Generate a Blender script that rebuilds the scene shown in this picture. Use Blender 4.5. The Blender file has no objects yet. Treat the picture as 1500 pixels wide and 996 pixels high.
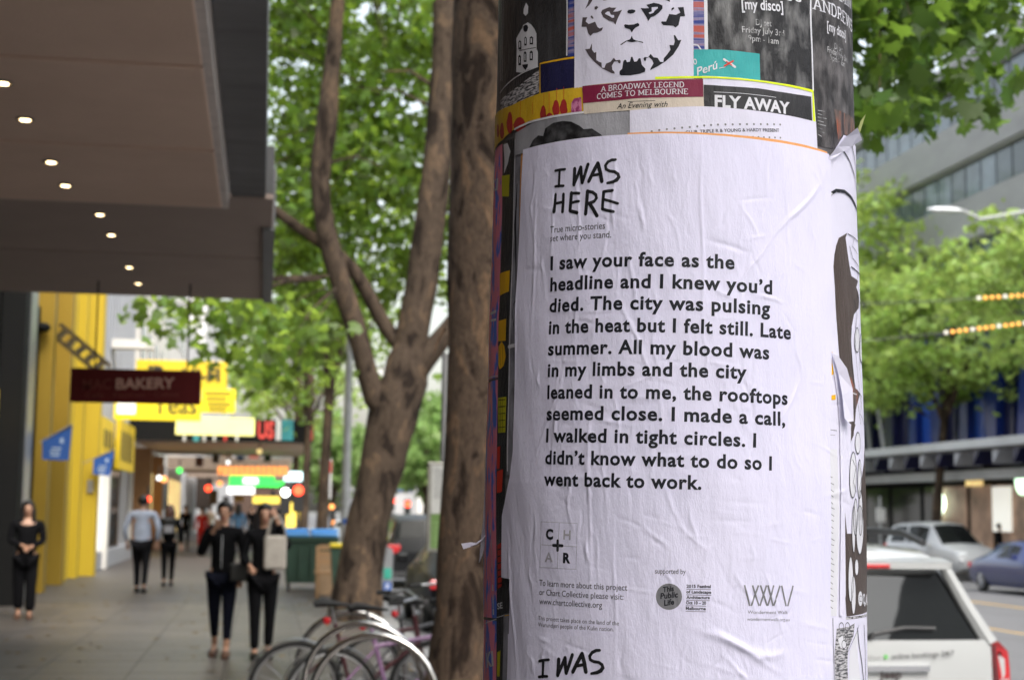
import bpy, bmesh, math, random
import numpy as np
from mathutils import Vector, Matrix
from mathutils.geometry import tessellate_polygon
random.seed(7)
rng = np.random.default_rng(11)
sc = bpy.context.scene
C = sc.collection
R_ = math.radians
# ------------------------------------------------------------------ camera
F = 2225.0
PITCH, YAW, ROLL = R_(6.45), R_(9.18), R_(0.7)
CAM = Vector((0, 0, 1.62))
fw = Vector((math.sin(YAW)*math.cos(PITCH), math.cos(YAW)*math.cos(PITCH), math.sin(PITCH)))
r0 = Vector((math.cos(YAW), -math.sin(YAW), 0)); u0 = r0.cross(fw)
rt = r0*math.cos(ROLL) + u0*math.sin(ROLL); up = u0*math.cos(ROLL) - r0*math.sin(ROLL)
cd = bpy.data.cameras.new('camera'); cam = bpy.data.objects.new('camera', cd); C.objects.link(cam)
m = Matrix((rt, up, -fw)).transposed().to_4x4(); m.translation = CAM; cam.matrix_world = m
cd.sensor_width = 23.6; cd.lens = 23.6*F/1500; cd.clip_start = 0.05; cd.clip_end = 2000
cd.dof.use_dof = True; cd.dof.aperture_fstop = 3.8; cd.dof.focus_distance = 2.5
sc.camera = cam
# ------------------------------------------------------------------ light
W = bpy.data.worlds.new('World'); sc.world = W; W.use_nodes = True
nt = W.node_tree; bg = nt.nodes['Background']
sky = nt.nodes.new('ShaderNodeTexSky'); sky.sky_type = 'NISHITA'; sky.sun_disc = False
SUN_EL, SUN_AZ = R_(55), R_(162)        # azimuth clockwise from +Y
sky.sun_elevation = SUN_EL; sky.sun_rotation = SUN_AZ; sky.air_density = 1.6; sky.dust_density = 5.0; sky.ozone_density = 1.0
hsn = nt.nodes.new('ShaderNodeHueSaturation'); hsn.inputs['Saturation'].default_value = 0.45   # thin bright overcast
nt.links.new(sky.outputs[0], hsn.inputs['Color']); nt.links.new(hsn.outputs[0], bg.inputs[0]); bg.inputs[1].default_value = 0.15
sl = bpy.data.lights.new('sun', 'SUN'); sl.energy = 1.0; sl.angle = R_(30); sl.color = (1, 0.97, 0.93)
so = bpy.data.objects.new('sun', sl); C.objects.link(so)
sd = Vector((math.sin(SUN_AZ)*math.cos(SUN_EL), math.cos(SUN_AZ)*math.cos(SUN_EL), math.sin(SUN_EL)))
so.rotation_euler = sd.to_track_quat('Z', 'Y').to_euler(); so.location = (0, 0, 60)
sc.view_settings.view_transform = 'Standard'; sc.view_settings.look = 'None'
sc.view_settings.exposure = 1.32; sc.view_settings.gamma = 1.0
# ------------------------------------------------------------------ placing helpers
def ray(u, v):
    return (fw + rt*((u-750)/F) - up*((v-498)/F))
def PY(u, v, Y):                        # the point on a sight line at street distance Y
    d = ray(u, v); return CAM + d*((Y-CAM.y)/d.y)
def PX(u, v, X):
    d = ray(u, v); return CAM + d*((X-CAM.x)/d.x)
def PG(u, v, z=0.0):
    d = ray(u, v); return CAM + d*((z-CAM.z)/d.z)
# ------------------------------------------------------------------ tagging / objects
def tag(o, label=None, cat=None, group=None, kind=None):
    if label: o['label'] = label
    if cat: o['category'] = cat
    if group: o['group'] = group
    if kind: o['kind'] = kind
    return o
def empty(name, loc=(0, 0, 0), label=None, cat=None, group=None, rz=0, kind=None):
    o = bpy.data.objects.new(name, None); C.objects.link(o); o.location = loc; o.rotation_euler.z = rz
    o.empty_display_size = 0.1
    return tag(o, label, cat, group, kind)
def mobj(name, verts, faces, mat=None, parent=None, smooth=False, fm=None):
    me = bpy.data.meshes.new(name)
    me.from_pydata([tuple(v) for v in verts], [], [tuple(f) for f in faces])
    mats = mat if isinstance(mat, (list, tuple)) else ([mat] if mat else [])
    for mm in mats: me.materials.append(mm)
    if fm is not None: me.polygons.foreach_set('material_index', fm)
    if smooth: me.polygons.foreach_set('use_smooth', [True]*len(me.polygons))
    me.update()
    o = bpy.data.objects.new(name, me); C.objects.link(o)
    if parent: o.parent = parent
    return o
def copy_tree(o, parent=None):
    c = o.copy(); C.objects.link(c)
    if parent: c.parent = parent
    for ch in [x for x in bpy.data.objects if x.parent == o]: copy_tree(ch, c)
    return c
class MB:
    """collects solid shapes into one mesh"""
    def __init__(s): s.v = []; s.f = []; s.fm = []; s.k = 0
    def mi(s, k): s.k = k; return s
    def add(s, vs, fs):
        n = len(s.v); s.v += [Vector(v) for v in vs]
        for f in fs: s.f.append(tuple(n+i for i in f)); s.fm.append(s.k)
        return s
    def box(s, x0, x1, y0, y1, z0, z1, bev=0.0):
        if bev > 0:
            bm = bmesh.new(); bmesh.ops.create_cube(bm, size=1)
            for v in bm.verts:
                v.co = ((x0+x1)/2+v.co.x*(x1-x0), (y0+y1)/2+v.co.y*(y1-y0), (z0+z1)/2+v.co.z*(z1-z0))
            bmesh.ops.bevel(bm, geom=bm.edges[:], offset=bev, segments=2, affect='EDGES', profile=0.5)
            bm.verts.index_update(); s.add([v.co.copy() for v in bm.verts], [[v.index for v in f.verts] for f in bm.faces]); bm.free()
            return s
        v = [(x0,y0,z0),(x1,y0,z0),(x1,y1,z0),(x0,y1,z0),(x0,y0,z1),(x1,y0,z1),(x1,y1,z1),(x0,y1,z1)]
        return s.add(v, [(3,2,1,0),(4,5,6,7),(0,1,5,4),(1,2,6,5),(2,3,7,6),(3,0,4,7)])
    def obox(s, c, ax, ay, az):         # centre and three half axes
        c, ax, ay, az = map(Vector, (c, ax, ay, az))
        v = [c+ax*i+ay*j+az*k for k in (-1,1) for i, j in ((-1,-1),(1,-1),(1,1),(-1,1))]
        return s.add(v, [(3,2,1,0),(4,5,6,7),(0,1,5,4),(1,2,6,5),(2,3,7,6),(3,0,4,7)])
    def prism(s, pts, ext):             # planar polygon (3-D points) pushed along ext
        pts = [Vector(p) for p in pts]; e = Vector(ext); n = len(pts)
        tris = tessellate_polygon([pts])
        v = pts+[p+e for p in pts]
        f = [tuple(t) for t in tris]+[tuple(i+n for i in reversed(t)) for t in tris]
        f += [(i, (i+1) % n, (i+1) % n+n, i+n) for i in range(n)]
        return s.add(v, f)
    def tube(s, pts, rad, seg=10, caps=True, flat=1.0, closed=False):
        pts = [Vector(p) for p in pts]; n = len(pts)
        rad = rad if isinstance(rad, (list, tuple)) else [rad]*n
        base = len(s.v); ref = None; vs = []
        for i, p in enumerate(pts):
            a = pts[(i-1) % n] if (closed or i > 0) else p
            b = pts[(i+1) % n] if (closed or i < n-1) else p
            t = (b-a).normalized()
            if ref is None:
                ref = t.cross(Vector((0,0,1)))
                if ref.length < 0.05: ref = t.cross(Vector((0,1,0)))
            ref = (ref - t*ref.dot(t)).normalized(); o = t.cross(ref)
            for k in range(seg):
                an = 2*math.pi*k/seg
                vs.append(p+(ref*math.cos(an)+o*math.sin(an)*flat)*rad[i])
        fs = []
        for i in range(n if closed else n-1):
            j = (i+1) % n
            for k in range(seg):
                fs.append((i*seg+k, i*seg+(k+1) % seg, j*seg+(k+1) % seg, j*seg+k))
        if caps and not closed:
            fs.append(tuple(reversed(range(seg)))); fs.append(tuple((n-1)*seg+k for k in range(seg)))
        return s.add(vs, fs)
    def ring(s, c, axis, R, r, seg=32, rs=8):
        c = Vector(c); q = Vector(axis).normalized().to_track_quat('Z', 'Y')
        pts = [c+q @ Vector((math.cos(2*math.pi*i/seg)*R, math.sin(2*math.pi*i/seg)*R, 0)) for i in range(seg)]
        return s.tube(pts, r, rs, closed=True)
    def disc(s, c, axis, R, h, seg=20):
        c = Vector(c); a = Vector(axis).normalized()
        return s.tube([c-a*h/2, c+a*h/2], R, seg)
    def ball(s, c, r, seg=12, rings=8):
        c = Vector(c); r = Vector(r) if not isinstance(r, (int, float)) else Vector((r, r, r))
        vs = [c+Vector((0,0,r.z))]; fs = []
        for i in range(1, rings):
            th = math.pi*i/rings
            for k in range(seg):
                ph = 2*math.pi*k/seg
                vs.append(c+Vector((r.x*math.sin(th)*math.cos(ph), r.y*math.sin(th)*math.sin(ph), r.z*math.cos(th))))
        vs.append(c-Vector((0,0,r.z))); L = len(vs)-1
        for k in range(seg): fs.append((0, 1+k, 1+(k+1) % seg)); fs.append((L, L-seg+(k+1) % seg, L-seg+k))
        for i in range(rings-2):
            for k in range(seg):
                a = 1+i*seg+k; b = 1+i*seg+(k+1) % seg
                fs.append((a, a+seg, b+seg, b))
        return s.add(vs, fs)
    def build(s, name, mat, parent=None, smooth=False, origin=None):
        vs = s.v
        if origin is not None: vs = [v-Vector(origin) for v in vs]
        o = mobj(name, vs, s.f, mat, parent, smooth, s.fm if isinstance(mat, (list, tuple)) else None)
        if origin is not None: o.location = origin
        if smooth:
            try: o.data.set_sharp_from_angle(angle=R_(40))
            except Exception: pass
        return o
# ------------------------------------------------------------------ materials
def srgb(*c):
    c = [x/255 for x in c]
    return tuple((x/12.92 if x <= 0.04045 else ((x+0.055)/1.055)**2.4) for x in c)
_M = {}
def mat(name, col, rough=0.6, metal=0.0, var=0.15, scale=6.0, bump=0.0, bscale=40.0, emit=0.0, coat=0.0, spec=0.5, trans=0.0, stretch=None, col2=None, rnd=0.0, alpha=1.0):
    if name in _M: return _M[name]
    M = bpy.data.materials.new(name); M.use_nodes = True; n = M.node_tree.nodes; l = M.node_tree.links
    b = n['Principled BSDF']
    b.inputs['Roughness'].default_value = rough; b.inputs['Metallic'].default_value = metal
    b.inputs['Specular IOR Level'].default_value = spec
    b.inputs['Coat Weight'].default_value = coat; b.inputs['Coat Roughness'].default_value = 0.05
    b.inputs['Transmission Weight'].default_value = trans
    b.inputs['Alpha'].default_value = alpha
    co = n.new('ShaderNodeTexCoord'); mp = n.new('ShaderNodeMapping'); l.new(co.outputs['Object'], mp.inputs[0])
    if stretch: mp.inputs['Scale'].default_value = stretch
    no = n.new('ShaderNodeTexNoise'); no.inputs['Scale'].default_value = scale; no.inputs['Detail'].default_value = 6; no.inputs['Roughness'].default_value = 0.65
    l.new(mp.outputs[0], no.inputs['Vector'])
    cr = n.new('ShaderNodeValToRGB'); cr.color_ramp.elements[0].position = 0.3; cr.color_ramp.elements[1].position = 0.7
    c = tuple(col[:3])
    c2 = tuple(col2[:3]) if col2 else tuple(x*(1-var) for x in c)
    c1 = c if col2 else tuple(min(1, x*(1+var)) for x in c)
    cr.color_ramp.elements[0].color = c2+(1,); cr.color_ramp.elements[1].color = c1+(1,)
    l.new(no.outputs[0], cr.inputs[0]); out = cr.outputs[0]
    if rnd:
        oi = n.new('ShaderNodeObjectInfo'); hs = n.new('ShaderNodeHueSaturation')
        mr = n.new('ShaderNodeMapRange'); mr.inputs[3].default_value = 1-rnd; mr.inputs[4].default_value = 1+rnd
        l.new(oi.outputs['Random'], mr.inputs[0]); l.new(mr.outputs[0], hs.inputs['Value']); l.new(out, hs.inputs['Color']); out = hs.outputs[0]
    l.new(out, b.inputs['Base Color'])
    if emit:
        l.new(out, b.inputs['Emission Color']); b.inputs['Emission Strength'].default_value = emit
    if bump:
        n2 = n.new('ShaderNodeTexNoise'); n2.inputs['Scale'].default_value = bscale; n2.inputs['Detail'].default_value = 5
        l.new(mp.outputs[0], n2.inputs['Vector'])
        bp = n.new('ShaderNodeBump'); bp.inputs['Strength'].default_value = bump; bp.inputs['Distance'].default_value = 0.02
        l.new(n2.outputs[0], bp.inputs['Height']); l.new(bp.outputs[0], b.inputs['Normal'])
    _M[name] = M
    return M
def barkmat(name, c1, c2, c3, sc_=7.0, bump=1.0):
    # flaking plane bark: tan, grey-brown and dark patches drawn out along the trunk
    M = bpy.data.materials.new(name); M.use_nodes = True; n = M.node_tree.nodes; l = M.node_tree.links; b = n['Principled BSDF']; b.inputs['Roughness'].default_value = .9; b.inputs['Specular IOR Level'].default_value = .2
    co = n.new('ShaderNodeTexCoord'); mp = n.new('ShaderNodeMapping'); mp.inputs['Scale'].default_value = (1, 1, .42); l.new(co.outputs['Object'], mp.inputs[0])
    def nz(s, d, r=.6):
        q = n.new('ShaderNodeTexNoise'); q.inputs['Scale'].default_value = s; q.inputs['Detail'].default_value = d; q.inputs['Roughness'].default_value = r; q.inputs['Distortion'].default_value = .6; l.new(mp.outputs[0], q.inputs['Vector']); return q
    a = nz(sc_, 5); r1 = n.new('ShaderNodeValToRGB'); e = r1.color_ramp.elements; e[0].position = .40; e[0].color = (*c3, 1); e[1].position = .46; e[1].color = (*c2, 1)
    x = e.new(.56); x.color = (*c2, 1); x = e.new(.60); x.color = (*c1, 1); l.new(a.outputs[0], r1.inputs[0])
    f = nz(sc_*6, 8, .75); mx = n.new('ShaderNodeMix'); mx.data_type = 'RGBA'; mx.blend_type = 'MULTIPLY'; mx.inputs[0].default_value = .75
    r2 = n.new('ShaderNodeValToRGB'); r2.color_ramp.elements[0].position = .35; r2.color_ramp.elements[0].color = (.35, .33, .32, 1); r2.color_ramp.elements[1].position = .62; r2.color_ramp.elements[1].color = (1.15, 1.1, 1.05, 1); l.new(f.outputs[0], r2.inputs[0])
    l.new(r1.outputs[0], mx.inputs[6]); l.new(r2.outputs[0], mx.inputs[7]); l.new(mx.outputs[2], b.inputs['Base Color'])
    b1 = n.new('ShaderNodeBump'); b1.inputs['Distance'].default_value = .03; b1.inputs['Strength'].default_value = bump; l.new(a.outputs[0], b1.inputs['Height'])
    b2 = n.new('ShaderNodeBump'); b2.inputs['Distance'].default_value = .02; b2.inputs['Strength'].default_value = bump; l.new(f.outputs[0], b2.inputs['Height']); l.new(b1.outputs[0], b2.inputs['Normal']); l.new(b2.outputs[0], b.inputs['Normal'])
    return M
def text_geo(body, size=1.0, bold=0.0, shear=0.0, space=1.0):
    """built-in font outlines as flat triangles: (verts, faces, width)"""
    cu = bpy.data.curves.new('t', 'FONT'); cu.body = body; cu.size = size; cu.offset = bold; cu.resolution_u = 3; cu.shear = shear; cu.space_character = space; cu.fill_mode = 'FRONT'
    o = bpy.data.objects.new('t', cu); C.objects.link(o)
    dg = bpy.context.evaluated_depsgraph_get(); me = bpy.data.meshes.new_from_object(o.evaluated_get(dg))
    v = [x.co.copy() for x in me.vertices]; f = [tuple(p.vertices) for p in me.polygons]
    bpy.data.objects.remove(o); bpy.data.curves.remove(cu); bpy.data.meshes.remove(me)
    return v, f
def flat_text(body, p0, p1, normal_push, height, m_, parent, bold=0.0, name='lettering', centre=None, thick=0.004):
    """raised letters running from p0 to p1 on an upright board"""
    v, f = text_geo(body, 1.0, bold)
    xs = [a.x for a in v]; ys = [a.y for a in v]
    x0, x1, y0, y1 = min(xs), max(xs), min(ys), max(ys)
    p0 = Vector(p0); p1 = Vector(p1); d = p1-p0; upv = Vector((0,0,1)); n = Vector(normal_push)
    vv = [p0+d*((a.x-x0)/(x1-x0))+upv*((a.y-y0)/(y1-y0)*height)+n for a in v]
    return mobj(name, vv, f, m_, parent)
# ================================================================== the poster column
aL, aR = ray(711.5, 700), ray(1266, 700)
azL, azR = math.atan2(aL.x, aL.y), math.atan2(aR.x, aR.y)
DC = 2.87; AZ = (azL+azR)/2; RC = DC*math.sin((azR-azL)/2)
COL = Vector((math.sin(AZ)*DC, math.cos(AZ)*DC, 0))
er = -Vector((math.sin(AZ), math.cos(AZ), 0)); et = Vector((math.cos(AZ), -math.sin(AZ), 0))
_ZK, _RK = [1.35, 1.67, 1.95, 2.16, 2.27, 2.47], [0.990, 0.996, 0.984, 0.971, 0.967, 0.961]
def RZ(z): return RC*np.interp(z, _ZK, _RK)   # the layers of paper are thicker lower down
def cyl(u, v):                          # photo point -> (arc length, height) on the column
    d = ray(u, v); o = CAM-COL; zz = 1.9
    for _ in range(4):
        a = d.x*d.x+d.y*d.y; b = 2*(o.x*d.x+o.y*d.y); c = o.x*o.x+o.y*o.y-(float(RZ(zz))+0.003)**2
        q = b*b-4*a*c
        if q < 0: t = -b/(2*a)
        else: t = (-b-math.sqrt(q))/(2*a)
        zz = CAM.z+d.z*t
    p = o+d*t
    return Vector((math.atan2(p.dot(et), p.dot(er))*RC, CAM.z-0+d.z*t+0, 0))
# wrinkles pressed into the pasted paper (same relief for paper and print)
WR = []
def _crease(u0, v0, u1, v1, amp, w): 
    a = cyl(u0, v0); b = cyl(u1, v1); WR.append((a.x, a.y, b.x, b.y, amp, w))
_r = random.Random(5)
for k in range(210):
    u = 775+430*_r.random(); v = 215+800*_r.random(); L = 25+90*_r.random()**2
    if u < 960: sl_ = _r.gauss(0, 0.10); 
    else: sl_ = _r.gauss(0, 0.35)
    _crease(u, v, u+sl_*L+(3 if u < 960 else 0), v+L, _r.choice((1, 1, -1))*(0.0004+0.0011*_r.random()**2), 0.0011+0.0020*_r.random())
for k in range(95):                     # short sideways puckers, more of them low and to the right
    u = 770+440*_r.random(); v = 260+740*_r.random()**0.8; L = 18+60*_r.random()
    _crease(u, v, u+L, v+L*_r.gauss(0.25, 0.35), _r.choice((1, -1))*(0.0003+0.0006*_r.random()), 0.002+0.0025*_r.random())
for c in ((1026,205,1030,470,.0018,.002),(1030,470,1036,560,.0012,.002),(845,235,852,420,.0012,.0025),(852,420,838,520,.0013,.0025),(838,520,780,690,.0015,.002),
          (905,430,960,560,.0017,.003),(922,370,935,470,.0014,.0025),(960,560,975,640,.001,.0025),(1130,345,1205,265,.0018,.004),(1080,420,1130,345,.0014,.003),
          (790,245,780,520,.0013,.0022),(830,500,805,720,.0013,.002),(865,560,866,900,.0014,.0018),(1020,920,1130,965,.0028,.006),(1035,915,1140,985,.0022,.005),
          (1098,965,1150,955,.002,.006),(1060,960,1098,1000,.0018,.003),(1030,350,1100,372,-.0012,.004),(900,760,903,990,.0011,.002),(820,520,812,700,.001,.002),
          (965,690,1000,780,.001,.003),(880,610,890,760,.0012,.002),(1100,430,1150,445,.0014,.003),(1040,420,1075,440,.0013,.0025),(1060,560,1110,660,.0009,.003),
          (760,300,757,600,.0012,.003),(745,780,760,990,.0014,.003),(815,235,808,420,.0011,.002),(893,300,880,420,.0010,.002)):
    _crease(*c)
_S0 = np.array(WR)
def relief(s, z):
    s = np.asarray(s, float); z = np.asarray(z, float); h = np.zeros_like(s)
    for (ax, ay, bx, by, am, w) in _S0:
        dx, dy = bx-ax, by-ay; L2 = dx*dx+dy*dy
        m_ = (np.abs(s-(ax+bx)/2) < abs(dx)/2+4*w) & (np.abs(z-(ay+by)/2) < abs(dy)/2+4*w)
        if not m_.any(): continue
        ss = s[m_]; zz = z[m_]
        t = np.clip(((ss-ax)*dx+(zz-ay)*dy)/L2, 0, 1)
        wig = 0.0016*np.sin(t*9+ax*300)
        d = np.hypot(ss-(ax+t*dx)-wig, zz-(ay+t*dy))
        h[m_] += am*np.exp(-(d/w)**2)*np.sin(np.pi*np.clip(t, 0.06, 0.94))
    h += 0.0008*np.sin(s*31+z*9)*np.sin(z*17+s*5+1)+0.0004*np.sin(s*83+2)*np.sin(z*29+s*40)
    return h
def on_col(pts, layer):
    """(arc, height) pairs -> points on the column's skin, 'layer' sheets out"""
    s = np.array([p[0] for p in pts]); z = np.array([p[1] for p in pts])
    r = RZ(z)+0.0022+0.0007*layer+relief(s, z); a = s/RC
    x = COL.x+r*(np.cos(a)*er.x+np.sin(a)*et.x); y = COL.y+r*(np.cos(a)*er.y+np.sin(a)*et.y)
    return np.stack([x, y, z], 1)
GR = 0.0025
def skin(name, v2, faces, layer, m_, parent=None, grid=GR):
    """flat outline mesh cut to the shared grid, then wrapped round the column"""
    bm = bmesh.new(); vs = [bm.verts.new((p[0], p[1], 0)) for p in v2]
    for f in faces:
        try: bm.faces.new([vs[i] for i in f])
        except ValueError: pass
    xs = [p[0] for p in v2]; ys = [p[1] for p in v2]
    def cut(lo, hi, no):
        k = math.floor(lo/grid)+1
        while k*grid < hi:
            co = (k*grid, 0, 0) if no[0] else (0, k*grid, 0)
            bmesh.ops.bisect_plane(bm, geom=bm.verts[:]+bm.edges[:]+bm.faces[:], plane_co=co, plane_no=no, dist=1e-7); k += 1
    cut(min(xs), max(xs), (1, 0, 0)); cut(min(ys), max(ys), (0, 1, 0))
    bm.verts.index_update()
    pts = [(v.co.x, v.co.y) for v in bm.verts]; fs = [[v.index for v in f.verts] for f in bm.faces]; bm.free()
    P = on_col(pts, layer)
    # face outwards
    o = mobj(name, P-np.array([COL.x, COL.y, 0]), fs, m_, parent, smooth=True)
    if parent is None: o.location = (COL.x, COL.y, 0)
    me = o.data
    if len(me.polygons):
        p = me.polygons[len(me.polygons)//2]; c = p.center
        if p.normal.x*c.x+p.normal.y*c.y < 0: me.flip_normals()
    uv = me.uv_layers.new(name='UVMap'); li = np.zeros(len(me.loops), dtype=np.int32); me.loops.foreach_get('vertex_index', li)
    uv.data.foreach_set('uv', np.array(pts, dtype=np.float32)[li].ravel())
    return o
def sheet(name, corners, layer, m_, label, cat='poster', group=None, parent=None, thin=GR):
    """a pasted sheet from its outline in (arc, height); fine grid inside, ragged by the outline"""
    o = skin(name, corners, [tuple(range(len(corners)))], layer, m_, parent, thin)
    tag(o, label, cat, group)
    return o
def poly_px(px): return [tuple(cyl(u, v)[:2]) for u, v in px]
def dens(px, n=6):
    out = []
    for i in range(len(px)):
        a = px[i]; b = px[(i+1) % len(px)]
        for k in range(n): out.append((a[0]+(b[0]-a[0])*k/n, a[1]+(b[1]-a[1])*k/n))
    return out
class Ink:
    """prints gathered for one poster and one ink"""
    def __init__(s): s.v = []; s.f = []
    def add(s, v, f):
        n = len(s.v); s.v += v; s.f += [tuple(i+n for i in q) for q in f]
    def poly(s, px):
        v = poly_px(px); t = tessellate_polygon([[Vector((a, b, 0)) for a, b in v]]); s.add(v, [tuple(q) for q in t])
    def line(s, px, w, closed=False):   # brush stroke, w = width in photo pixels (or list)
        P = [Vector(cyl(*p)) for p in px]; k = 1/900.0; n = len(P)
        ws = [x*k/2 for x in (w if isinstance(w, (list, tuple)) else [w]*n)]
        L = []; Rr = []
        for i, p in enumerate(P):
            a = P[i-1] if i or closed else p; b = P[(i+1) % n] if i < n-1 or closed else p
            t = b-a
            if t.length < 1e-9: continue
            t.normalize(); nn = Vector((-t.y, t.x, 0)); L.append(p+nn*ws[i]); Rr.append(p-nn*ws[i])
        m_ = len(L); v = [(q.x, q.y) for q in L+Rr]
        f = [(i, i+1, m_+i+1, m_+i) for i in range(m_-1)]
        if closed: f.append((m_-1, 0, m_, 2*m_-1))
        s.add(v, f)
        if not closed and w and (w if not isinstance(w, (list, tuple)) else 9) > 3:
            for e, ww in ((P[0], ws[0]), (P[-1], ws[-1])):
                c = [(e.x+ww*math.cos(j*math.pi/4), e.y+ww*math.sin(j*math.pi/4)) for j in range(8)]
                s.add(c, [tuple(range(8))])
    def dot(s, u, v, r):
        e = cyl(u, v); ww = r/900
        s.add([(e.x+ww*math.cos(j*math.pi/6), e.y+ww*math.sin(j*math.pi/6)) for j in range(12)], [tuple(range(12))])
    def text(s, body, a, b, h, bold=0.0, shear=0.0, serif=False, space=1.0):
        """a, b: photo points of the start and end of the baseline; h: ascender height in photo px (None keeps the face's proportion)"""
        A = Vector(cyl(*a)); B = Vector(cyl(*b)); d = B-A
        if serif: v, f = slab_geo(body)
        else: v, f = text_geo(body, 1.0, bold, shear, space)
        xs = [q[0] for q in v]; x0, x1 = min(xs), max(xs); sc_ = d.length/(x1-x0); t = d.normalized(); nn = Vector((-t.y, t.x, 0))
        m0 = ((a[0]+b[0])/2, (a[1]+b[1])/2); k = (cyl(m0[0], m0[1]-h)[1]-cyl(*m0)[1])/0.73 if h else sc_
        s.add([tuple((A+t*(q[0]-x0)*sc_+nn*q[1]*k)[:2]) for q in v], [tuple(q) for q in f])
    def build(s, layer, m_, parent, name='lettering', grid=GR, split=False):
        if split:
            done = set(); o = None
            for f in s.f:                # each separate outline its own object
                pass
            comp = {}
            def find(i):
                while comp.setdefault(i, i) != i: i = comp[i]
                return i
            for f in s.f:
                for i in f[1:]: comp[find(i)] = find(f[0])
            gr = {}
            for f in s.f: gr.setdefault(find(f[0]), []).append(f)
            for fs in gr.values():
                ids = sorted({i for f in fs for i in f}); mp_ = {i: j for j, i in enumerate(ids)}
                o = skin(name, [s.v[i] for i in ids], [tuple(mp_[i] for i in f) for f in fs], layer, m_, parent, grid)
            return o
        return skin(name, s.v, s.f, layer, m_, parent, grid)
# a small slab-serif alphabet drawn with strokes (cap height 0.73, width per letter)
def _arc(cx, cy, rx, ry, a0, a1, n=10):
    return [(cx+rx*math.cos(R_(a0+(a1-a0)*i/n)), cy+ry*math.sin(R_(a0+(a1-a0)*i/n))) for i in range(n+1)]
H_ = 0.73
SL = {'A': (.66, [[(.06,0),(.33,H_)],[(.33,H_),(.60,0)],[(.16,.25),(.50,.25)]], [(.06,0),(.60,0)]),
 'B': (.60, [[(.12,0),(.12,H_)],[(.12,H_)]+_arc(.30,.56,.20,.17,90,-90)+[(.12,.39)],[(.30,.39)]+_arc(.32,.195,.22,.195,90,-90)+[(.12,0)]], [(.10,0),(.10,H_)]),
 'C': (.60, [_arc(.32,.365,.24,.365,50,310,14),[(.48,.60),(.50,.73)]], []),
 'D': (.66, [[(.12,0),(.12,H_)],[(.12,H_)]+_arc(.30,.365,.27,.365,90,-90,12)+[(.12,0)]], [(.10,0),(.10,H_)]),
 'E': (.56, [[(.12,0),(.12,H_)],[(.12,H_),(.48,H_),(.48,.60)],[(.12,.38),(.40,.38)],[(.12,0),(.50,0),(.50,.14)]], [(.10,0),(.10,H_)]),
 'G': (.66, [_arc(.33,.365,.25,.365,50,355,14)+[(.57,.10)],[(.42,.32),(.62,.32)],[(.50,.60),(.52,.73)]], []),
 'I': (.32, [[(.16,0),(.16,H_)]], [(.16,0),(.16,H_)]),
 'J': (.46, [[(.32,H_),(.32,.15)]+_arc(.20,.14,.12,.14,0,-160,6)], [(.32,H_)]),
 'L': (.54, [[(.12,0),(.12,H_)],[(.12,0),(.48,0),(.48,.16)]], [(.10,0),(.10,H_)]),
 'M': (.80, [[(.12,0),(.12,H_)],[(.12,H_),(.40,.12)],[(.40,.12),(.68,H_)],[(.68,H_),(.68,0)]], [(.12,0),(.68,0),(.08,H_),(.72,H_)]),
 'N': (.70, [[(.12,0),(.12,H_)],[(.12,H_),(.58,0)],[(.58,0),(.58,H_)]], [(.12,0),(.08,H_),(.58,H_)]),
 'O': (.66, [_arc(.33,.365,.26,.365,0,360,18)], []),
 'R': (.64, [[(.12,0),(.12,H_)],[(.12,H_)]+_arc(.30,.54,.20,.19,90,-90)+[(.12,.35)],[(.32,.35),(.56,0)]], [(.10,0),(.10,H_),(.56,0)]),
 'S': (.54, [[(.44,.73),(.44,.60)],_arc(.27,.54,.18,.19,40,260,9)+_arc(.27,.19,.20,.19,80,-140,9),[(.08,0),(.08,.14)]], []),
 'T': (.60, [[(.30,0),(.30,H_)],[(.05,.58),(.05,H_),(.55,H_),(.55,.58)]], [(.30,0)]),
 'U': (.68, [[(.12,H_),(.12,.22)]+_arc(.34,.22,.22,.22,180,360,9)+[(.56,H_)]], [(.12,H_),(.56,H_)]),
 'W': (.94, [[(.06,H_),(.26,0)],[(.26,0),(.47,H_)],[(.47,H_),(.68,0)],[(.68,0),(.88,H_)]], [(.06,H_),(.47,H_),(.88,H_)]),
 'Y': (.64, [[(.06,H_),(.32,.34)],[(.58,H_),(.32,.34)],[(.32,.34),(.32,0)]], [(.06,H_),(.58,H_),(.32,0)])}
def _strk(pts, w):
    P = [Vector((a, b, 0)) for a, b in pts]; n = len(P); v = []; f = []
    for i, p in enumerate(P):
        a = P[max(i-1, 0)]; b = P[min(i+1, n-1)]; t = (b-a).normalized(); nn = Vector((-t.y, t.x, 0))*w/2
        v += [tuple((p+nn)[:2]), tuple((p-nn)[:2])]
    return v, [(2*i, 2*i+1, 2*i+3, 2*i+2) for i in range(n-1)]
def slab_geo(body, w=0.105, sw=0.26, st=0.055):
    V = []; Fc = []; x = 0
    for ch in body:
        if ch == ' ': x += .30; continue
        wd, st_, ser = SL[ch]
        items = [_strk(p, w if abs(p[0][0]-p[-1][0]) < .5*abs(p[0][1]-p[-1][1])+.02 or len(p) > 4 else w*.62) for p in st_]
        for (a, b) in ser:
            yy = (0, st) if b < .3 else (H_-st, H_)
            items.append(([(a-sw/2, yy[0]), (a+sw/2, yy[0]), (a+sw/2, yy[1]), (a-sw/2, yy[1])], [(0,1,2,3)]))
        for v, f in items:
            n = len(V); V += [(p[0]+x, p[1]) for p in v]; Fc += [tuple(i+n for i in q) for q in f]
        x += wd+.03
    return V, Fc
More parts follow.
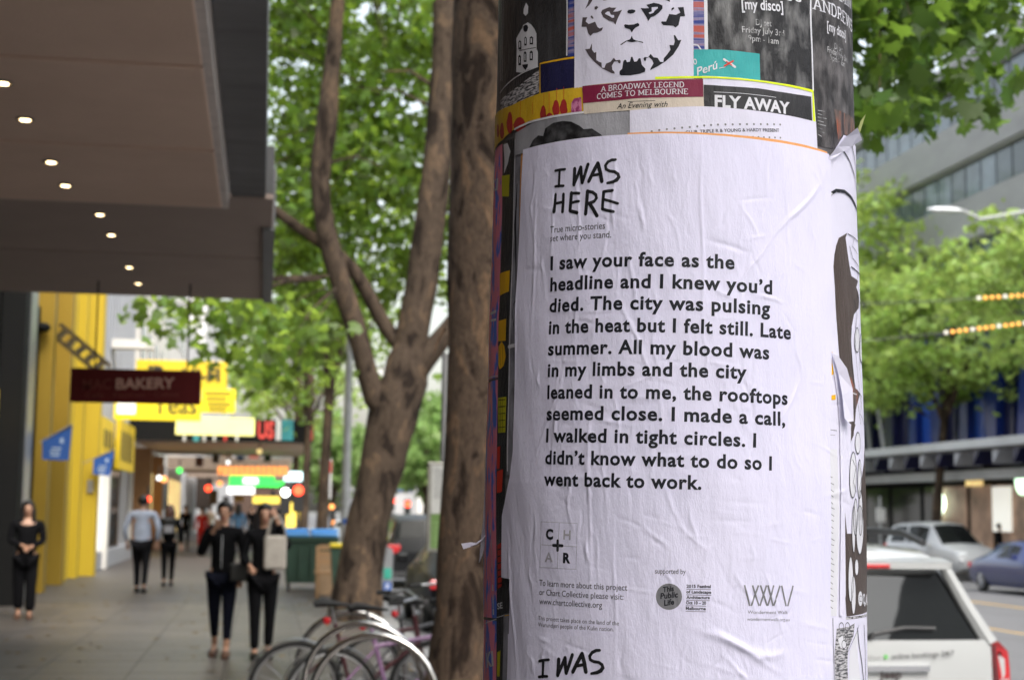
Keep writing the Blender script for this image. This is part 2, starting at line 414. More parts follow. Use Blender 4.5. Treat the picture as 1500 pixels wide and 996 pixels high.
# ---------------------------------------------------------------- paper and inks
def paper(name, col, rough=0.62, bump=0.35, bs=260, col2=None, pos=(0.35, 0.7), scale=3, stretch=(1, 1, 1), sheen=0.3, detail=4, third=None):
    M = bpy.data.materials.new(name); M.use_nodes = True; n = M.node_tree.nodes; l = M.node_tree.links; b = n['Principled BSDF']
    b.inputs['Roughness'].default_value = rough; b.inputs['Specular IOR Level'].default_value = sheen
    uv = n.new('ShaderNodeUVMap'); mp = n.new('ShaderNodeMapping'); mp.inputs['Scale'].default_value = stretch; l.new(uv.outputs[0], mp.inputs[0])
    no = n.new('ShaderNodeTexNoise'); no.inputs['Scale'].default_value = scale; no.inputs['Detail'].default_value = detail; l.new(mp.outputs[0], no.inputs['Vector'])
    cr = n.new('ShaderNodeValToRGB'); cr.color_ramp.elements[0].position = pos[0]; cr.color_ramp.elements[1].position = pos[1]
    cr.color_ramp.elements[0].color = tuple(col2 or [c*0.93 for c in col])+(1,); cr.color_ramp.elements[1].color = tuple(col)+(1,)
    if third:
        e = cr.color_ramp.elements.new((pos[0]+pos[1])/2+0.001); e.color = tuple(third)+(1,)
    l.new(no.outputs[0], cr.inputs[0]); l.new(cr.outputs[0], b.inputs['Base Color'])
    n2 = n.new('ShaderNodeTexNoise'); n2.inputs['Scale'].default_value = bs; n2.inputs['Detail'].default_value = 3; l.new(uv.outputs[0], n2.inputs['Vector'])
    n3 = n.new('ShaderNodeTexNoise'); n3.inputs['Scale'].default_value = 28; n3.inputs['Detail'].default_value = 5; n3.inputs['Roughness'].default_value = 0.7
    m3 = n.new('ShaderNodeMapping'); m3.inputs['Scale'].default_value = (2.2, 0.6, 1); l.new(uv.outputs[0], m3.inputs[0]); l.new(m3.outputs[0], n3.inputs['Vector'])
    b1 = n.new('ShaderNodeBump'); b1.inputs['Strength'].default_value = bump*0.5; b1.inputs['Distance'].default_value = 0.001; l.new(n2.outputs[0], b1.inputs['Height'])
    b2 = n.new('ShaderNodeBump'); b2.inputs['Strength'].default_value = bump; b2.inputs['Distance'].default_value = 0.012; l.new(n3.outputs[0], b2.inputs['Height']); l.new(b1.outputs[0], b2.inputs['Normal'])
    l.new(b2.outputs[0], b.inputs['Normal'])
    return M
pWhite = paper('white_paste_paper', (0.70, 0.68, 0.86), 0.65, 0.18, col2=(0.665, 0.65, 0.83), scale=5)
pWhite2 = paper('plain_white_paper', (0.69, 0.675, 0.82), 0.6, 0.15)
pBlack = paper('weathered_black_print', (0.018, 0.018, 0.02), 0.35, 0.4, col2=(0.045, 0.045, 0.05), scale=9, pos=(0.4, 0.8), detail=8)
pFlake = paper('flaking_black_print', (0.20, 0.20, 0.205), 0.45, 0.5, col2=(0.022, 0.022, 0.025), scale=26, pos=(0.47, 0.70), detail=12, stretch=(1.3, 0.55, 1))
pFlake2 = paper('flaking_black_print_side', (0.16, 0.15, 0.155), 0.45, 0.5, col2=(0.03, 0.028, 0.03), scale=30, pos=(0.42, 0.72), detail=12, stretch=(1.2, 0.6, 1))
pBluePink = paper('blue_and_pink_print', (0.85, 0.26, 0.38), 0.5, 0.15, col2=(0.10, 0.20, 0.75), pos=(0.44, 0.49), scale=16, stretch=(2.2, 0.75, 1), detail=4)
pNavy = paper('navy_print', (0.02, 0.02, 0.075), 0.35, 0.3, col2=(0.012, 0.012, 0.04))
pStripe = paper('striped_glossy_print', (0.45, 0.10, 0.08), 0.3, 0.2, col2=(0.03, 0.05, 0.25), third=(0.25, 0.22, 0.35), pos=(0.4, 0.6), scale=6, stretch=(1, 16, 1), detail=3)
pYel = paper('yellow_print', (0.62, 0.36, 0.015), 0.45, 0.25, col2=(0.66, 0.44, 0.03), scale=12)
pRed = paper('red_lantern_ink', (0.42, 0.03, 0.025), 0.45, 0.2, col2=(0.33, 0.03, 0.03), scale=30)
pPinkScr = paper('pink_scribble_ink', (0.55, 0.2, 0.35), 0.4, 0.2, col2=(0.3, 0.05, 0.15), scale=70, pos=(0.45, 0.55), stretch=(2, 1, 1))
pMaroon = paper('maroon_print', (0.21, 0.018, 0.055), 0.4, 0.2, col2=(0.17, 0.016, 0.05))
pCream = paper('cream_paper', (0.62, 0.54, 0.46), 0.6, 0.2)
pTeal = paper('teal_print', (0.03, 0.33, 0.34), 0.4, 0.2, col2=(0.05, 0.40, 0.40), scale=14)
pGrey = paper('grey_photo_print', (0.36, 0.36, 0.40), 0.5, 0.25, col2=(0.27, 0.27, 0.30), scale=8)
pDkGrey = paper('grey_side_paper', (0.30, 0.30, 0.36), 0.5, 0.25, col2=(0.12, 0.12, 0.14), scale=20, pos=(0.3, 0.62), stretch=(2, .8, 1))
pHair = paper('dark_hair_print', (0.10, 0.10, 0.11), 0.45, 0.2, col2=(0.012, 0.012, 0.014), scale=42, pos=(0.42, 0.75), detail=9)
pBall = paper('fine_line_engraving', (0.52, 0.51, 0.54), 0.5, 0.2, col2=(0.06, 0.06, 0.07), scale=70, pos=(0.42, 0.58), stretch=(1, 4.5, 1), detail=2)
pLime = paper('fluoro_yellow_paper', (0.72, 0.88, 0.02), 0.5, 0.1)
pOrange = paper('orange_paper', (0.78, 0.36, 0.12), 0.55, 0.2)
pBrown = paper('brown_ink', (0.062, 0.045, 0.04), 0.4, 0.25, col2=(0.085, 0.066, 0.06), scale=18, stretch=(4, .5, 1))
pTorn = paper('torn_layers', (0.30, 0.09, 0.05), 0.5, 0.5, col2=(0.05, 0.04, 0.045), third=(0.14, 0.10, 0.09), scale=22, pos=(0.4, 0.66), stretch=(3, .7, 1), detail=6)
pKraft = paper('old_paste_layers', (0.22, 0.21, 0.22), 0.6, 0.5, col2=(0.10, 0.095, 0.10), scale=16)
iBlack = paper('black_ink', (0.012, 0.013, 0.02), 0.5, 0.15)
iMark = paper('marker_ink', (0.012, 0.012, 0.015), 0.5, 0.3, col2=(0.05, 0.05, 0.055), scale=120, pos=(0.2, 0.42))
iSoft = paper('dark_grey_ink', (0.055, 0.055, 0.065), 0.5, 0.1, col2=(0.10, 0.10, 0.12), scale=60)
iGrey = paper('mid_grey_ink', (0.20, 0.20, 0.22), 0.5, 0.1)
iPale = paper('pale_grey_ink', (0.40, 0.39, 0.44), 0.5, 0.1)
iFade = paper('faded_dark_ink', (0.075, 0.06, 0.07), 0.5, 0.1)
iWhite = paper('white_ink', (0.68, 0.68, 0.74), 0.5, 0.1)
iWorn = paper('worn_white_ink', (0.5, 0.5, 0.52), 0.5, 0.2, col2=(0.12, 0.12, 0.125), scale=60, pos=(0.38, 0.56), detail=6)
iOlive = paper('olive_ink', (0.48, 0.46, 0.02), 0.5, 0.1)
iGold = paper('gold_ink', (0.75, 0.42, 0.015), 0.5, 0.1)
iRed = paper('red_ink', (0.62, 0.05, 0.03), 0.5, 0.1)
tape = mat('clear_tape', (0.9, 0.9, 0.92), rough=0.12, trans=1.0, var=0.02, bump=0.4, bscale=60, alpha=0.35)
# ---------------------------------------------------------------- the column itself
colm = mat('painted_column', (0.16, 0.155, 0.16), rough=0.8, scale=5, var=0.3, bump=0.4)
col_o = empty('poster_column', (COL.x, COL.y, 0), 'round street column plastered with layers of pasted posters', 'poster column')
n = 72
def cylmesh(name, r, z0, z1, m_, parent):
    v = [(r*math.cos(2*math.pi*i/n), r*math.sin(2*math.pi*i/n), z) for z in (z0, z1) for i in range(n)]
    f = [(i, (i+1) % n, n+(i+1) % n, n+i) for i in range(n)]+[tuple(reversed(range(n))), tuple(range(n, 2*n))]
    return mobj(name, v, f, m_, parent)
cylmesh('shaft', RC*0.958-0.004, 0.10, 3.6, colm, col_o)
cylmesh('plinth', RC+0.06, 0.003, 0.10, colm, col_o); cylmesh('cap', RC+0.08, 3.6, 3.78, colm, col_o)
def EL(v, a=-1.95): return (a*RC, cyl(712, v)[1])
def ER(v, a=1.95): return (a*RC, cyl(1265, v)[1])
def L_(px): return [tuple(cyl(*p)[:2]) if isinstance(p[0], (int, float)) and not isinstance(p, list) else tuple(p[0]) for p in px]
def S(name, px, layer, m_, label, cat='poster', group=None, parent=None):
    pts = []
    for p in px:
        if p[0] == 'L': pts.append(EL(p[1]))
        elif p[0] == 'R': pts.append(ER(p[1]))
        else: pts.append(tuple(cyl(*p)[:2]))
    return sheet(name, pts, layer, m_, label, cat, group, parent)
WHITE_E = 'thin coloured edges of older posters'
# undercoat of old paste right round the visible side
und = skin('old_paste', [EL(-60), ER(-60), ER(1080), EL(1080)], [(0, 1, 2, 3)], 0, pKraft, None, 0.01); und.parent = col_o; und.location = (0, 0, 0)
# ---- left flank
bp1 = S('blue_pink_poster', [('L', 212), (736, 211), (735, 312), (732, 425), (729.4, 480), (730, 553), ('L', 556)], 1, pBluePink, 'narrow blue and pink gig poster on the left edge, upper of three')
bp2 = S('blue_pink_poster', [('L', 560), (730, 556), (728, 637), (727, 700), (727, 905), ('L', 912)], 1, pBluePink, 'blue and pink gig poster on the left edge, middle of three')
bp3 = S('blue_pink_poster', [('L', 916), (727, 909), (726, 1040), ('L', 1050)], 1, pBluePink, 'blue and pink gig poster at the lower left edge with white KI')
for b_ in (bp1, bp2, bp3): b_['group'] = 'blue and pink posters down the left edge'
k = Ink()
k.line([(712, 555), (730, 550.5)], 1.5); k.build(1.5, iWhite, bp1, 'margin')
k = Ink(); k.line([(711, 913), (727, 906.5)], 1.5); k.text('BLOC', (723.5, 900), (719.5, 745), 6, .02); k.build(1.5, iWhite, bp2, 'lettering')
k = Ink(); k.text('KI', (713, 977), (723, 974), 22, .03); k.build(1.5, iWhite, bp3)
k = Ink(); k.text('KI', (722, 281), (729, 278), 16, .03); k.line([(719, 460), (726, 456)], 5); k.line([(719, 470), (726, 468)], 4); k.build(1.5, iWhite, bp1)
lan = S('lantern_poster', [(737.5, 208), (753, 203), (750, 369), (745, 480), (743, 620), (740, 700), (738, 760), (738, 1050), (727, 1050), (727.5, 700), (730, 553), (730, 480), (733, 425), (736, 312)], 1.05, pBlack, 'narrow strip of black poster with yellow and olive lanterns at left edge')
k = Ink(); k.poly([(735, 258), (746.5, 256), (745, 288), (735, 288)]); k.poly([(730, 583), (742, 581), (741, 633), (730, 634)]); k.poly([(728.5, 955), (733, 952), (732, 990), (728, 990)]); k.build(1.6, iOlive, lan, 'lantern', split=True)
k = Ink(); k.poly([(732, 401), (747, 396), (746, 427), (732, 433)]); k.poly([(730, 470), (742, 467), (741, 499), (730, 500)])
k.poly([(730.5, 508), (735, 500), (739, 507), (741, 522), (738, 536), (733, 541), (730.5, 534)]); k.build(1.6, iGold, lan, 'lantern', split=True)
k = Ink(); k.poly([(728.5, 655), (733, 653), (732, 686), (728.5, 687)]); k.poly([(728.5, 690), (737, 687), (735, 720), (728.5, 722)]); k.poly([(729, 798), (735.5, 794), (735, 858), (729, 862)]); k.build(1.6, iRed, lan, 'lantern', split=True)
k = Ink()
for y in (585, 595, 605, 615, 625): k.line([(731, y+1), (741, y)], 1.1)
for x in (734, 737.5): k.line([(x, 583), (x-.5, 632)], .9)
for x in (734, 737.5): k.line([(x-1.5, 505), (x, 536)], .8)
for y in (805, 815, 825, 835, 845, 855): k.line([(729.5, y), (735.5, y-2)], 2.0)
k.build(2.0, iBlack, lan, 'lantern_ribs')
k = Ink(); k.line([(727.5, 904), (737, 901)], 1.2); k.text('SE', (728.5, 892), (736, 890), 9, .02); k.build(1.6, iWhite, lan)
k = Ink(); k.poly([(738, 212), (744, 210), (748, 222), (744, 240), (738, 255), (739, 235)]); k.build(1.6, iWhite, lan, 'white_shape')
g1 = S('grey_photo_poster', [(755.5, 200), (778, 196), (775, 480), (770, 690), (742.5, 696), (745, 560), (747, 480), (752, 369)], 1.9, pDkGrey, 'grey photographic poster showing as a strip left of the big white poster')
k = Ink(); k.line([(755, 204), (752.5, 330), (749, 450), (746, 560), (744, 690)], 2.4); k.line([(746, 508), (762, 504)], 6); k.build(2.3, iWhite, g1, 'margin')
k = Ink(); k.line([(754, 478), (751.5, 462), (753, 446), (757, 440)], 1.2); k.line([(758, 270), (755, 330), (757, 410)], [2, 6, 3]); k.build(2.3, iBlack, g1, 'drawn_line')
og = S('orange_paper_edge', [(764, 226), (771, 223), (768, 300), (765, 400), (762, 480), (757.5, 480), (760, 380), (762, 300)], 2.6, pOrange, 'thin orange paper edge showing left of the big white poster', 'paper strip')
# ---- top left
dk = S('building_poster', [(729, -40), (846, -62), (846, 130), (733, 172)], 1, pBlack, 'black poster with a white ornate house facade and flame')
k = Ink()
bq = [(164+0, 480), (168, 330), (165, 260), (178, 235), (190, 215), (205, 190), (212, 170), (240, 150), (262, 165), (285, 195), (298, 225), (300, 330), (308, 345), (308, 445), (250, 462), (200, 485)]
k.poly([(720+x/4.53, y/4.53) for x, y in bq]); k.poly([(720+x/4.53, y/4.53) for x, y in [(228, 20), (242, 45), (240, 90), (226, 108), (212, 92), (214, 60)]])
for x in (735.5, 738): k.line([(x, -30), (x-1, 60), (x-2, 120)], 1.1)
k.line([(831, -30), (830.5, 82)], 2.3); k.build(1.6, iWhite, dk, 'house_print')
k = Ink()
W_ = lambda pts: k.poly([(720+x/4.53, y/4.53) for x, y in pts])
for (x, y, w, h) in ((190, 300, 20, 60), (228, 275, 16, 60), (266, 270, 22, 55), (188, 400, 18, 70), (226, 378, 18, 72), (266, 370, 20, 66)):
    W_([(x-w/2, y+h/2), (x-w/2, y-h/3), (x, y-h/2), (x+w/2, y-h/3), (x+w/2, y+h/2)])
W_([(212, 180), (222, 168), (238, 168), (244, 185), (238, 210), (224, 216), (214, 204)]); W_([(205, 432), (245, 428), (243, 445), (228, 468), (212, 450)])
k.line([(720+185/4.53, 340/4.53), (720+296/4.53, 318/4.53)], 1); k.build(2.1, iBlack, dk, 'house_windows')
k = Ink()
for x, y, w, h in ((190, 300, 8, 36), (228, 275, 6, 36), (266, 272, 9, 30), (188, 402, 6, 40), (226, 382, 7, 44), (266, 374, 8, 36)):
    W_([(x-w/2, y+h/2), (x-w/2, y-h/2), (x+w/2, y-h/2), (x+w/2, y+h/2)])
k.build(2.5, iWhite, dk, 'house_panes')
st = S('striped_poster', [(833, -60), (846, -62), (848, 95), (832, 90)], 1.8, pStripe, 'sliver of striped multicolour poster left of the lion poster')
ball = S('engraved_poster', [(734, 148), (760, 127), (790, 103), (790, 137), (734, 175)], 2.0, pBall, 'grey finely engraved poster curving under the house poster')
k = Ink(); k.line([(733.5, 137), (745, 122), (765, 108), (789, 98)], 1.6); k.build(2.6, iWhite, ball, 'margin')
nv = S('navy_poster', [(790, 92), (846, 82), (848, 140), (790, 145)], 2.1, pNavy, 'small dark navy poster with a yellow border')
k = Ink(); k.line([(791.5, 138), (791.5, 94), (841, 85)], 3.2); k.build(2.6, iGold, nv, 'border')
lt = S('lantern_street_poster', [('L', 190), (726, 172), (750, 155), (790, 138), (853, 128), (856, 165), (790, 175), (756, 188), (738, 205), ('L', 222)], 3, pYel, 'yellow poster with hanging red lanterns wrapped round the left side')
k = Ink()
def lantern(cx, cy, rx, ry):
    k.poly([(cx+rx*math.cos(t*math.pi/8)*(1 if math.sin(t*math.pi/8) > 0 else .8), cy+ry*math.sin(t*math.pi/8)) for t in range(16)])
for a in ((762, 183, 9.5, 11), (748, 180, 4.5, 16), (737, 192, 3.5, 12), (731, 192, 2, 10), (797, 167, 5, 12), (806.5, 172, 6, 6), (816, 159, 5.5, 12), (827, 158, 6, 12)): lantern(*a)
k.build(3.6, pRed, lt, 'lantern', split=True)
k = Ink()
for x, y0, y1 in ((798, 137, 155), (806, 136, 166), (817, 130, 147), (827, 128, 146), (763, 148, 172), (781, 150, 168)): k.line([(x, y0), (x, y1)], .8)
k.build(3.7, iRed, lt, 'strings')
k = Ink(); k.poly([(838, 152), (842, 145), (852, 143), (853, 164), (838, 166)]); k.build(3.8, pPinkScr, lt, 'scribble')
hr = S('portrait_poster', [(756, 196), (782, 180), (858, 167), (925, 164), (924, 205), (768, 225), (755, 228)], 3.9, pGrey, 'grey portrait poster showing only the top of dark hair')
k = Ink(); k.poly([(774, 222), (782, 206), (790, 199), (797, 200), (800, 189), (812, 181), (826, 178), (838, 179), (850, 185), (856, 190), (868, 189), (880, 197), (890, 206), (860, 212), (810, 220)]); k.build(4.4, pHair, hr, 'hair_print', split=True)
k = Ink(); k.line([(755, 190), (775, 180), (800, 174), (858, 165), (924, 161)], 3.4); k.build(4.5, iWhite, hr, 'margin')
# ---- top middle
stt = S('striped_poster', [(1012, -60), (1032, -60), (1034, 100), (1014, 98)], 1.8, pStripe, 'sliver of striped multicolour poster right of the lion poster')
k = Ink(); k.line([(1010, 69), (1016, 66), (1022, 67), (1027, 74)], 2.2); k.build(2.3, iWhite, stt, 'ring')
lion = S('lion_face_poster', [(842, -65), (1015, -62), (1016, 128), (842, 130)], 3.0, pWhite2, 'white poster with a black stencil lion face, cut by top edge')
kb, kf = Ink(), Ink()
Q = lambda pts: [(840+x/7.663, y/7.663) for x, y in pts]
kf.poly(Q([(315,150),(330,120),(380,100),(410,88),(430,95),(485,93),(450,140),(500,135),(548,115),(500,215),(475,285),(455,255),(400,238),(340,200)]))
kb.poly(Q([(755,95),(800,100),(850,98),(820,60),(880,45),(900,38),(960,50),(1000,70),(1000,105),(960,150),(920,180),(870,200),(838,245),(825,205),(790,150)]))
kb.poly(Q([(605,135),(620,118),(660,112),(695,120),(697,135),(680,152),(640,160),(612,152)]))
kb.poly(Q([(568,295),(580,278),(620,285),(680,280),(722,264),(740,275),(738,298),(700,315),(675,340),(656,372),(635,335),(580,318)]))
kb.poly(Q([(656,405),(672,445),(700,460),(780,478),(785,490),(720,470),(660,480),(600,470),(535,515),(530,505),(590,465),(630,450),(645,435)]))
kf.poly(Q([(112,205),(165,203),(145,250),(180,280),(250,252),(275,310),(300,328),(338,315),(325,350),(270,375),(230,380),(200,412),(175,385),(155,310),(100,308)]))
kf.poly(Q([(140,108),(165,50),(180,5),(185,-60),(235,-60),(215,20),(185,65)])); kf.poly(Q([(243,115),(245,85),(270,75),(285,90),(265,115)])); kf.poly(Q([(200,190),(215,182),(235,215),(220,220),(203,205)]))
kb.poly(Q([(1170,92),(1235,88),(1252,190),(1200,195),(1180,290),(1145,318),(1120,298),(1010,290),(985,262),(990,248),(1040,250),(1075,165),(1150,175),(1200,150)]))
kb.poly(Q([(1098,130),(1102,100),(1130,88),(1130,108)])); kb.poly(Q([(1030,5),(1020,-60),(1070,-60),(1085,30)])); kf.poly(Q([(338,15),(350,-60),(390,-60),(378,10)]))
kb.poly(Q([(1125,405),(1140,402),(1175,460),(1212,455),(1180,530),(1120,620),(1040,690),(950,750),(862,795),(870,770),(900,720),(885,680),(850,650),(820,660),(815,690),(795,690),(788,665),(800,648),(840,650),(868,612),(900,650),(945,655),(975,700),(1010,705),(1015,660),(1050,620),(1090,565),(1078,512),(1125,515),(1138,470)]))
kf.poly(Q([(215,492),(215,565),(240,600),(262,590),(262,680),(290,700),(320,710),(322,765),(350,770),(370,720),(420,700),(458,655),(480,685),(520,678),(535,690),(530,720),(510,715),(500,695),(460,700),(435,745),(440,790),(465,815),(465,835),(430,825),(330,775),(240,700),(180,630),(140,562),(190,555)]))
kb.poly(Q([(575,680),(590,678),(605,705),(635,700),(650,645),(665,645),(685,700),(715,695),(735,660),(755,662),(770,735),(810,780),(805,812),(740,835),(640,852),(540,852),(520,840),(522,805),(550,780),(562,700)]))
kb.build(3.6, iBlack, lion, 'face_print'); kf.build(3.6, iFade, lion, 'faded_face_print')
k = Ink(); k.poly(Q([(360,160),(385,140),(410,140),(425,175),(460,178),(462,205),(440,210),(410,190),(365,168)])); k.poly(Q([(880,90),(945,85),(950,100),(910,130),(900,150),(860,165),(845,150),(880,135)])); k.build(4.1, pWhite2, lion, 'eye_highlights', split=True)
dj = S('disco_poster', [(1031, -62), (1190, -62), (1192, 140), (1112, 125), (1034, 120)], 2.0, pFlake, 'weathered black poster reading my disco, flaking near the bottom')
k = Ink(); k.line([(1033, -40), (1034.5, 73)], 5.5); k.line([(1187, -40), (1187, 20), (1189, 80), (1190, 133)], 3.6); k.build(2.6, iWhite, dj, 'margin')
k = Ink(); k.text('[my disco]', (1086.5, 14), (1147, 18), 16, .02); k.text('S', (1165, 2), (1174, 4), 12, .03); k.text('S', (1153, 1), (1161, 2), 12, .03); k.build(2.6, iWhite, dj)
k = Ink(); k.text('DJ set', (1107, 37.5), (1130, 39.5), 9.5, .005); k.text('Friday July 3rd', (1087, 48), (1148.5, 54), 9.5, .005); k.text('9pm - 1am', (1096, 60.5), (1140, 65.5), 9.5, .005); k.build(2.6, iWorn, dj)
tl = S('teal_poster', [(1016, 73.5), (1060, 74), (1112.5, 79.5), (1113.5, 119), (1060, 115), (1016, 114)], 2.9, pTeal, 'torn teal flyer with handwritten Peru and a small red cross')
k = Ink(); k.text('Perú', (1021, 112), (1053, 100.5), 12, .012, .35); k.text('o', (1017, 96), (1022, 94), 13, .01, .3)
k.line([(1053, 101), (1062, 99)], 1.1); k.line([(1060, 88), (1076, 99)], 3.6); k.build(3.5, iWhite, tl)
k = Ink(); k.line([(1060, 98), (1074, 90)], 2.5); k.line([(1063, 91), (1072, 97)], 1.5); k.build(3.9, iRed, tl, 'cross')
an = S('andrews_poster', [(1190, -62), ('R', -10), ('R', 225), (1196, 214), (1191, 134)], 1.4, pFlake2, 'worn black poster lettered ANDREWS on the right side of the column')
k = Ink(); k.line([(1249.5, -30), (1250.5, 60), (1252.5, 160)], 1.2)
k.text('ANDREWS', (1189.5, 13.5), (1247.5, 48), 17, serif=True); k.text('[my disco]', (1211, 45), (1239, 59), 14, .01); k.build(2.0, iWhite, an)
k = Ink(); k.text('JAMIN', (1216, -3), (1246, 14), 17, serif=True); k.build(2.0, iWhite, an)
k = Ink(); k.text('DJ set', (1222, 72), (1234, 78), 9); k.text('Friday July 3rd', (1212, 77), (1241, 93), 9); k.text('9pm - 1am', (1216, 88), (1238, 100), 9)
for i in range(8): k.line([(1197, 162+i*5.0), (1197+(11, 8, 13, 9, 12, 7, 10, 6)[i], 164+i*5.2)], 1.0)
k.build(2.0, iWorn, an)
# layered strips under the big poster
fl = S('flyaway_poster', [(1028, 112), (1112, 118), (1190, 133), (1194, 181), (1150, 172), (1028, 160)], 3.3, pWhite2, 'poster strip reading FLY AWAY in white on black')
k = Ink(); k.poly(dens([(1030.5, 125), (1110, 130), (1186.5, 142.5), (1188.5, 179), (1110, 166), (1030.5, 158)], 3)); k.build(3.8, pBlack, fl, 'black_band')
k = Ink(); k.text('FLY AWAY', (1046.5, 157.2), (1155.8, 167.8), 17.5, .035); k.line([(1045, 135.8), (1090, 138), (1136, 143.5)], .7); k.build(4.3, iWhite, fl)
yl = S('fluoro_paper_edge', [(960, 113.5), (1000, 112.6), (1042, 113), (1112, 118.3), (1189.5, 133), (1192.8, 179.5), (1189.5, 179), (1187.8, 136), (1112, 120.8), (1042, 115.6), (1000, 115.6), (960, 117)], 4.4, pLime, 'fluorescent yellow paper edge around the FLY AWAY strip', 'paper strip')
br = S('broadway_poster', [(854, 127), (940, 119), (1029.5, 116.5), (1031, 160), (940, 162), (856, 168)], 4.6, pCream, 'maroon and cream strip reading A BROADWAY LEGEND COMES TO MELBOURNE')
k = Ink(); k.poly(dens([(854, 127), (940, 119), (1029.5, 116.7), (1029.8, 142.8), (940, 144.5), (855, 152)], 3)); k.build(5.1, pMaroon, br, 'maroon_band')
k = Ink(); k.text('A BROADWAY LEGEND', (880.5, 135.3), (1001.9, 128.9), 7.6, serif=True); k.text('COMES TO MELBOURNE', (875.3, 146.2), (1007.7, 139), 7.6, serif=True); k.build(5.6, iWhite, br)
k = Ink(); k.text('An Evening with', (904, 160.5), (978, 157.5), 8.5, .005, .3); k.line([(920, 150), (960, 148.5)], .7); k.build(5.1, iBlack, br)
wd = S('presents_poster', [(923, 163), (1030, 156.8), (1112, 164), (1193, 179.5), (1195.5, 222), (1100, 214), (923, 212)], 5.6, pWhite2, 'white poster strip with rows of grey dots above the big poster')
k = Ink()
d0, d1 = cyl(955, 193.8), cyl(1141, 183.5)
dr = [(955,193.6),(966,191.8),(977,190.6),(988,189.5),(999,188.4),(1010,187.5),(1021,186.4),(1031,185),(1041,184.2),(1051,183.6),(1062,183.3),(1072.5,183.2),(1083,183),(1093,183),(1103,183),(1113,183),(1122.5,183.2),(1132,183.3),(1141,183.6)]
for u, v in dr: k.dot(u, v, 1.7)
for i in range(7): k.dot(1093.8+i*7.9*1.0, 201.3+i*.25, 1.5)
k.build(6.1, iGrey, wd, 'dots')
k = Ink(); k.text('CLUB, TRIPLE R & YOUNG & HARDY PRESENT', (1004, 197.6), (1139.6, 194.4), 4.9, .02); k.build(6.1, iSoft, wd)
oe = S('orange_paper_edge', [(920, 195.6), (1024, 195.2), (1126, 204.2), (1180, 214), (1209, 223.5), (1209, 235), (1126, 215), (1024, 205), (920, 204)], 6.5, pOrange, 'thin orange paper edge above the big white poster', 'paper strip')
# ---- right flank
rp = S('illustrated_poster', [(1205, 235), (1216, 228), (1229, 209), (1236, 198), (1247, 203), ('R', 232), ('R', 908), (1205, 905)], 2.2, pWhite2, 'brown and white poster of drawn balloon-like figures on the right side')
q4 = lambda pts: [(1150+x/3.32, 180+y/3.32) for x, y in pts]; q5 = lambda pts: [(1180+x/3.32, 480+y/3.32) for x, y in pts]; q6 = lambda pts: [(1180+x/3.89, 740+y/3.89) for x, y in pts]
k = Ink(); k.poly(q4([(245,600),(260,560),(300,535),(292,560),(300,620),(310,690),(320,745),(350,770),(342,800),(358,850),(355,900),(330,930),(318,996),(315,1060),(325,1160),(338,1280),(342,1400),(330,1520),(310,1560),(290,1500),(275,1300),(262,1150),(252,996),(245,900),(240,800),(232,700),(237,640)]))
k.poly(q5([(190,450),(240,470),(215,560),(205,600),(190,720),(185,860),(200,1000),(262,1000),(255,800),(285,600),(285,560),(297,560),(300,1000),(300,1420),(200,1425),(182,1200),(170,900),(165,600)]))
k.build(2.75, pBrown, rp, 'brown_print')
k = Ink()
def blob(q, cx, cy, rx, ry, ink): ink.poly(q([(cx+rx*math.cos(t*math.pi/8), cy+ry*math.sin(t*math.pi/8)) for t in range(16)]))
def ringb(q, cx, cy, rx, ry, ink, w): ink.line(q([(cx+rx*math.cos(t*math.pi/8), cy+ry*math.sin(t*math.pi/8)) for t in range(16)]), w, True)
bl5 = ((226,715,17,112),(259,735,9,95),(250,560,14,52),(240,920,9,90),(264,900,8,110),(245,60,14,60),(268,100,8,70))
bl6 = ((272,135,9,135),(305,140,19,140),(252,420,14,130),(287,352,10,48),(268,510,13,110))
for b_ in bl5: blob(q5, *b_, k)
for b_ in bl6: blob(q6, *b_, k)
blob(q6, 308, 530, 12, 42, k); k.build(3.3, iWhite, rp, 'white_figures', split=True)
k = Ink()
for b_ in bl5: ringb(q5, *b_, k, 1.7)
for b_ in bl6: ringb(q6, *b_, k, 1.2)
k.line(q5([(222,640),(240,680),(226,750),(244,800)]), 1.3); k.line(q5([(255,660),(268,720),(256,800)]), 1.3); k.line(q4([(330,860),(345,930),(335,1000)]), 1.8); k.line(q4([(345,840),(368,900),(360,1010)]), 1.6)
for c in (((215,330),(350,440),12),): pass
k.line(q4([(275,130),(310,185),(335,270),(352,370),(358,480)]), 3.0); k.line(q4([(318,100),(335,190),(348,300),(358,400)]), 3.2)
k.line(q4([(215,350),(245,330),(285,335),(320,370),(345,430),(356,500)]), 5.5)
k.line(q4([(300,540),(330,560),(352,590),(356,640)]), 1.4); k.line(q4([(310,600),(325,660),(350,700),(345,760)]), 1.6); k.line(q4([(318,700),(340,720),(357,740)]), 2); k.line(q4([(330,560),(322,600),(345,640)]), 1.2); k.line(q4([(352,770),(348,850),(362,930)]), 1.2)
k.line(q5([(217,0),(215,60),(222,200),(245,330),(265,470)]), 1.2); k.line(q5([(240,0),(235,90),(250,250),(268,400)]), 1.0); k.line(q5([(262,60),(255,180),(268,300)]), 1.0); k.line(q5([(268,20),(272,150),(280,300)]), 1.2); k.line(q5([(245,300),(268,340),(262,420),(280,470)]), 1.4)
k.line(q6([(303,515),(313,515),(313,545),(303,545)]), 1.2, True); tag(k.build(3.8, iBlack, rp, 'drawn_outlines'), kind='stuff')
k = Ink(); k.poly(q4([(216,344),(222,338),(228,346),(221,354)]))
for i in range(7): k.dot(*q4([(228+i*18, 345+(i*i*2.2)-8*i*(i < 3))])[0], .9)
